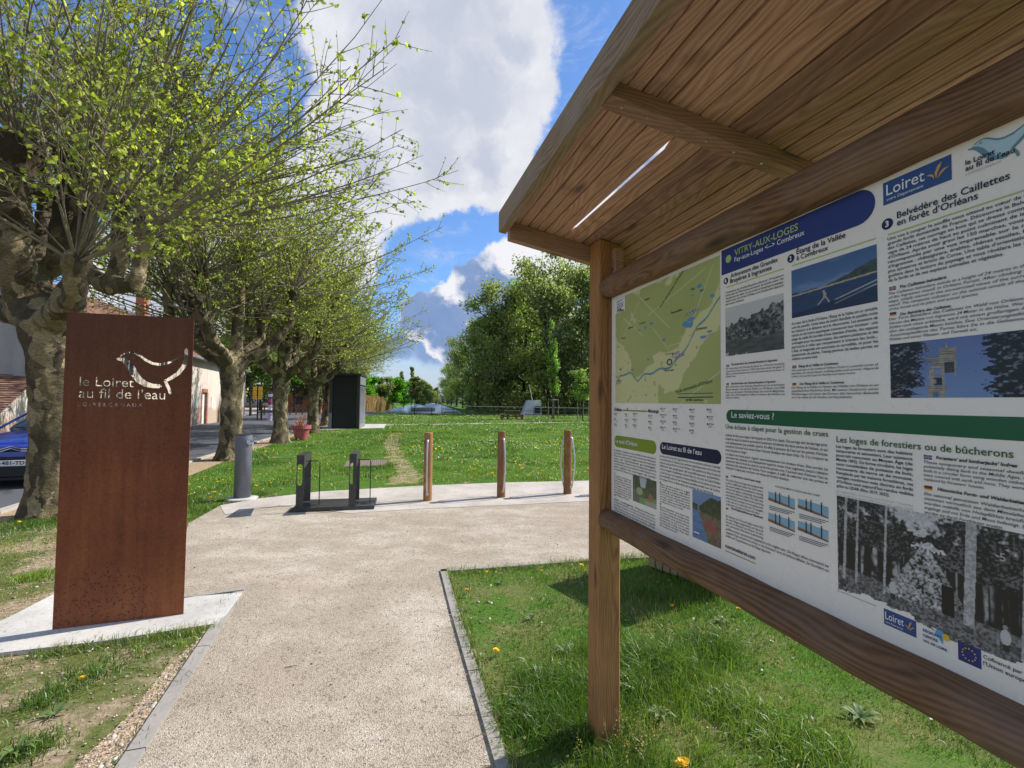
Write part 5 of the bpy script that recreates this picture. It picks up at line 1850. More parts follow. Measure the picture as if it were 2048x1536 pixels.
# ================================================================== dark louvred cabin
A, B = G(657, 858), G(718, 858)
ch = 3.0
t = empty('service_cabin', (A.x, A.y, 0), math.atan2((B - A).y, (B - A).x), 'tall black cabin with louvred side standing at the lawn edge by the trees', 'cabin')
cw = (B - A).length; cd = 2.6
CABM = mat('cabin_black', (0.014, 0.014, 0.016), 0.5)
LOUV = simple_worn('louvre_grey', (0.22, 0.225, 0.235), 0.5, 0.3, .15, 8, .05)
obj('wall', bx((0.05, .06, .02), (cw - .05, cd, ch)), CABM, t)
obj('roof', bx((-.06, -.06, ch + .002), (cw + .06, cd + .06, ch + .12)), DARKSTEEL, t)
for x_ in (0, cw - .16): obj('corner_post', bx((x_, 0, .02), (x_ + .16, .058, ch - .002)), DARKSTEEL, t)
obj('door', bx((.2, .02, .06), (cw - .2, .055, 2.4)), CABM, t)
obj('grey_panel', bx((-.02, -.05, .02), (.16, -.003, .9)), LOUV, t)
n = 34
for i in range(n):
    bm = bmesh.new()
    box(bm, (cw + .0, cd / 2, .35 + i * (2.1 / n)), (.06, cd - .1, .012), Matrix.Rotation(rad(35), 3, 'Y'))
    obj('louvre', bm, LOUV, t)
obj('side_panel', bx((cw - .047, .1, 2.5), (cw + .01, cd - .05, ch - .01)), LOUV, t)
obj('side_panel', bx((cw - .047, .1, .03), (cw + .01, cd - .05, .3)), LOUV, t)

# ================================================================== bench, picnic table, tent, staked trees, railing
b = G(846, 830)
bl_ = (G(870, 830) - G(822, 830)).length
t = empty('park_bench', (b.x, b.y, 0), rad(8), 'dark wooden park bench seen from behind facing the canal', 'bench')
BW = simple_worn('bench_dark_wood', (0.055, 0.042, 0.034), 0.7, 0, 0.3, 6, 0.1)
BWT = simple_worn('bench_top_rail', (0.34, 0.32, 0.27), 0.7, 0, 0.3, 6, 0.1)
hb = AT(846, 814.5, b.y).z
for k in range(4): obj('backrest_slat' , bx((-bl_ / 2, -.02, hb - .10 - k * .12), (bl_ / 2, .02, hb - .005 - k * .12)), BWT if k == 0 else BW, t)
for k in range(3): obj('seat_slat', bx((-bl_ / 2, .05 + k * .14, .42), (bl_ / 2, .17 + k * .14, .46)), BW, t)
for x_ in (-bl_ * .36, bl_ * .36):
    obj('leg', bx((x_ - .04, -.065, 0), (x_ + .04, -.022, hb - .05)), BLACKP, t)
    obj('leg', bx((x_ - .04, .40, 0), (x_ + .04, .45, .418)), BLACKP, t)

b = G(1024, 838.5)
t = empty('picnic_table', (b.x, b.y, 0), rad(-4), 'brown picnic table with attached benches on the lawn near the canal', 'picnic table')
tl = (G(1050, 838) - G(1003, 838)).length
ht = .80
for k in range(5): obj('table_plank', bx((-tl * .32, -.38 + k * .155, ht - .05), (tl * .32, -.235 + k * .155, ht)), W_TABLE, t)
for s in (-1, 1):
    for k in range(2): obj('seat_plank', bx((s * tl * .40 - .17 + k * .18, -.85, .42), (s * tl * .40 + 0.0 + k * .18, .85, .47)), W_TABLE, t)
    for y_ in (-.65, .65): obj('leg', bx((s * tl * .40 - .10, y_ - .07, 0), (s * tl * .40 + .10, y_ + .07, .419)), W_TABLE, t)
    obj('leg', bx((s * tl * .17 - .10, -.2, 0), (s * tl * .17 + .10, .2, ht - .052)), W_TABLE, t)
obj('crossbeam', bx((-tl * .40, -.05, .22), (tl * .40, .05, .32)), W_TABLE, t)

# white tent with pole
b = G(1063, 832)
t = empty('tent', (b.x, b.y, 0), rad(5), 'pale grey tent with raised front flap beyond the picnic table', 'tent')
CANV = simple_worn('canvas', (0.42, 0.43, 0.50), 0.8, 0, 0.2, 3, 0.2)
hw = (G(1084, 832) - G(1045, 832)).length / 2
htt = AT(1063, 800, b.y).z
bm = bmesh.new()
pv = [(-hw, -1.2, 0), (hw * .85, -1.2, 0), (hw * .85, 1.2, 0), (-hw, 1.2, 0), (-hw * .45, -.9, htt * .98), (hw * .75, -.9, htt), (hw * .75, .9, htt), (-hw * .45, .9, htt * .98)]
V = [bm.verts.new(p) for p in pv]
for f in ((0, 3, 2, 1), (4, 5, 6, 7), (0, 1, 5, 4), (1, 2, 6, 5), (2, 3, 7, 6), (3, 0, 4, 7)): bm.faces.new([V[i] for i in f])
bmesh.ops.subdivide_edges(bm, edges=bm.edges, cuts=3, use_grid_fill=True)
for v in bm.verts: v.co += Vector((0, 1, 0)) * mnoise.noise(v.co * 2.2) * .12
obj('canopy', bm, CANV, t)
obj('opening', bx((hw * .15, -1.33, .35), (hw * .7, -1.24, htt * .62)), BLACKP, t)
bm = bmesh.new(); V = [bm.verts.new(p) for p in ((hw * .2, -1.25, htt * .7), (hw * .75, -1.2, htt * 1.0), (hw * .35, -1.45, htt * 1.0), (hw * .1, -1.4, htt * .95))]; f_ = bm.faces.new(V)
r_ = bmesh.ops.extrude_face_region(bm, geom=[f_]); bmesh.ops.translate(bm, verts=[v for v in r_['geom'] if isinstance(v, bmesh.types.BMVert)], vec=(0, -.01, .01))
obj('flap', bm, mat('canvas_white', (.75, .74, .70), .8), t)
b2 = G(1073, 833); top = AT(1058, 768, b2.y + 1)
t = empty('leaning_pole', (b2.x, b2.y + 1.4, 0), 0, 'thin pale pole leaning to the left above the tent', 'pole')
bm = bmesh.new(); cyl(bm, (0, 0, 0), (top.x - b2.x, 0, top.z), .045, .03, 8); obj('pole', bm, mat('pale_pole', (.5, .5, .48), .6), t)

# railing along the canal lock, each post its own piece
A, B = AT(884, 810, 58), AT(1300, 812, 46)
A.z = B.z = 0
t = empty('railing', (A.x, A.y, 0), math.atan2((B - A).y, (B - A).x), 'long dark metal railing along the water in front of the wood', 'railing')
RL = (B - A).length
for k in range(3):
    bm = bmesh.new(); cyl(bm, (0, 0, 1.05 - k * .4), (RL, 0, 1.05 - k * .4), .028, seg=6); obj('rail', bm, DARKSTEEL if k else GALV, t)
n = 14
for i in range(n + 1):
    bm = bmesh.new(); cyl(bm, (RL * i / n, 0, 0), (RL * i / n, 0, 1.08), .035, seg=6); obj('railing_post', bm, DARKSTEEL, t)
STAKE = simple_worn('stake_wood', (0.20, 0.185, 0.15), 0.9, 0, 0.3, 4, 0.1)
# ================================================================== TREES
def rot_to(d):
    return Vector(d).to_track_quat('Z', 'Y')


def tubes_np(paths, seg):
    """paths: list of (pts (n,3), radii (n,)) with equal n -> one big tube mesh (V, F)"""
    P = np.array([p for p, r in paths], np.float32)      # m,n,3
    R = np.array([r for p, r in paths], np.float32)      # m,n
    m, n, _ = P.shape
    T = np.gradient(P, axis=1)
    T /= np.linalg.norm(T, axis=2, keepdims=True) + 1e-9
    ref = np.where(np.abs(T[..., 2:3]) < .9, np.array([0, 0, 1.0]), np.array([1.0, 0, 0]))
    N = np.cross(T, ref); N /= np.linalg.norm(N, axis=2, keepdims=True) + 1e-9
    Bn = np.cross(T, N)
    a = np.arange(seg) * 2 * np.pi / seg
    ring = P[:, :, None, :] + (N[:, :, None, :] * np.cos(a)[None, None, :, None] + Bn[:, :, None, :] * np.sin(a)[None, None, :, None]) * R[:, :, None, None]
    V = ring.reshape(-1, 3)
    idx = np.arange(m * n * seg).reshape(m, n, seg)
    A_ = idx[:, :-1, :]; B_ = idx[:, 1:, :]
    F = np.stack([A_, np.roll(A_, -1, 2), np.roll(B_, -1, 2), B_], -1).reshape(-1, 4)
    return V, F


LEAF2D = np.array([(0, 0), (.34, .14), (.50, .50), (.28, .62), (.12, 1.0), (-.14, .96), (-.30, .60), (-.50, .46), (-.32, .12)], np.float32)
LEAFT = np.array([(0, 1, 2), (0, 2, 3), (0, 3, 4), (0, 4, 5), (0, 5, 6), (0, 6, 7), (0, 7, 8)], np.int32)
LEAF2S = np.array([(0, 0), (.42, .4), (.1, 1.0), (-.42, .45)], np.float32)
LEAFTS = np.array([(0, 1, 2), (0, 2, 3)], np.int32)


def leaf_mesh(pos, dirs, size, rng, big=True):
    """pos (n,3), dirs (n,3) leaf axis, size (n,) -> V, F, per-vert leaf id"""
    L2, LT_ = (LEAF2D, LEAFT) if big else (LEAF2S, LEAFTS)
    n = len(pos)
    d = dirs / (np.linalg.norm(dirs, axis=1, keepdims=True) + 1e-9)
    r = rng.normal(size=(n, 3)); s = np.cross(d, r); s /= np.linalg.norm(s, axis=1, keepdims=True) + 1e-9
    nn = np.cross(d, s)
    fold = rng.uniform(.05, .5, n)
    V = pos[:, None, :] + (s[:, None, :] * L2[None, :, 0:1] + d[:, None, :] * L2[None, :, 1:2] + nn[:, None, :] * (np.abs(L2[None, :, 0:1]) * fold[:, None, None])) * size[:, None, None]
    k = len(L2)
    F = (LT_[None] + (np.arange(n) * k)[:, None, None]).reshape(-1, 3)
    return V.reshape(-1, 3), F, np.repeat(np.arange(n), k)


def remesh_trunk(name, paths, blobs, voxel, seed, m):
    """limbs as thick tubes + burr balls, fused by a voxel remesh, then roughened"""
    bm = bmesh.new()
    for pts, rr in paths: tube(bm, pts, rr, 12)
    for c, r in blobs:
        q = bmesh.ops.create_icosphere(bm, subdivisions=2, radius=r)
        for v in q['verts']:
            v.co *= 1 + .35 * mnoise.noise(v.co * (2.2 / r) * .5 + Vector((seed, c[0], c[2])))
        bmesh.ops.translate(bm, verts=q['verts'], vec=c)
    bmesh.ops.recalc_face_normals(bm, faces=bm.faces)
    me = bpy.data.meshes.new('tmp'); bm.to_mesh(me); bm.free()
    o = bpy.data.objects.new('tmp', me); COL.objects.link(o)
    md = o.modifiers.new('r', 'REMESH'); md.mode = 'VOXEL'; md.voxel_size = voxel
    sm = o.modifiers.new('s', 'SMOOTH'); sm.iterations = 3
    dg = bpy.context.evaluated_depsgraph_get(); dg.update()
    out = bpy.data.meshes.new_from_object(o.evaluated_get(dg))
    bpy.data.objects.remove(o)
    n = len(out.vertices)
    co = np.zeros(n * 3, np.float32); out.vertices.foreach_get('co', co); co = co.reshape(-1, 3)
    no = np.zeros(n * 3, np.float32); out.vertices.foreach_get('normal', no); no = no.reshape(-1, 3)
    amp = np.array([mnoise.noise(Vector(p) * 4.5) * .022 + mnoise.noise(Vector(p) * 13) * .010 + abs(mnoise.noise(Vector((p[0] * 6, p[1] * 6, p[2] * 2.2)))) * .02 for p in co], np.float32)
    co += no * amp[:, None]
    out.vertices.foreach_set('co', co.ravel())
    out.update()
    out.name = name
    out.materials.clear(); out.materials.append(m)
    out.polygons.foreach_set('use_smooth', np.ones(len(out.polygons), bool))
    return out


def curve_path(p0, d0, length, n, rng, up=.35, wob=.12, droop=0.0):
    pts = [np.array(p0, float)]
    d = np.array(d0, float); d /= np.linalg.norm(d)
    st = length / (n - 1)
    for i in range(n - 1):
        d = d + np.array([0, 0, up * st * .35 - droop * st]) + rng.normal(0, wob * st * .5, 3)
        d /= np.linalg.norm(d)
        pts.append(pts[-1] + d * st)
    return np.array(pts)


def plane_tree(seed, limbs, heads, trunk_r, fork_z, n_shoot, n_twig, leaf_s, voxel, n_leaf=5, spread=1.0, shoot_len=(2.2, 4.2), big_leaf=True, bias=(0, 0), steep_p=.55, el_max=1.45, side_p=0.0):
    """returns meshes: wood, shoots, leaves + arrays for picking single leaves"""
    rng = np.random.default_rng(seed)
    wood = remesh_trunk('trunk', limbs, heads, voxel, seed, BARK)
    shoots = []; twigs = []; LP, LD, LS, LC = [], [], [], []
    for (c, r) in heads:
        if r < .125: continue
        for k in range(int(n_shoot * min(1.3, (r / .18)))):
            # fan of shoots: mostly up, many leaning out, some nearly level
            steep = rng.random() < steep_p
            az = rng.uniform(0, 2 * np.pi); el = abs(rng.normal(0, .38)) if steep else rng.uniform(.75, el_max)
            if not steep and rng.random() < side_p: az = rng.normal(.1, .6)
            out = np.array([c[0], c[1], 0]); nrm = np.linalg.norm(out)
            out = out / nrm if nrm > .2 else np.zeros(3)
            d = np.array([np.sin(el) * np.cos(az), np.sin(el) * np.sin(az), np.cos(el)]) + out * .45 + np.array([bias[0], bias[1], 0])
            d[2] = max(d[2], .0)
            L = rng.uniform(*shoot_len) * (.9 if steep else .95) * spread
            p0 = np.array(c) + d / np.linalg.norm(d) * r * .6
            pth = curve_path(p0, d, L, 9, rng, up=.25, wob=.16)
            r0 = (rng.uniform(.014, .026) if steep else rng.uniform(.008, .018)) * (L / 3.2)
            shoots.append((pth, np.linspace(r0, .003, 9)))
            for j in range(n_twig):
                f = rng.uniform(.22, .99) ** .85
                q = f * 8; i0 = int(min(7, q)); a = q - i0
                p = pth[i0] * (1 - a) + pth[i0 + 1] * a
                t_ = pth[i0 + 1] - pth[i0]; t_ /= np.linalg.norm(t_)
                sd = rng.normal(size=3); sd -= t_ * sd.dot(t_); sd /= np.linalg.norm(sd)
                dd = t_ * .7 + sd * .8 + np.array([0, 0, .1])
                tl = rng.uniform(.18, .75) * (1.25 - f * .6)
                tp = curve_path(p, dd, tl, 4, rng, up=.2, wob=.5)
                twigs.append((tp, np.array([.0055, .0042, .003, .0018]) * (1 + .4 * (voxel > .05))))
                nl = rng.integers(1, n_leaf + 2)
                for q_ in range(nl):
                    g = rng.uniform(.25, 1.0) * 3; j0 = int(min(2, g)); b_ = g - j0
                    LP.append(tp[j0] * (1 - b_) + tp[j0 + 1] * b_)
                    LD.append(rng.normal(size=3) + np.array([0, 0, -.3]) + dd * .5)
                    LS.append(leaf_s * rng.uniform(.45, 1.25))
    LP = np.array(LP); LD = np.array(LD); LS = np.array(LS)
    hue = rng.random(len(LP))
    c1 = np.array((.33, .39, .05)); c2 = np.array((.48, .53, .10)); c3 = np.array((.20, .27, .04))
    LC = np.where((hue < .25)[:, None], c3, np.where((hue < .7)[:, None], c1, c2))
    return dict(wood=wood, shoots=shoots, twigs=twigs, LP=LP, LD=LD, LS=LS, LC=LC, rng=rng)


def lay_tree(T, big=True, n_single=0, cam_local=None, parent=None, tseg=6):
    link_mesh('trunk', T['wood'], None, parent)
    V1, F1 = tubes_np(T['shoots'], tseg); V2, F2 = tubes_np(T['twigs'], 3)
    sh = npmesh('shoots', np.concatenate([V1, V2]), np.concatenate([F1, F2 + len(V1)]), TWIGM, parent, smooth=True)
    sh['kind'] = 'stuff'
    LP, LD, LS, LC = T['LP'], T['LD'], T['LS'], T['LC']
    if n_single:
        dist = np.linalg.norm(LP - np.array(cam_local), axis=1)
        order = np.argsort(dist / LS)[:n_single]
        keep = np.ones(len(LP), bool); keep[order] = False
        for k in order:
            V, F, I = leaf_mesh(np.zeros((1, 3)), LD[k:k + 1], LS[k:k + 1] * 1.1, T['rng'], True)
            l = npmesh('leaf', V, F, LEAFM, parent, colors=np.repeat(LC[k:k + 1], len(V), 0))
            l.location = LP[k]
        LP, LD, LS, LC = LP[keep], LD[keep], LS[keep], LC[keep]
    V, F, I = leaf_mesh(LP, LD, LS, T['rng'], big)
    fo = npmesh('foliage', V, F, LEAFM, parent, colors=LC[I])
    fo['kind'] = 'stuff'
    return parent


TG = 'pollarded plane trees along the road'
# --- nearest tree, limbs as in the photograph (x right, y away, z up)
t1 = G(96, 1034)
def T1L(px, py, dy=0.0):
    p = AT(px, py, t1.y + dy)
    return (p.x - t1.x, dy, p.z)


limbs1 = [([(0, 0, -.1), (0.02, 0, .15), (.02, 0, .6), T1L(106, 850), T1L(108, 720), T1L(98, 650)], [.36, .285, .245, .235, .27, .33]),
          ([T1L(98, 660), T1L(45, 600), T1L(30, 500, -.2), T1L(28, 400, -.2), T1L(40, 320, -.2)], [.27, .23, .22, .20, .21]),
          ([T1L(100, 650), T1L(70, 560, .2), T1L(118, 520, .2), T1L(125, 420, .3), T1L(140, 350, .3)], [.24, .19, .17, .14, .13]),
          ([T1L(110, 520, .2), T1L(155, 480, .25), T1L(165, 430, .2)], [.13, .11, .10]),
          ([T1L(110, 650), T1L(150, 560, .1), T1L(170, 540, 0), T1L(220, 575, -.1), T1L(240, 520, -.1), T1L(240, 410, -.1)], [.22, .17, .15, .14, .12, .11]),
          ([T1L(200, 570, -.1), T1L(270, 570, -.2), T1L(280, 520, -.2), T1L(296, 470, -.2)], [.14, .13, .10, .09]),
          ([T1L(95, 650), T1L(120, 620, -.5), T1L(150, 600, -1.1), T1L(150, 540, -1.3)], [.22, .16, .13, .11]),
          ([T1L(90, 650), T1L(60, 600, .8), T1L(80, 500, 1.4), T1L(90, 400, 1.5)], [.22, .16, .13, .12]),
          ([T1L(90, 640), T1L(-60, 600, .2), T1L(-160, 540, .1), T1L(-170, 420, 0)], [.24, .18, .15, .13])]
limbs1 = [(limbs1[0])] + [(p_, [r_ * .86 for r_ in q_]) for p_, q_ in limbs1[1:]]
heads1 = [(T1L(40, 305, -.2), .27), (T1L(145, 330, .3), .23), (T1L(170, 415, .2), .16), (T1L(240, 398, -.1), .15), (T1L(298, 458, -.2), .15), (T1L(152, 525, -1.3), .13),
          (T1L(92, 385, 1.5), .17), (T1L(-172, 400, 0), .2), (T1L(60, 640, -.15), .12), (T1L(150, 620, .1), .12), (T1L(20, 420, -.35), .12)]
tree1 = empty('plane_tree', (t1.x, t1.y, 0), 0, 'nearest plane tree with knobbly pollard heads behind the rusty totem', 'tree', TG)
T1 = plane_tree(11, limbs1, heads1, .25, 2.6, 42, 20, .047, .035, n_leaf=9, spread=1.0, shoot_len=(1.6, 4.4), bias=(.06, .0), steep_p=.40, side_p=.55)
lay_tree(T1, True, 280, (-t1.x, -t1.y, EYE), tree1, 7)


def generic_limbs(seed, r, fz, H):
    rng = np.random.default_rng(seed)
    lim = [([(0, 0, -.1), (.02, 0, .12), (.03, 0, .5), (0, .03, fz * .6), (.02, 0, fz)], [r * 1.7, r * 1.28, r * 1.05, r * .95, r * 1.25])]
    hd = []
    nl = 7
    for i in range(nl):
        a = 2 * math.pi * i / nl + rng.uniform(-.3, .3)
        R = rng.uniform(.8, 1.5); z = rng.uniform(H * .8, H)
        if i == nl - 1: R = .2; z = H * 1.1
        c, s = math.cos(a), math.sin(a)
        lim.append(([(0, 0, fz - .15), (c * R * .6, s * R * .6, fz + .35), (c * R, s * R, (fz + z) / 2 + .1), (c * R * 1.05, s * R * 1.05, z)], [r * .8, r * .62, r * .5, r * .42]))
        hd.append(((c * R * 1.05, s * R * 1.05, z + .05), r * rng.uniform(.6, .85)))
        if rng.random() < .6:
            hd.append(((c * R * .75, s * R * .75, (fz + z) / 2 + .1), r * .55))
    return lim, hd


protos = []
for sd_, ls_ in ((21, .060), (22, .066)):
    lim, hd = generic_limbs(sd_, .235, 2.35, 4.4)
    root = empty('plane_tree', (0, 0, 0), 0)
    TT = plane_tree(sd_, lim, hd, .235, 2.35, 34, 17, ls_, .055, n_leaf=12, spread=1.0, shoot_len=(2.2, 5.0), bias=(.08, 0), steep_p=.42, el_max=1.66)
    lay_tree(TT, False, 0, None, root, 5)
    protos.append(root)
labels = ['plane tree behind the grey water bollard, second from the totem', 'plane tree standing just left of the pink flower pot', 'slimmer plane tree just right of the pink flower pot',
          'plane tree half hidden behind the black louvred cabin', 'plane tree beyond the cabin, farthest of the row along the road']
spots = [(458, 920, 0, 0.3, 1.10), (560, 886, 1, 1.6, 1.08), (626, 866, 0, 2.9, 1.05), (652, 852, 1, 4.4, 1.1), (672, 838, 0, 5.3, 1.1)]
used = set()
for lab, (px, py, k, rz, s_) in zip(labels, spots):
    p = G(px, py)
    if k in used: o = copy_tree(protos[k])
    else: o = protos[k]; used.add(k)
    o.location = (p.x, p.y, 0); o.rotation_euler = (0, 0, rz); o.scale = (s_, s_, s_)
    tag(o, lab, 'tree', TG)


# --- broad-leaved trees far off
def far_tree(seed, H, W, n_leaf, leaf, cols, trunk_h=.25, clumps=14, shape='round', bare=0.0):
    rng = np.random.default_rng(seed)
    root = empty('tall_tree', (0, 0, 0), 0)
    paths = []
    tr = H * .016
    trunk = curve_path((0, 0, -.1), (rng.normal(0, .03), rng.normal(0, .03), 1), H * .9, 9, rng, 0, .02)
    paths.append((trunk, np.linspace(tr, tr * .15, 9)))
    C = []
    for i in range(clumps):
        f = trunk_h + (1 - trunk_h) * rng.random() ** .85
        if shape == 'round': w = W * math.sqrt(max(.05, 1 - ((f - (trunk_h + .42)) / .62) ** 2))
        elif shape == 'column': w = W * (1 - .75 * abs((f - .45)) ** .9)
        else: w = W * (1 - .55 * f)
        a = rng.uniform(0, 6.28); R = w * rng.uniform(.15, .85)
        c = np.array([math.cos(a) * R, math.sin(a) * R, f * H])
        rr = np.array([w * rng.uniform(.25, .5), w * rng.uniform(.25, .5), w * rng.uniform(.2, .38) * (3.0 if shape == 'column' else 1)])
        C.append((c, rr))
        k = int(np.clip((f - .12) * 9, 0, 7)); st = trunk[k]
        d = c - st
        pth = np.array([st + d * u + np.array([0, 0, -.10 * W * math.sin(u * 3.14)]) + rng.normal(0, .04 * W, 3) * (0 < u < 1) for u in np.linspace(0, 1, 9)])
        paths.append((pth, np.linspace(tr * .42, tr * .06, 9)))
        for q in range(5):
            e = c + rng.normal(size=3) * rr * .8; s0 = pth[rng.integers(4, 8)]
            paths.append((np.array([s0 + (e - s0) * u + rng.normal(0, .02 * W, 3) * (0 < u < 1) for u in np.linspace(0, 1, 9)]), np.linspace(tr * .13, tr * .035, 9)))
    V, F = tubes_np(paths, 5)
    npmesh('trunk', V, F, BARKD, root, smooth=True)
    w_ = np.array([r.prod() for c, r in C]) ** .66; w_ /= w_.sum()
    which = rng.choice(len(C), n_leaf, p=w_)
    u = rng.normal(size=(n_leaf, 3)); u /= np.linalg.norm(u, axis=1, keepdims=True)
    rad_ = rng.random(n_leaf) ** .45 * (1 + .25 * rng.normal(size=n_leaf))
    CC = np.array([c for c, r in C])[which]; RR = np.array([r for c, r in C])[which]
    P = CC + u * RR * rad_[:, None]
    # ragged edge from noise
    keep = vnoise(P[:, [0, 2]] + P[:, 1:2], 3.0 / W, seed, 3) > .30 + bare
    P = P[keep]; n = len(P)
    V, F, I = leaf_mesh(P, rng.normal(size=(n, 3)), leaf * rng.uniform(.5, 1.3, n), rng, False)
    cl = np.array(cols)[rng.integers(0, len(cols), len(C))][which[keep]]
    cl = cl * rng.uniform(.75, 1.25, (n, 1))
    fo = npmesh('foliage', V, F, FARLEAF, root, colors=cl[I]); fo['kind'] = 'stuff'
    return root


DG = [(.23, .28, .10), (.18, .22, .09), (.28, .34, .11), (.20, .23, .12)]
MG = [(.20, .30, .07), (.24, .35, .08), (.16, .24, .07)]
BG = [(.14, .34, .03), (.17, .38, .04), (.11, .28, .03)]
OG = [(.20, .23, .07), (.16, .19, .06)]
GRN = [(.28, .27, .18), (.24, .24, .15), (.30, .30, .17)]
protoW = [far_tree(31, 20, 6.0, 17000, .34, DG, .10, 34, bare=.09), far_tree(32, 20, 5.5, 16000, .34, DG + MG, .12, 34, bare=.08), far_tree(33, 20, 6.0, 9000, .32, GRN, .15, 28, bare=.10)]
placed = set()


def place(protos_, k, x, y, rz, s, label, group, name=None, sx=None):
    pr = protos_[k]
    if pr.name not in placed:
        placed.add(pr.name); o = pr
    else: o = copy_tree(pr)
    o.location = (x, y, 0); o.rotation_euler = (0, 0, rz); o.scale = (sx or s, sx or s, s)
    tag(o, label, 'tree', group)
    return o


WG = 'tall trees of the wood on the right bank'
wood = [  # px, Y, proto, height m, label
    (955, 76, 1, 14.5, 'wood tree at the left end of the front row, overhanging the water'),
    (1000, 70, 0, 19.5, 'tall rounded wood tree behind the picnic table'),
    (1050, 74, 1, 22.0, 'wood tree behind the tent with light green top'),
    (1098, 68, 0, 22.5, 'highest wood tree, directly behind the staked slim tree'),
    (1150, 70, 2, 22.0, 'thinly leaved grey wood tree just left of the kiosk post'),
    (1195, 66, 0, 21.5, 'wood tree whose crown is cut by the kiosk post'),
    (1260, 74, 2, 21.0, 'thinly leaved wood tree hidden behind the printed panel'),
    (1330, 80, 1, 22.0, 'wood tree farther right behind the printed panel'),
    (968, 96, 0, 18.0, 'dark wood tree in the second row left of the middle'),
    (1025, 92, 2, 23.0, 'sparse grey tree showing between the wood crowns above the picnic table'),
    (1075, 95, 0, 25.0, 'dark wood tree of the second row above the tent'),
    (1135, 92, 1, 25.0, 'leafy wood tree of the second row by the slim staked tree'),
    (926, 112, 0, 17.0, 'dark tree on the right bank where the canal starts to narrow'),
    (913, 140, 1, 16.5, 'right bank tree lower than its neighbours along the canal'),
    (903, 175, 0, 16.5, 'distant dark tree on the right canal bank'),
    (895, 215, 2, 16.0, 'farthest small tree of the right canal bank')]
for i, (px, Y, k, H_, lab) in enumerate(wood):
    p = AT(px, 800, Y)
    place(protoW, k, p.x, Y, i * 1.37, H_ / 20.0, lab, WG)
# undergrowth below the wood: one ragged mass
rng = np.random.default_rng(5)
n = 52000
X = rng.uniform(0, 1, n); Yd = rng.uniform(66, 105, n)
Xl = np.array([AT(905, 800, 1.0).x]) * Yd + 1.0
P = np.stack([Xl + X * (34 + 0 * Yd), Yd, rng.random(n) ** 1.3 * 5.5], 1)
keep = (P[:, 0] > CE + CDX * (Yd - BANK_Y) + .8) & (vnoise(P[:, :2], .25, 9, 3) * 5.5 > P[:, 2] * .85)
P = P[keep]
V, F, I = leaf_mesh(P, rng.normal(size=P.shape), .42 * rng.uniform(.5, 1.3, len(P)), rng, False)
cc = np.array(DG)[rng.integers(0, 4, len(P))] * .8
tag(npmesh('undergrowth', V, F, FARLEAF, colors=cc[I]), 'dark undergrowth beneath the wood on the right bank', kind='stuff')

# left bank far trees
protoB = [far_tree(41, 6, 2.3, 11000, .26, BG, .18, 26), far_tree(42, 6, 2.2, 11000, .26, DG, .12, 26)]
LB = 'small round trees behind the reeds on the far bank'
for i, (px, Y, k, H_, lab) in enumerate([(742, 92, 0, 6.0, 'bright green round tree on the far bank, nearest the cabin'), (766, 96, 1, 6.0, 'dark green round tree between the bright ones on the far bank'),
                                         (786, 100, 0, 6.2, 'bright green round tree right of the dark one on the far bank'), (808, 104, 0, 5.6, 'bright green round tree next to the willow on the far bank'),
                                         (722, 88, 0, 6.0, 'bright green round tree partly hidden by the cabin')]):
    p = AT(px, 800, Y); place(protoB, k, p.x, Y, i * 2.1, H_ / 6.0, lab, LB)
protoV = [far_tree(51, 10, 3.6, 16000, .36, OG, .04, 30, 'cone'), far_tree(52, 12, 1.2, 9000, .36, DG, .05, 24, 'column'), far_tree(53, 12, 4.5, 18000, .45, DG, .05, 34)]
VG = 'distant trees down the canal'
for i, (px, Y, k, H_, lab) in enumerate([(830, 135, 0, 8.2, 'olive green weeping tree on the left canal bank'), (802, 190, 1, 13.0, 'narrow poplar rising left of the weeping tree'), (823, 200, 1, 15.5, 'taller narrow poplar above the weeping tree'),
                                         (845, 170, 2, 9.0, 'dark bushy tree right of the weeping tree'), (858, 240, 2, 9.5, 'dark tree closing the far end of the canal'), (872, 300, 2, 10.0, 'small dark tree at the end of the canal below the cloud'),
                                         (786, 200, 2, 11.0, 'dark tree behind the bright round ones')]):
    p = AT(px, 800, Y); place(protoV, k, p.x, Y, i * 1.7, H_ / (10.0 if k == 0 else 12.0), lab, VG)
# closing hedge beyond
n = 14000
P = np.stack([rng.uniform(-160, 40, n), rng.uniform(330, 350, n), rng.random(n) * 9], 1)
P = P[(vnoise(P[:, :2], .06, 3, 3) * 11 > P[:, 2])]
V, F, I = leaf_mesh(P, rng.normal(size=P.shape), 1.3 * rng.uniform(.5, 1.3, len(P)), rng, False)
tag(npmesh('far_wood', V, F, LEAFM, colors=np.tile(np.array([(.05, .07, .035)]), (len(V), 1))), 'low dark line of woodland at the horizon', kind='stuff')

# reeds on the left bank
n = 9000
Yr = rng.uniform(66, 118, n)
Xr = CW + CDX * (Yr - BANK_Y) + rng.uniform(-3.2, .8, n)
hR = rng.uniform(.9, 2.3, n) * (.7 + .5 * vnoise(np.stack([Xr, Yr], 1), .5, 8, 2)) * np.where(vnoise(np.stack([Xr, Yr], 1), .12, 3, 2) > .40, 1, .45)
b0 = np.stack([Xr, Yr, np.full(n, -.3)], 1)
wv = .045
lean = rng.normal(0, .18, (n, 2))
V = np.stack([b0 + np.array([-wv, 0, 0]), b0 + np.array([wv, 0, 0]), np.stack([Xr + lean[:, 0] + wv, Yr + lean[:, 1], hR], 1), np.stack([Xr + lean[:, 0] - wv, Yr + lean[:, 1], hR], 1)], 1).reshape(-1, 3)
F = np.arange(n * 4).reshape(n, 4)
rc = np.array([(.40, .27, .15), (.34, .22, .12), (.46, .33, .19)])[rng.integers(0, 3, n)]
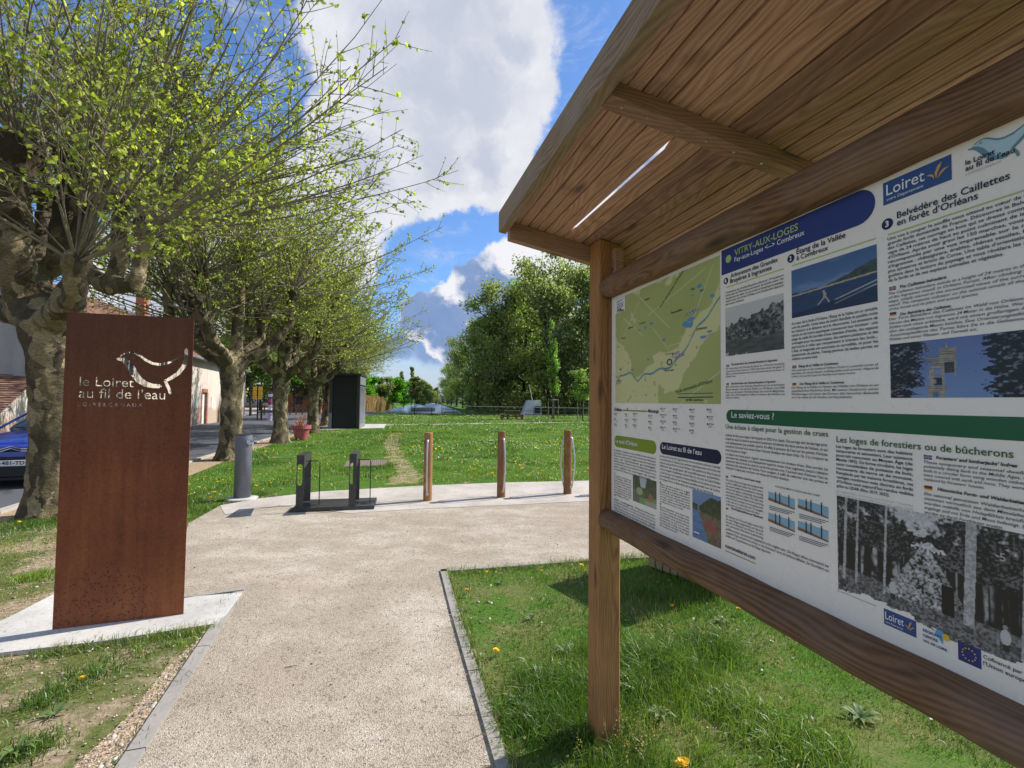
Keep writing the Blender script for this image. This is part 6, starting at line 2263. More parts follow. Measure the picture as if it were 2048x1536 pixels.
tag(npmesh('reeds', V, F, GRASSM, colors=np.repeat(rc, 4, 0)), 'tan dry reeds along the left canal bank', kind='stuff')

# staked young trees on the lawn
def young(px, pyb, pytop, cols, W, label, seed, stakes, shape):
    b = G(px, pyb); H_ = AT(px, pytop, b.y).z
    root = far_tree(seed, H_, W, 5200, .14, cols, .28, 22, shape)
    root.name = 'young_tree'
    root.location = (b.x, b.y, 0)
    tag(root, label, 'tree', 'staked young trees on the lawn')
    t = empty('tree_stakes', (b.x, b.y, 0), .4, stakes, 'tree stakes', 'wooden stakes around young trees')
    for a in range(3):
        an = a * 2.094
        bm = bmesh.new(); cyl(bm, (math.cos(an) * .55, math.sin(an) * .55, 0), (math.cos(an) * .55, math.sin(an) * .55, 1.95), .035, seg=8); obj('stake', bm, STAKE, t)
        a2 = an + 2.094
        bm = bmesh.new(); cyl(bm, (math.cos(an) * .55, math.sin(an) * .55, 1.85), (math.cos(a2) * .55, math.sin(a2) * .55, 1.85), .03, seg=6); obj('crosspiece', bm, STAKE, t)


young(1106, 839, 645, [(.20, .34, .07), (.25, .40, .09), (.15, .27, .06)], .85, 'slim bright green young tree left of the kiosk post', 61, 'stakes around the slim bright green young tree', 'column')
young(1166, 842, 738, MG, 1.2, 'low spreading young tree close beside the kiosk post', 62, 'stakes around the low spreading young tree by the kiosk post', 'round')

# trees across the road, left background
protoR = [far_tree(71, 9, 3.4, 12000, .26, MG + BG[:1], .28, 18), far_tree(72, 10, 3.6, 12000, .28, DG + MG, .22, 18)]
RG = 'background trees across the road'
for i, (px, Y, k, H_, lab) in enumerate([(502, 46, 1, 8.0, 'leafy tree at the corner of the house behind the yellow signs'), (545, 50, 0, 8.5, 'light green tree above the striped post'), (520, 66, 1, 10.5, 'dark tree farther behind the yellow signs'),
                                         (590, 58, 1, 8.5, 'dark tree beyond the pink planter'), (612, 70, 0, 10.0, 'green tree beyond the planter, farther back'), (640, 62, 1, 8.0, 'tree seen between the last plane trunks and cabin'),
                                         (690, 75, 1, 9.0, 'tree hidden behind the black cabin'), (470, 75, 1, 10, 'dark tree behind the end of the house'), (575, 90, 1, 13, 'tall background tree closing the view down the road'),
                                         (660, 95, 1, 12, 'tall background tree left of the cabin'), (725, 110, 1, 9, 'background tree right behind the cabin')]):
    p = AT(px, 800, Y); place(protoR, k, p.x, Y, i * 1.9, H_ / 9.5, lab, RG)
# ================================================================== HOUSES
def render_b(t, b, co, c=(0.56, 0.50, 0.43)):
    O = co.outputs['Object']
    n1 = t.noise(O, .5, 6, .62); n2 = t.noise(O, 14, 5, .7)
    sep = t.new('ShaderNodeSeparateXYZ'); t.link(O, sep.inputs[0])
    st = t.noise(t.mapping(O, (2.5, 2.5, .25)), 1.2, 5, .65)
    f = t.math('ADD', t.math('MULTIPLY', n1, .4), t.math('ADD', t.math('MULTIPLY', n2, .2), t.math('MULTIPLY', st, .4)))
    col = t.ramp(f, [(.34, tuple(x * .75 for x in c)), (.5, c), (.66, tuple(min(1, x * 1.15) for x in c))])
    # bare stained render at the foot
    foot = t.maprange(t.math('ADD', sep.outputs[2], t.math('MULTIPLY', n1, .8)), 1.55, 1.25, 0, .75, True)
    col = t.mix(foot, col, (.40, .28, .20))
    t.link(col, b.inputs['Base Color'])
    t.link(t.bump(n2, .3, .01), b.inputs['Normal'])


RENDER = mat('lime_render', rough=.95, spec=.1, build=lambda t, b, co: render_b(t, b, co))
RENDER_GREY_SHADE = mat('grey_shade_render', rough=.95, spec=.1, build=lambda t, b, co: render_b(t, b, co, (.36, .35, .34)))  # greyer, darker copy of the render; on the house its colour carries the shade


def tile_b(t, b, co):
    O = co.outputs['Object']
    n = t.noise(O, .9, 5, .6)
    v = t.vor(t.mapping(O, (5, 5, 5)), 1.2, out=1)
    s = t.new('ShaderNodeSeparateColor'); t.link(v, s.inputs[0])
    col = t.ramp(t.math('ADD', t.math('MULTIPLY', n, .5), t.math('MULTIPLY', s.outputs[0], .5)), [(.2, (.13, .07, .055)), (.5, (.25, .14, .10)), (.8, (.34, .22, .165))])
    t.link(col, b.inputs['Base Color'])


TILE = mat('clay_tiles', rough=.9, spec=.15, build=tile_b)
BRICKM = simple_worn('red_brick', (.36, .13, .075), .9, 0, .3, 8, .2)
MORTAR = simple_worn('mortar', (.42, .36, .29), .95, 0, .15, 10, .2)
ZINC = simple_worn('zinc', (.20, .22, .28), .5, .5, .15, 3, .05)
DOORW = simple_worn('white_painted_wood', (.66, .64, .60), .6, 0, .12, 5, .05)


def roof_courses(name, p0, ux, L, up, slope_len, parent, course=.22):
    """tile courses as overlapping strips; p0 eave corner, ux along the eave, up = unit vector up the slope"""
    ux = Vector(ux).normalized(); up = Vector(up).normalized(); nn = ux.cross(up).normalized()
    if nn.z < 0: nn = -nn
    bm = bmesh.new()
    k = int(slope_len / course)
    for i in range(k):
        a = Vector(p0) + up * (i * course); b_ = a + up * (course * 1.02)
        q = [a + nn * .045, a + ux * L + nn * .045, b_ + ux * L + nn * .012, b_ + nn * .012]
        lo = [a, a + ux * L, b_ + ux * L - nn * .01, b_ - nn * .01]
        V = [bm.verts.new(v) for v in q + lo]
        for f in ((0, 1, 2, 3), (7, 6, 5, 4), (0, 4, 5, 1), (1, 5, 6, 2), (2, 6, 7, 3), (3, 7, 4, 0)): bm.faces.new([V[j] for j in f])
    return obj(name, bm, TILE, parent)


def chimney(parent, x, y, z0, h, w=.7, d=.45):
    c = obj('chimney', bx((x - w / 2, y - d / 2, z0), (x + w / 2, y + d / 2, z0 + h)), BRICKM, parent)
    obj('chimney_cap', bx((x - w / 2 - .06, y - d / 2 - .06, z0 + h + .002), (x + w / 2 + .06, y + d / 2 + .06, z0 + h + .10)), MORTAR, c)
    for q in (-.17, .17):
        bm = bmesh.new(); cyl(bm, (x + q, y, z0 + h + .1), (x + q, y, z0 + h + .45), .11, .09, 10); obj('chimney_pot', bm, BRICKM, c)
    return c


# big house: wall towards the road from W1 (near) to W2 (far)
Wb = G(393, 851); Wc = G(487, 836)
wd = (Wc - Wb).normalized()
W1 = Wb - wd * 13.0
W1.z = 0
WL = (Wc - W1).length
ang = math.atan2(wd.y, wd.x)
# local frame: x along the wall away from us, y = away from the road (left)
house = empty('stone_house', (W1.x, W1.y, 0), ang, 'pale rendered house with brick framed door and red tiled roof beside the road', 'house')
HW = 8.0; EV = 4.1
RG_ = 2.6
# long wall with a real door opening
dx_ = (Wb - W1).length + 0.95
DW, DH = 0.95, 2.0
for (a, b_, z0, z1) in ((0, dx_, 0, EV), (dx_ + DW, WL, 0, EV), (dx_, dx_ + DW, DH, EV)):
    obj('wall', bx((a, 0, z0), (b_, .4, z1)), RENDER, house)
obj('wall', bx((0, .402, 0), (.4, HW - .402, EV)), RENDER_GREY_SHADE, house)  # end wall away from the sun, its shade put into the grey colour
obj('wall', bx((WL - .4, .402, 0), (WL, HW - .402, EV)), RENDER, house)
obj('wall', bx((0, HW - .4, 0), (WL, HW, EV)), RENDER, house)
for x0_, mm in ((0, RENDER_GREY_SHADE), (WL - .4, RENDER)):
    bm = bmesh.new()
    V = [bm.verts.new(v) for v in ((x0_, 0, EV + .001), (x0_, HW, EV + .001), (x0_, HW / 2, EV + RG_ - .1), (x0_ + .4, 0, EV + .001), (x0_ + .4, HW, EV + .001), (x0_ + .4, HW / 2, EV + RG_ - .1))]
    for f in ((0, 1, 2), (5, 4, 3), (0, 3, 4, 1), (1, 4, 5, 2), (2, 5, 3, 0)): bm.faces.new([V[j] for j in f])
    obj('gable_wall', bm, mm, house)
sl_ = math.hypot(HW / 2 + .3, RG_ + .2)
upv = Vector((0, HW / 2 + .3, RG_ + .2)).normalized()
hroof = roof_courses('roof', (-.25, -.3, EV - .18), (1, 0, 0), WL + .5, upv, sl_ + .1, house)
roof_courses('roof_slope', (-.25, HW + .3, EV - .18), (1, 0, 0), WL + .5, (0, -upv.y, upv.z), sl_ + .1, hroof)
chimney(hroof, dx_ + 1.7, HW / 2 - .1, EV + RG_ - .3, 1.9)
chimney(hroof, 4.0, HW / 2, EV + RG_ - .3, 1.5)
bm = bmesh.new(); tube(bm, [(-.25, -.40, EV - .16), (WL + .25, -.40, EV - .16)], .07, 8); obj('gutter', bm, ZINC, house)
bm = bmesh.new(); tube(bm, [(WL - .3, -.36, EV - .2), (WL - .3, -.09, EV - .5), (WL - .3, -.09, 0.1)], .045, 8); obj('downpipe', bm, ZINC, house)
door = obj('door', bx((dx_ + .06, .12, .02), (dx_ + DW - .06, .17, DH - .04)), DOORW, house)
for z0_ in (.15, 1.05):
    obj('door_panel', bx((dx_ + .18, .105, z0_), (dx_ + DW - .18, .118, z0_ + .75)), DOORW, door)
# brick surround, tooth by tooth
for side in (0, 1):
    for k in range(26):
        w = .22 if k % 2 else .32
        z0_ = k * .078 + .02
        xa_ = dx_ - w if side == 0 else dx_ + DW
        obj('brick', bx((xa_, -.015, z0_), (xa_ + w, .1, z0_ + .066)), BRICKM, house)
for k in range(13):
    xx = dx_ - .15 + k * .096
    obj('brick', bx((xx, -.018, DH + .002), (xx + .086, .1, DH + .22)), BRICKM, house)
obj('wall_box', bx((dx_ + DW + .95, -.035, 1.0), (dx_ + DW + 1.25, -.002, 1.75)), DOORW, house)
obj('wall_box', bx((1.0 + .0, -.03, 1.3), (1.3, -.002, 1.9)), DOORW, house)
# windows on the street side, with frames and shutters
for wx in (3.2, 7.0, WL - 4.0):
    w_ = obj('window', bx((wx, -.02, 2.55), (wx + .9, -.005, 3.6)), mat('window_glass', (.03, .035, .045), .08, 0, .6), house)
    for (a, b_, c, d_) in ((wx - .05, 2.5, wx, 3.65), (wx + .9, 2.5, wx + .95, 3.65), (wx, 2.5, wx + .9, 2.549), (wx, 3.601, wx + .9, 3.65), (wx + .43, 2.55, wx + .47, 3.6)):
        obj('window_frame', bx((a, -.045, b_), (c, -.021, d_)), DOORW, w_)

# low outbuilding at the left: tiled slope towards us, white gable to its right
Ga = G(2, 900); Ya = 13.2
pa = AT(0, 822, Ya); pr = AT(112, 716, 17.6)
eave_z, ridge_z = pa.z, pr.z
gx = Vector((pa.x, pa.y, 0)); gy = Vector((pr.x, pr.y, 0))
gd = (gy - gx); gl = gd.length; gd.normalize()
# local frame: x along ridge (to the left in the photo), y from front eave to ridge
xl = Vector((-gd.y, gd.x, 0))
if xl.x > 0: xl = -xl
an = empty('outbuilding', (gx.x, gx.y, 0), math.atan2(-xl.y, -xl.x), 'low outbuilding with red tiled roof and white gable wall behind the blue car', 'outbuilding')
# here +x points right (towards the gable end at x=0), so the building lies on negative x
AL = 9.0
yd = 1.0 if (Matrix.Rotation(math.atan2(-xl.y, -xl.x), 3, 'Z') @ Vector((0, 1, 0))).dot(gd) > 0 else -1.0
obj('wall', bx((-AL, 0, 0), (0, yd * .3, eave_z - .05)), RENDER, an)
obj('wall', bx((-AL, yd * (2 * gl - .3), 0), (0, yd * 2 * gl, eave_z - .05)), RENDER, an)
for x0_ in (-.3, -AL):
    bm = bmesh.new()
    pts = [(0, 0), (2 * gl * yd, 0), (2 * gl * yd, eave_z - .06), (gl * yd, ridge_z - .06), (0, eave_z - .06)]
    A_ = [bm.verts.new((x0_ + .001, p[0] + (.301 * yd if i in (0, 4) else (-.301 * yd if i in (1, 2) else 0)), p[1])) for i, p in enumerate(pts)]
    B_ = [bm.verts.new((x0_ + .299, p[0] + (.301 * yd if i in (0, 4) else (-.301 * yd if i in (1, 2) else 0)), p[1])) for i, p in enumerate(pts)]
    bm.faces.new(A_); bm.faces.new(B_[::-1])
    for k in range(5): bm.faces.new((A_[k], A_[(k + 1) % 5], B_[(k + 1) % 5], B_[k]))
    obj('gable_wall', bm, RENDER, an)
u2 = Vector((0, yd * gl, ridge_z - eave_z)).normalized(); sl2 = math.hypot(gl, ridge_z - eave_z)
ar = roof_courses('roof', (-AL, -yd * .1, eave_z - .06), (1, 0, 0), AL + .04, u2, sl2 + .1, an, .20)
roof_courses('roof_slope', (-AL, yd * (2 * gl + .1), eave_z - .06), (1, 0, 0), AL + .04, (0, -u2.y, u2.z), sl2 + .1, ar, .20)
bm = bmesh.new(); tube(bm, [(-AL, yd * gl, ridge_z + .04), (.02, yd * gl, ridge_z + .04)], .09, 8); obj('ridge_capping', bm, ZINC, ar)
obj('wall_box', bx((.002, yd * (gl * .55), 1.35), (.04, yd * (gl * .55 + .35), 1.6)), DOORW, an)

# small orange building far down the road
p = AT(603, 800, 62)
bl = empty('brick_building', (p.x, p.y, 0), .2, 'small orange brick building far back between the tree trunks', 'building')
obj('wall', bx((-2.4, 0, 0), (2.4, 4, 2.6)), simple_worn('orange_brick', (.42, .15, .07), .9, 0, .2, 2, .1), bl)
obj('roof', bx((-2.6, -.2, 2.602), (2.6, 4.2, 2.85)), BARKD, bl)
obj('window', bx((-.9, -.03, 1.0), (.1, -.002, 2.0)), MATS['window_glass'], bl)
obj('door', bx((1.0, -.03, 0.02), (1.9, -.002, 2.1)), BLACKP, bl)
# low grey building behind the yellow signs
p = AT(500, 800, 84)
bl = empty('grey_building', (p.x, p.y, 0), .1, 'low pale grey building far behind the yellow signs', 'building')
obj('wall', bx((-7, 0, 0), (5, 5, 3.0)), RENDER_GREY_SHADE, bl)
obj('roof', bx((-7.3, -.3, 3.002), (5.3, 5.3, 3.3)), DARKSTEEL, bl)
for k in range(4): obj('window', bx((-6 + k * 2.7, -.03, 1.0), (-4.8 + k * 2.7, -.002, 2.2)), MATS['window_glass'], bl)

# yellow signs on a post
YEL = mat('yellow_sign', (.72, .42, .01), .5)
b = AT(515, 820, 37.0)
t = empty('yellow_sign', (b.x, b.y, 0), .05, 'pair of yellow route sign boards on one dark post across the road', 'road sign')
zt_, zb_ = AT(515, 773, 37).z, AT(515, 799, 37).z
bm = bmesh.new(); cyl(bm, (0, 0, 0), (0, 0, zt_ + .1), .05, seg=10); obj('pole', bm, BLACKP, t)
for s in (-1, 1):
    for k in range(3):
        hh_ = (zt_ - zb_) / 3
        x0_ = -.36 if s < 0 else .06
        o = obj('sign_board', bx((x0_, -.09, zb_ + k * hh_ + .02), (x0_ + .30, -.055, zb_ + (k + 1) * hh_ - .02)), YEL, t)
        Print(-.092).rect(x0_ + .05, zb_ + k * hh_ + .12, x0_ + .22, zb_ + k * hh_ + .16).rect(x0_ + .05, zb_ + k * hh_ + .2, x0_ + .18, zb_ + k * hh_ + .23).build('sign_mark', INKBR, o)
# striped post (wrapped trunk) purple and white
b = AT(540, 821, 36.0)
t = empty('striped_post', (b.x, b.y, 0), 0, 'post striped purple and white standing right of the yellow signs', 'post')
zt_ = AT(540, 783, 36).z
cols_ = [mat('stripe_lilac', (.42, .36, .55), .8), mat('stripe_purple', (.10, .05, .14), .8), mat('stripe_red', (.35, .06, .09), .8), mat('stripe_white', (.6, .6, .62), .8)]
seqn = [0, 0, 0, 1, 3, 0, 1, 2, 1, 3, 1]
for k, c in enumerate(seqn):
    bm = bmesh.new(); cyl(bm, (0, 0, zt_ * k / len(seqn)), (0, 0, zt_ * (k + 1) / len(seqn) - .002), .17 - .004 * k, .167 - .004 * k, 12); obj('stripe', bm, cols_[c], t)
b = AT(523, 822, 36.5)
t = empty('short_post', (b.x, b.y, 0), 0, 'short dark wooden post between the yellow signs and striped post', 'post')
obj('post', bx((-.05, -.05, 0), (.05, .05, 1.2)), BARKD, t)
# low hoop barriers at the square
p0_, p1_ = AT(488, 812, 47), AT(640, 812, 52)
p0_.z = p1_.z = 0
t = empty('barrier_fence', (p0_.x, p0_.y, 0), math.atan2((p1_ - p0_).y, (p1_ - p0_).x), 'low dark post and rail barrier behind the yellow signs', 'fence')
L_ = (p1_ - p0_).length
for k in range(13): obj('fence_post', bx((L_ * k / 12 - .05, -.05, 0), (L_ * k / 12 + .05, .05, 1.0)), BARKD, t)
for k in range(2): obj('rail', bx((0, .052, .45 + k * .42), (L_, .09, .53 + k * .42)), BARKD, t)
# climbing dry shrub at the foot of the house wall
cl = empty('wall_shrub', tuple(house.matrix_world @ Vector((0, 0, 0))), 0, 'bare straggly shrub growing up the house wall near its far corner', 'shrub')
cl.location = W1 + wd * (dx_ + 4.0) + Vector((wd.y, -wd.x, 0)) * .15
bm = bmesh.new()
for k in range(46):
    a = random.uniform(-1, 1)
    x_ = random.uniform(-.5, .5)
    tube(bm, [(x_ * wd.x, x_ * wd.y, 0), ((x_ + a * .2) * wd.x, (x_ + a * .2) * wd.y, random.uniform(.6, 1.0)), ((x_ + a * .5) * wd.x, (x_ + a * .5) * wd.y, random.uniform(1.1, 2.1))], [.022, .015, .006], 4)
obj('bare_stem', bm, simple_worn('dry_stem', (.30, .22, .15), .9, 0, .3, 9, .1), cl)

# ================================================================== BLUE CAR
CARB = mat('car_blue', (0.008, 0.030, 0.33), 0.22, 0.25, 0.6)
CARB.node_tree.nodes['Principled BSDF'].inputs['Coat Weight'].default_value = 0.7
CARB.node_tree.nodes['Principled BSDF'].inputs['Coat Roughness'].default_value = 0.05
GLASS = mat('car_glass', (0.03, 0.04, 0.05), 0.03, 0, 0.8)
PLAST = mat('car_black_plastic', (0.012, 0.012, 0.013), 0.45)
cy = 8.3
cpos = AT(26, 900, cy)
car = empty('blue_car', (cpos.x, cpos.y, 0), rad(20), 'parked blue hatchback facing us behind the nearest plane tree', 'car')
car.scale = (1, 1, .92)
# local: x = to the right in the picture, y = rearwards, z up. half cross-sections (x, z) at stations y
CWd = .88


def loft(secs, name, m, parent, close=True, smooth=True):
    bm = bmesh.new(); rows = []
    for y_, pts in secs:
        full = [(-x_, z_) for x_, z_ in pts[::-1]] + [(x_, z_) for x_, z_ in pts if x_ > 1e-6]
        rows.append([bm.verts.new((x_, y_, z_)) for x_, z_ in full])
    n_ = len(rows[0])
    for a, b_ in zip(rows, rows[1:]):
        for k in range(n_ - 1): bm.faces.new((a[k], a[k + 1], b_[k + 1], b_[k]))
        bm.faces.new((a[-1], a[0], b_[0], b_[-1]))
    bm.faces.new(rows[0]); bm.faces.new(rows[-1][::-1])
    return obj(name, bm, m, parent, smooth=smooth)


body_secs = [(0.0, [(0, .80), (.40, .79), (.62, .74), (.70, .66), (.72, .48), (.70, .34), (.60, .22), (0, .20)][::-1]),
             (0.10, [(0, .87), (.45, .86), (.70, .81), (.80, .70), (.83, .48), (.82, .32), (.72, .19), (0, .18)][::-1]),
             (0.45, [(0, .97), (.50, .95), (.76, .89), (.85, .76), (.885, .50), (.88, .32), (.80, .18), (0, .18)][::-1]),
             (1.05, [(0, 1.07), (.52, 1.05), (.78, .99), (.87, .84), (.90, .52), (.89, .32), (.82, .18), (0, .18)][::-1]),
             (1.8, [(0, 1.10), (.55, 1.09), (.80, 1.03), (.885, .88), (.90, .52), (.89, .32), (.82, .18), (0, .18)][::-1]),
             (3.2, [(0, 1.10), (.55, 1.09), (.80, 1.03), (.885, .88), (.90, .52), (.89, .32), (.82, .18), (0, .18)][::-1]),
             (3.8, [(0, 1.08), (.52, 1.07), (.76, 1.0), (.84, .86), (.86, .52), (.85, .34), (.78, .24), (0, .24)][::-1]),
             (3.98, [(0, .95), (.50, .94), (.70, .90), (.78, .80), (.80, .54), (.78, .38), (.70, .30), (0, .30)][::-1])]
body_secs = [(y_, [(x_, z_) for x_, z_ in p]) for y_, p in body_secs]


def loft2(secs, name, m, parent):
    bm = bmesh.new(); rows = []
    for y_, pts in secs:
        right = pts            # from bottom centre round to top centre
        left = [(-x_, z_) for x_, z_ in pts[::-1] if x_ > 1e-6]
        rows.append([bm.verts.new((x_, y_, z_)) for x_, z_ in right + left])
    n_ = len(rows[0])
    for a, b_ in zip(rows, rows[1:]):
        for k in range(n_): bm.faces.new((a[k], a[(k + 1) % n_], b_[(k + 1) % n_], b_[k]))
    bm.faces.new(rows[0]); bm.faces.new(rows[-1][::-1])
    o = obj(name, bm, m, parent, smooth=True)
    md = o.modifiers.new('s', 'SUBSURF'); md.levels = 2; md.render_levels = 2
    return o


loft2(body_secs, 'body', CARB, car)
cab = [(1.0, [(0, .98), (.70, .98), (.70, 1.03), (.66, 1.04), (0, 1.06)]),
       (1.55, [(0, .98), (.78, .98), (.76, 1.10), (.66, 1.30), (0, 1.33)]),
       (2.0, [(0, .98), (.80, .98), (.77, 1.12), (.64, 1.46), (0, 1.50)]),
       (2.9, [(0, .98), (.80, .98), (.77, 1.12), (.64, 1.46), (0, 1.51)]),
       (3.6, [(0, .98), (.76, .98), (.73, 1.10), (.60, 1.32), (0, 1.38)]),
       (3.9, [(0, .98), (.70, .98), (.68, 1.00), (.60, 1.04), (0, 1.06)])]
loft2(cab, 'cabin_glass', GLASS, car)
bm = bmesh.new()
box(bm, (0, 2.55, 1.50), (1.16, 1.5, .045)); obj('roof_panel', bm, CARB, car, bevel=.02)
for s in (-1, 1):
    bm = bmesh.new(); tube(bm, [(s * .80, 1.0, 1.02), (s * .71, 1.55, 1.28), (s * .625, 2.0, 1.475), (s * .60, 2.9, 1.50), (s * .64, 3.75, 1.15)], .024, 8); obj('pillar', bm, CARB, car, smooth=True)
    bm = bmesh.new(); box(bm, (s * 1.0, 1.35, 1.08), (.20, .12, .13)); obj('mirror', bm, CARB, car, bevel=.03, seg=2)
    # stacked lamps with thin daylight strip on top
    bm = bmesh.new(); box(bm, (s * .66, .05, .775), (.26, .10, .05), Matrix.Rotation(-s * .25, 3, 'Z')); obj('running_light', bm, mat('lamp_clear', (.7, .72, .75), .1, 0, .8), car, bevel=.01)
    bm = bmesh.new(); box(bm, (s * .68, .045, .60), (.20, .10, .11), Matrix.Rotation(-s * .25, 3, 'Z')); obj('headlight', bm, mat('lamp_dark', (.10, .11, .12), .08, 0, .8), car, bevel=.02)
    for y_ in (.80, 3.25):
        bm = bmesh.new(); cyl(bm, (s * .72, y_, .32), (s * .915, y_, .32), .32, seg=28); w_ = obj('wheel', bm, PLAST, car, bevel=.02)
        bm = bmesh.new(); cyl(bm, (s * .916, y_, .32), (s * .925, y_, .32), .20, seg=20); obj('rim', bm, GALV, w_)
        bm = bmesh.new(); tube(bm, [(s * .895, y_ + .38 * math.cos(a), .30 + .38 * math.sin(a)) for a in [math.pi * k / 10 for k in range(11)]], .03, 6); obj('wheel_arch', bm, PLAST, car)
    bm = bmesh.new(); box(bm, (s * .893, 2.1, .40), (.03, 1.9, .18)); obj('side_moulding', bm, PLAST, car, bevel=.01)
obj('lower_grille', bx((-.66, -.055, .22), (.66, .10, .60)), PLAST, car, bevel=.02)
obj('upper_grille', bx((-.50, -.03, .70), (.50, .05, .765)), PLAST, car, bevel=.01)
for z_, in ((.712,), (.752,)):
    bm = bmesh.new()
    pts = [(-.78, .02, z_ + .01), (-.45, -.035, z_), (-.13, -.045, z_), (0, -.055, z_ + .055), (.13, -.045, z_), (.45, -.035, z_), (.78, .02, z_ + .01)]
    tube(bm, pts, .009, 6); obj('chevron_strip', bm, CHROME, car)
lp = obj('number_plate', bx((-.26, -.075, .435), (.26, -.057, .545)), mat('plate_white', (.70, .70, .68), .4), car, bevel=.004)
Print(-.0762).rect(.215, .437, .258, .543).rect(-.258, .437, -.215, .543).build('plate_band', INKB, lp)
Print(-.0765).text('-481-TD', -.135, .462, width=.335, h=.098, bold=.015).build('plate_text', INKK, lp)
obj('bumper_lip', bx((-.72, -.02, .17), (.72, .3, .215)), PLAST, car)
bm = bmesh.new(); box(bm, (-.2, 1.02, 1.075), (.55, .03, .02), Matrix.Rotation(.1, 3, 'Y')); obj('wiper', bm, PLAST, car)
# ================================================================== GRASS AND SMALL PLANTS
def wedge_points(n, d0, d1, x0px, x1px, rng):
    """uniform on the ground between two view directions and two depths"""
    d = np.sqrt(rng.uniform(d0 * d0, d1 * d1, n))
    u = rng.uniform(x0px, x1px, n)
    return np.stack([(u - 1024) / F_PX * d, d], 1)


CAB = GP([(652, 861), (772, 858), (775, 846), (652, 846)])
NOG = [PLAZA, PAD, VERGE, CAB, GP([(489, 1184), (257, 1560), (220, 1560), (472, 1184)]), GP([(880, 1143), (902, 1230), (997, 1560), (1026, 1560), (914, 1230), (894, 1143)])]
GRATE = GP([(690, 933), (771, 931), (774, 920), (693, 921)])
SOILP = GP(soil_px)
KPOLY = []


def free(P):
    m = np.ones(len(P), bool)
    for q in NOG + [GRATE]: m &= ~inside(P, q)
    m &= ~inside(P, ROAD)
    kl = (P - np.array([P0.x, P0.y])) @ np.array([[KX.x, -KX.y], [KX.y, KX.x]])
    m &= ~((np.abs(kl[:, 0]) < .062) & (np.abs(kl[:, 1]) < .062))
    return m


def bareness(P):
    """1 = bare soil showing, 0 = dense turf"""
    n = vnoise(P, 1.1, 17, 4)
    left = (P[:, 0] < -1.0) & (P[:, 1] < 6.2)
    b = sstep(n, .62, .75)
    b = np.where(left, sstep(n, .30, .62) * .93, b)
    # worn track
    w = inside(P + RNG.normal(0, .15, P.shape), WEAR)
    b = np.where(w, np.maximum(b, .30 + .6 * sstep(vnoise(P, 2.6, 91, 3), .38, .58)), b)
    pz = GP([(900, 1160), (1080, 1170), (1150, 1330), (1050, 1400), (975, 1420), (940, 1300)])
    b = np.where(inside(P + RNG.normal(0, .08, P.shape), pz), np.maximum(b, .15 + .5 * sstep(vnoise(P, 2.4, 77, 3), .42, .62)), b)
    b = np.where((P[:, 0] > -.4) & (P[:, 1] < 6), np.maximum(b, .35 * sstep(vnoise(P, 1.7, 78, 3), .50, .66)), b)
    # thin fringe next to the right path edging and left edge of the lawn
    e = GP([(880, 1143), (940, 1143), (1060, 1560), (997, 1560)])
    b = np.where(inside(P + RNG.normal(0, .05, P.shape), e), .70, b)
    fr = GP([(380, 1010), (520, 998), (850, 972), (850, 962), (520, 975), (380, 990)])
    b = np.where(inside(P + RNG.normal(0, .2, P.shape), fr), .75, b)
    so = inside(P, SOILP)
    b = np.where(so, .95, b)
    return b


GV, GF, GC = [], [], []
gtot = 0


def add_blades(P, h, w, cols, rng, lean=.55, seg2=True):
    global gtot
    n = len(P)
    if n == 0: return
    a = rng.uniform(0, 2 * np.pi, n); la = rng.uniform(0, 2 * np.pi, n)
    ln = np.abs(rng.normal(0, lean, n)) * h
    base = np.stack([P[:, 0], P[:, 1], np.full(n, -.003)], 1)
    side = np.stack([np.cos(a), np.sin(a), np.zeros(n)], 1) * (w / 2)[:, None]
    ld = np.stack([np.cos(la), np.sin(la), np.zeros(n)], 1)
    mid = base + ld * (ln * .35)[:, None] + np.array([0, 0, 1.0]) * (h * .6)[:, None]
    tip = base + ld * ln[:, None] + np.array([0, 0, 1.0]) * (h * np.clip(1 - .25 * ln / h, .5, 1))[:, None]
    V = np.stack([base - side, base + side, mid + side * .75, mid - side * .75, tip], 1).reshape(-1, 3)
    i = np.arange(n) * 5 + gtot
    F = np.concatenate([np.stack([i, i + 1, i + 2], 1), np.stack([i, i + 2, i + 3], 1), np.stack([i + 3, i + 2, i + 4], 1)])
    GV.append(V); GF.append(F); GC.append(np.repeat(cols, 5, 0)); gtot += n * 5


def grass_cols(P, rng, bare):
    n = len(P)
    g1 = np.array((.085, .165, .018)); g2 = np.array((.15, .245, .028)); g3 = np.array((.225, .32, .05)); dry = np.array((.38, .31, .14)); olive = np.array((.20, .21, .06))
    t = vnoise(P, .8, 23, 3) + rng.normal(0, .12, n)
    c = np.where((t < .45)[:, None], g1, np.where((t < .62)[:, None], g2, g3))
    ol = rng.random(n) < bare * .9
    c = np.where(ol[:, None], olive, c)
    dr = rng.random(n) < (.012 + .45 * bare)
    c = np.where(dr[:, None], dry, c)
    return c


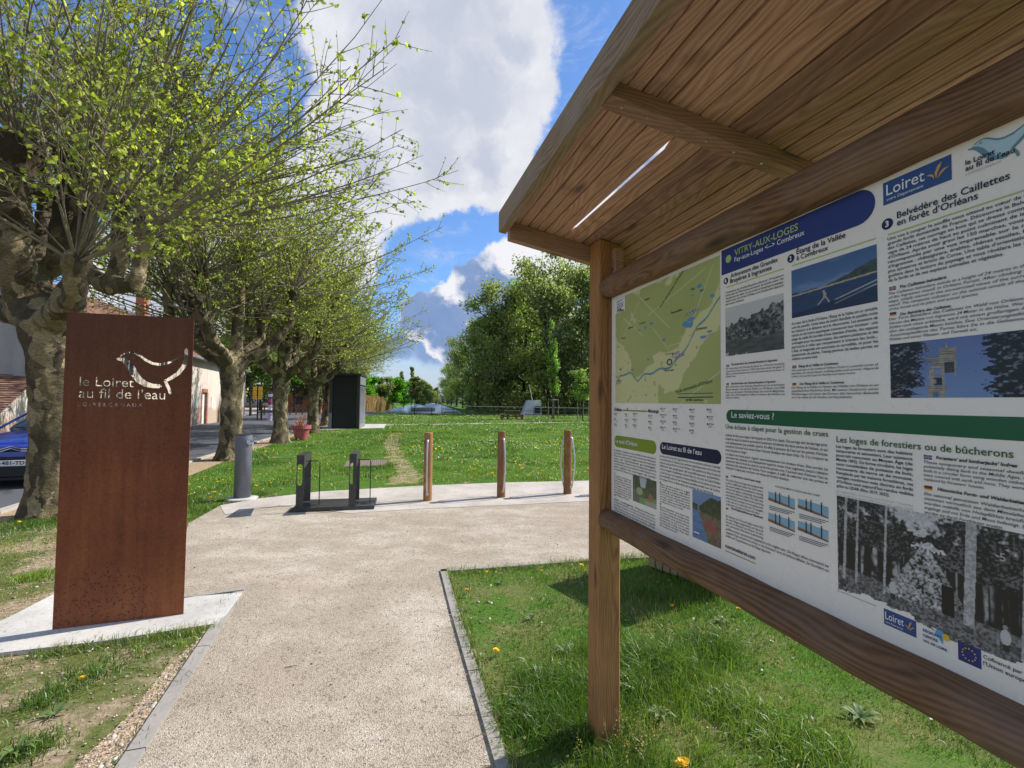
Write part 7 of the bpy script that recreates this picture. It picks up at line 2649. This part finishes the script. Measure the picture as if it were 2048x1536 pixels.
rng = np.random.default_rng(99)
for (d0, d1, x0, x1, dens, h0, h1, w0) in ((1.9, 3.2, -250, 2300, 9000, .025, .075, .0032), (3.2, 5.0, -150, 2250, 5200, .025, .075, .0042), (5.0, 8.0, -100, 2100, 2600, .03, .075, .006),
                                          (8.0, 14.0, -50, 1500, 900, .03, .07, .011), (14, 26, 300, 1350, 260, .03, .075, .022), (26, 62, 600, 1300, 60, .03, .085, .05)):
    area = .5 * (d1 * d1 - d0 * d0) * (x1 - x0) / F_PX
    n = int(area * dens)
    P = wedge_points(n, d0, d1, x0, x1, rng)
    P = P[free(P)]
    if d1 <= 8:   # hidden behind the totem or far behind the panel: thin out
        u = P[:, 0] / P[:, 1] * F_PX + 1024
        P = P[~((u > 1700) & (P[:, 1] > 3.0))]
    b = bareness(P)
    if d0 >= 14: b = b * .4
    tuft = vnoise(P, 3.2, 5, 2)
    P_keep = rng.random(len(P)) > b * np.where((P[:, 0] < -1) & (P[:, 1] < 6.2) & ~inside(P, SOILP), .86, .97)
    P, b, tuft = P[P_keep], b[P_keep], tuft[P_keep]
    tall = vnoise(P, 1.6, 31, 3)
    h = rng.uniform(h0, h1, len(P)) * (.55 + 1.2 * sstep(tall, .45, .75)) * (1 - .45 * b)
    left = (P[:, 0] < -1) & (P[:, 1] < 6.2)
    h = np.where(left, h * .62, h)
    add_blades(P, h, w0 * rng.uniform(.7, 1.3, len(P)), grass_cols(P, rng, b), rng)
# long tufts right of the kiosk post and at its foot
for (px, py, r, n, h, cr) in ((1330, 1335, .20, 2600, .20, 0), (1420, 1300, .18, 1500, .16, 0), (1110, 1380, .20, 1800, .15, 0), (1060, 1440, .16, 1300, .13, 0), (1270, 1380, .12, 900, .16, 0), (1140, 1470, .12, 800, .12, 0), (1460, 1420, .2, 1400, .12, 0), (1600, 1500, .25, 1500, .12, 0),
                              (505, 992, .30, 900, .14, 0), (160, 1000, .3, 500, .12, 0), (70, 1045, .6, 3500, .13, 0), (250, 1150, .25, 500, .10, 0), (75, 1155, .14, 900, .10, 0), (340, 1278, .28, 700, .09, 0), (180, 1350, .18, 600, .08, 0), (90, 1400, .15, 400, .09, 0), (60, 1500, .12, 500, .08, 0)):
    c = G(px, py)
    P = np.array([c.x, c.y]) + rng.normal(0, r * .5, (n, 2))
    k_ = free(P); P = P[k_]
    hh = h * .72 * rng.uniform(.4, 1.15, len(P))
    add_blades(P, hh, .0045 * rng.uniform(.7, 1.4, len(P)), grass_cols(P, rng, np.full(len(P), .0)), rng, lean=.85)
# blades creeping over the edgings and the slab front
for (pa_, pb_, n, w_) in (((896, 1143), (920, 1235), 260, .02), ((920, 1235), (1030, 1560), 900, .025), ((60, 1316), (430, 1260), 700, .03), ((905, 1150), (1180, 1126), 500, .02), ((1180, 1126), (1420, 1110), 350, .02), ((470, 1186), (225, 1550), 120, .03)):
    a_, b_ = G(*pa_), G(*pb_)
    f_ = rng.random(n)[:, None]
    P = np.array([a_.x, a_.y]) * (1 - f_) + np.array([b_.x, b_.y]) * f_ + rng.normal(0, w_, (n, 2))
    add_blades(P, rng.uniform(.03, .09, n), .004 * rng.uniform(.7, 1.3, n), grass_cols(P, rng, np.full(n, .3)), rng, lean=1.0)
# blades leaning over the edging
tag(npmesh('grass', np.concatenate(GV), np.concatenate(GF), GRASSM, colors=np.concatenate(GC)), 'green grass covering the lawns on both sides of the path', kind='stuff')

# small broad leaves (clover, plantain) between the blades
n = 26000
P = wedge_points(n, 2.0, 7.5, -150, 2200, rng)
P = P[free(P)]; P = P[vnoise(P, 1.9, 41, 3) > .47]
u = P[:, 0] / P[:, 1] * F_PX + 1024
P = P[~((u > 1700) & (P[:, 1] > 3))]
zz = rng.uniform(.004, .04, len(P))
dirs = np.stack([rng.normal(size=len(P)), rng.normal(size=len(P)), rng.uniform(-.1, .5, len(P))], 1)
V, F, I = leaf_mesh(np.column_stack([P, zz]), dirs, rng.uniform(.010, .026, len(P)), rng, False)
cl_ = np.array([(.06, .15, .03), (.09, .19, .04), (.13, .20, .07)])[rng.integers(0, 3, len(P))]
tag(npmesh('clover', V, F, GRASSM, colors=cl_[I]), 'small clover and weed leaves between the grass blades', kind='stuff')

# daisies and dandelions of the far lawn
n = 60000
P = wedge_points(n, 7.6, 60, 380, 1300, rng)
P = P[free(P)]
u = P[:, 0] / P[:, 1] * F_PX + 1024
cl1 = vnoise(P, .35, 51, 4)
bandw = np.exp(-((P[:, 1] - 15) / 5.0) ** 2) * ((u > 820) & (u < 1250))
pr_ = .05 + .55 * sstep(cl1, .5, .7) * (.35 + bandw) + .35 * bandw * sstep(cl1, .35, .6)
pr_ = pr_ * np.where(P[:, 1] < 14, 1, np.where(P[:, 1] < 22, .8, .45))
P = P[(rng.random(len(P)) < pr_) & ~inside(P, WEAR)]
yel = rng.random(len(P)) < .12 + .35 * (P[:, 1] < 11) + .16 * np.exp(-((P[:, 1] - 15) / 4) ** 2)


def discs(P, z, r, col, name, label, k=6, tilt=.35):
    n = len(P)
    a = np.arange(k) * 2 * np.pi / k
    nx, ny = rng.normal(0, tilt, n), rng.normal(0, tilt, n) - .25
    ca, sa = np.cos(a), np.sin(a)
    V = np.zeros((n, k, 3))
    V[..., 0] = P[:, 0:1] + r[:, None] * ca; V[..., 1] = P[:, 1:2] + r[:, None] * sa
    V[..., 2] = z[:, None] - (nx[:, None] * ca + ny[:, None] * sa) * r[:, None] * -1
    F = np.arange(n * k).reshape(n, k)
    C = np.repeat(col, k, 0)
    return tag(npmesh(name, V.reshape(-1, 3), F, PETALM, colors=C), label, kind='stuff')


pw = P[~yel]
discs(pw, rng.uniform(.05, .09, len(pw)), (.008 + .0006 * pw[:, 1]) * rng.uniform(.7, 1.2, len(pw)), np.tile(np.array([(.72, .72, .66)]), (len(pw), 1)), 'daisies', 'white daisies scattered over the lawn')
py_ = P[yel]
far_y = py_[py_[:, 1] > 11.0]
discs(far_y, rng.uniform(.06, .11, len(far_y)), (.018 + .0006 * far_y[:, 1]) * rng.uniform(.7, 1.2, len(far_y)), np.tile(np.array([(.75, .55, .015)]), (len(far_y), 1)), 'dandelion_flowers', 'yellow dandelion flowers over the far lawn')


# individual dandelions near enough to pick out
def dandelion_meshes(seed):
    rg = random.Random(seed)
    bm = bmesh.new()
    for ring, (r, nn_, z) in enumerate(((.020, 18, .0), (.015, 14, .004), (.009, 10, .007))):
        for k in range(nn_):
            a = 2 * math.pi * k / nn_ + rg.uniform(-.1, .1); w = .0028
            c, s = math.cos(a), math.sin(a)
            v = [bm.verts.new((c * .002 - s * w * .6, s * .002 + c * w * .6, z)), bm.verts.new((c * .002 + s * w * .6, s * .002 - c * w * .6, z)),
                 bm.verts.new((c * r + s * w, s * r - c * w, z + .004 + rg.uniform(0, .003))), bm.verts.new((c * r - s * w, s * r + c * w, z + .004 + rg.uniform(0, .003)))]
            bm.faces.new(v)
    lathe(bm, [(.007, .004), (.006, .0085), (.003, .0105), (.001, .011)], 9)
    me = bpy.data.meshes.new('dandelion_head'); bm.to_mesh(me); bm.free(); me.materials.append(mat('dandelion_yellow', (.80, .50, .008), .7))
    return me


DM = [dandelion_meshes(i) for i in range(3)]
STEM = mat('dandelion_stem', (.16, .20, .06), .6)
dl = [(992, 1301, 'yellow dandelion near the path edging, left of the kiosk post', 1.0), (1404, 1266, 'yellow dandelion below the middle of the printed panel', 1.0), (1478, 1218, 'yellow dandelion close under the lower beam of the kiosk', 1.0),
      (1366, 1528, 'large yellow dandelion at the bottom of the picture right of the kiosk post', 1.5), (1345, 1212, 'small dandelion at the edge of the enclosure’s shadow', .7), (934, 1180, 'dandelion near the upper left corner of the right lawn', 1.0),
      (974, 1144, 'dandelion by the upper edging of the right lawn', .8), (1083, 1142, 'low dandelion between upper edging and the big shadow', .8), (1163, 1130, 'orange dandelion at the upper edging beside the kiosk post', .9), (1172, 1142, 'dandelion just below the one at the upper edging by the post', .8),
      (164, 1356, 'lone dandelion on the sparse turf left of the path', .9), (38, 1044, 'dandelion in the long grass at the left border, left one', .9), (70, 1032, 'dandelion in the long grass left of the totem, right one', .9),
      (421, 995, 'yellow dandelion right of the totem, left one of the pair', 1.0), (447, 990, 'yellow dandelion between totem and water bollard', 1.0), (430, 1002, 'low dandelion right of the totem by the path border', .9)]
for i, (px, py, lab, s_) in enumerate(dl):
    g = G(px, py + 14 * s_)
    hst = AT(px, py, g.y).z
    hst = min(max(hst, .03), .20)
    t = empty('dandelion', (g.x, g.y, 0), random.uniform(0, 6), lab, 'dandelion', 'dandelions near the path')
    bm = bmesh.new(); tube(bm, [(.0, .0, 0), (.008, .0, hst * .5), (0, 0, hst)], [.0022, .002, .002], 5); obj('stem', bm, STEM, t)
    o = bpy.data.objects.new('flower_head', DM[i % 3]); COL.objects.link(o); o.parent = t
    o.location = (0, 0, hst); o.scale = (s_ * 1.05,) * 3; o.rotation_euler = (random.uniform(-.2, .2), random.uniform(-.3, .3), 0)
near_y = py_[py_[:, 1] <= 11.0]
near_y = near_y[(near_y[:, 0] / near_y[:, 1] * F_PX + 1024 < 1200)][:220]
def where_label(q):
    u_ = q[0] / q[1] * F_PX + 1024
    for lim_, lab_, gr_ in ((590, 'dandelion in the lawn between the water bollard and the bike rack', 'dandelions beside the water bollard'), (700, 'dandelion in the lawn behind the two uprights of the bike rack', 'dandelions behind the bike rack'),
                            (850, 'dandelion in the lawn between bike rack and first wooden post', 'dandelions left of the first wooden post'), (1000, 'dandelion in the lawn between the first and second wooden post', 'dandelions between first and second post'),
                            (1135, 'dandelion in the lawn between the second and third wooden post', 'dandelions between second and third post'), (9999, 'dandelion in the lawn right of the third wooden post', 'dandelions right of the third post')):
        if u_ < lim_: return lab_, gr_
src = empty('dandelion', (near_y[0][0], near_y[0][1], 0), 0, where_label(near_y[0])[0], 'dandelion', where_label(near_y[0])[1])
bm = bmesh.new(); tube(bm, [(0, 0, 0), (.004, 0, .04), (0, 0, .08)], [.0025] * 3, 4); obj('stem', bm, STEM, src)
o = bpy.data.objects.new('flower_head', DM[0]); COL.objects.link(o); o.parent = src; o.location = (0, 0, .08); o.scale = (1.25,) * 3
for q in near_y[1:]:
    c = copy_tree(src); tag(c, where_label(q)[0], None, where_label(q)[1]); c.location = (q[0], q[1], random.uniform(-.03, .01)); c.rotation_euler = (random.uniform(-.2, .2), random.uniform(-.2, .2), random.uniform(0, 6))
    c.scale = (random.uniform(.8, 1.3),) * 3

# leafy weed rosettes
WM = attr_leaf('weed_leaf', .6, .25, .15)


def rosette(px, py, r, nl, lab, col=(.10, .16, .05), up=.35):
    g = G(px, py)
    t = empty('weed_rosette', (g.x, g.y, 0), random.uniform(0, 6), lab, 'weed', 'leafy weeds in the turf')
    bm = bmesh.new()
    lay = bm.loops.layers.float_color.new('Col') if False else None
    Vs, Fs = [], []
    for k in range(nl):
        a = 2 * math.pi * k / nl + random.uniform(-.25, .25); L_ = r * random.uniform(.7, 1.1); w = L_ * random.uniform(.08, .13)
        n0 = len(Vs)
        for j in range(6):
            f = j / 5
            z = .004 + L_ * up * math.sin(f * 2.3) + random.uniform(-.002, .002)
            ww = w * (math.sin(math.pi * min(1, f * .9 + .08)) ** .8) * (1 + (.25 if j % 2 else -.15))
            c, s = math.cos(a), math.sin(a)
            Vs += [(c * L_ * f - s * ww, s * L_ * f + c * ww, z + ww * .3), (c * L_ * f, s * L_ * f, z), (c * L_ * f + s * ww, s * L_ * f - c * ww, z + ww * .3)]
        for j in range(5):
            b_ = n0 + j * 3
            Fs += [(b_, b_ + 1, b_ + 4, b_ + 3), (b_ + 1, b_ + 2, b_ + 5, b_ + 4)]
    o = npmesh('leaf_rosette', np.array(Vs), np.array(Fs), WM, t, colors=np.tile(np.array([col]), (len(Vs), 1)))
    return t


rosette(110, 1432, .075, 9, 'grey green weed rosette on the sparse turf left of the path')
rosette(30, 1515, .085, 11, 'large leafy weed at the bottom left corner', (.12, .19, .05), .6)
rosette(1000, 1168, .07, 8, 'pale leafy weed near the top of the right lawn')
rosette(1060, 1240, .07, 7, 'broad leaved weed left of the kiosk post')
rosette(1128, 1305, .08, 6, 'pale leafy weed just left of the kiosk post, lower down', (.18, .22, .12))
rosette(1440, 1245, .07, 7, 'leafy weed beneath the printed panel near a dandelion')
rosette(1320, 1440, .09, 8, 'pale leafy weed near the foot of the kiosk post', (.16, .22, .09), .6)
rosette(1720, 1440, .10, 9, 'leafy weed at the lower right under the kiosk beam')

# yellowish seeding weeds around the foot of the kiosk post
YW = attr_leaf('seed_pods', .7, .4, .2)
t = empty('seeding_weed', (P0.x, P0.y, 0), 0, 'yellowish seeding weed clump around the foot of the kiosk post', 'weed')
paths = []; LPp, LDd = [], []
for k in range(75):
    bx_, by_ = rng.normal(.10, .12), rng.normal(-.08, .07)
    if abs(bx_) < .07 and abs(by_) < .07: continue
    hh = rng.uniform(.06, .20)
    pth = curve_path((bx_, by_, 0), (rng.normal(0, .4), rng.normal(0, .4), 1), hh, 6, rng, .2, 1.2)
    paths.append((pth, np.full(6, .0011)))
    for q in range(12):
        f = rng.uniform(.35, 1) * 5; j = int(min(4, f)); p = pth[j] + (pth[j + 1] - pth[j]) * (f - j)
        LPp.append(p + rng.normal(0, .007, 3)); LDd.append(rng.normal(size=3))
V1, F1 = tubes_np(paths, 4)
npmesh('weed_stems', V1, F1, STEM, t)['kind'] = 'stuff'
V, F, I = leaf_mesh(np.array(LPp), np.array(LDd), rng.uniform(.005, .010, len(LPp)), rng, False)
cc = np.array([(.38, .33, .10), (.26, .27, .08), (.45, .34, .08)])[rng.integers(0, 3, len(LPp))]
o = npmesh('seed_pods', V, F, YW, t, colors=cc[I]); o['kind'] = 'stuff'

# loose stones and crumbs on the bare soil, and grit along the edgings
bm = bmesh.new(); bmesh.ops.create_icosphere(bm, subdivisions=1, radius=1.0)
me0 = bpy.data.meshes.new('s'); bm.to_mesh(me0); bm.free()
sv = np.zeros(len(me0.vertices) * 3); me0.vertices.foreach_get('co', sv); sv = sv.reshape(-1, 3)
sf = np.array([list(p.vertices) for p in me0.polygons])
n = 9000
P = wedge_points(n, 2.0, 6.0, -150, 1024, rng)
bb = bareness(P)
keep = free(P) & (bb > .55) & (rng.random(n) < bb)
P = P[keep]
extra = wedge_points(60000, 2.0, 4.6, -50, 700, rng); extra = extra[inside(extra, SOILP)][:4500]
P = np.concatenate([P, extra])
m_ = len(P)
sc_ = rng.uniform(.002, .007, m_) * (1 + 1.6 * (rng.random(m_) < .06))
q = rng.uniform(.55, 1.25, (m_, 1, 3)); q[..., 2] *= .6
ang_ = rng.uniform(0, 6.28, m_)
ca, sa = np.cos(ang_)[:, None], np.sin(ang_)[:, None]
S = sv[None] * q * sc_[:, None, None] * (1 + .25 * rng.normal(size=(m_, len(sv), 1)))
Vx = S[..., 0] * ca - S[..., 1] * sa; Vy = S[..., 0] * sa + S[..., 1] * ca
V = np.stack([Vx + P[:, 0:1], Vy + P[:, 1:2], S[..., 2] + .004], -1).reshape(-1, 3)
F = (sf[None] + (np.arange(m_) * len(sv))[:, None, None]).reshape(-1, 3)
sc2 = np.array([(.40, .32, .24), (.30, .23, .16), (.52, .46, .38), (.24, .19, .15)])[rng.integers(0, 4, m_)]
STM = bpy.data.materials.new('loose_stone'); STM.use_nodes = True
a_ = STM.node_tree.nodes.new('ShaderNodeAttribute'); a_.attribute_name = 'Col'
STM.node_tree.links.new(a_.outputs['Color'], STM.node_tree.nodes['Principled BSDF'].inputs['Base Color'])
STM.node_tree.nodes['Principled BSDF'].inputs['Roughness'].default_value = .9
tag(npmesh('loose_gravel', V, F, STM, colors=np.repeat(sc2, len(sv), 0)), 'loose stones and soil crumbs beside the path edging', kind='stuff')
# coarser grit lying on the compacted path
n = 9000
P = wedge_points(n, 2.0, 6.5, 200, 1250, rng); P = P[inside(P, PLAZA)]
m_ = len(P)
sc_ = rng.uniform(.0015, .0042, m_)
S = sv[None] * (rng.uniform(.6, 1.3, (m_, 1, 3)) * np.array([1, 1, .6])) * sc_[:, None, None]
V = (S + np.column_stack([P, np.full(m_, .007)])[:, None, :]).reshape(-1, 3)
F = (sf[None] + (np.arange(m_) * len(sv))[:, None, None]).reshape(-1, 3)
sc2 = np.array([(.46, .40, .33), (.20, .16, .13), (.58, .53, .46), (.10, .085, .075), (.34, .27, .20)])[rng.integers(0, 5, m_)]
tag(npmesh('path_grit', V, F, STM, colors=np.repeat(sc2, len(sv), 0)), 'loose grit lying on the gravel path', kind='stuff')
# scattered small fallen leaves
n = 900
P = wedge_points(n, 2.0, 8.0, 200, 1250, rng); P = P[inside(P, PLAZA)][:140]
V, F, I = leaf_mesh(np.column_stack([P, np.full(len(P), .010)]), np.column_stack([rng.normal(size=(len(P), 2)), np.full(len(P), .05)]), rng.uniform(.006, .016, len(P)), rng, False)
tag(npmesh('leaf_litter', V, F, PETALM, colors=np.tile(np.array([(.16, .10, .05)]), (len(V), 1))), 'tiny dry leaf scraps scattered on the gravel path', kind='stuff')
# one fallen twig on the path
g = G(582, 1337)
t = empty('fallen_twig', (g.x, g.y, .008), .3, 'small dark twig lying on the gravel path', 'twig')
bm = bmesh.new(); tube(bm, [(-.035, 0, .003), (0, .004, .004), (.035, .004, .003)], [.0015, .002, .001], 5); obj('stem', bm, BARKD, t)
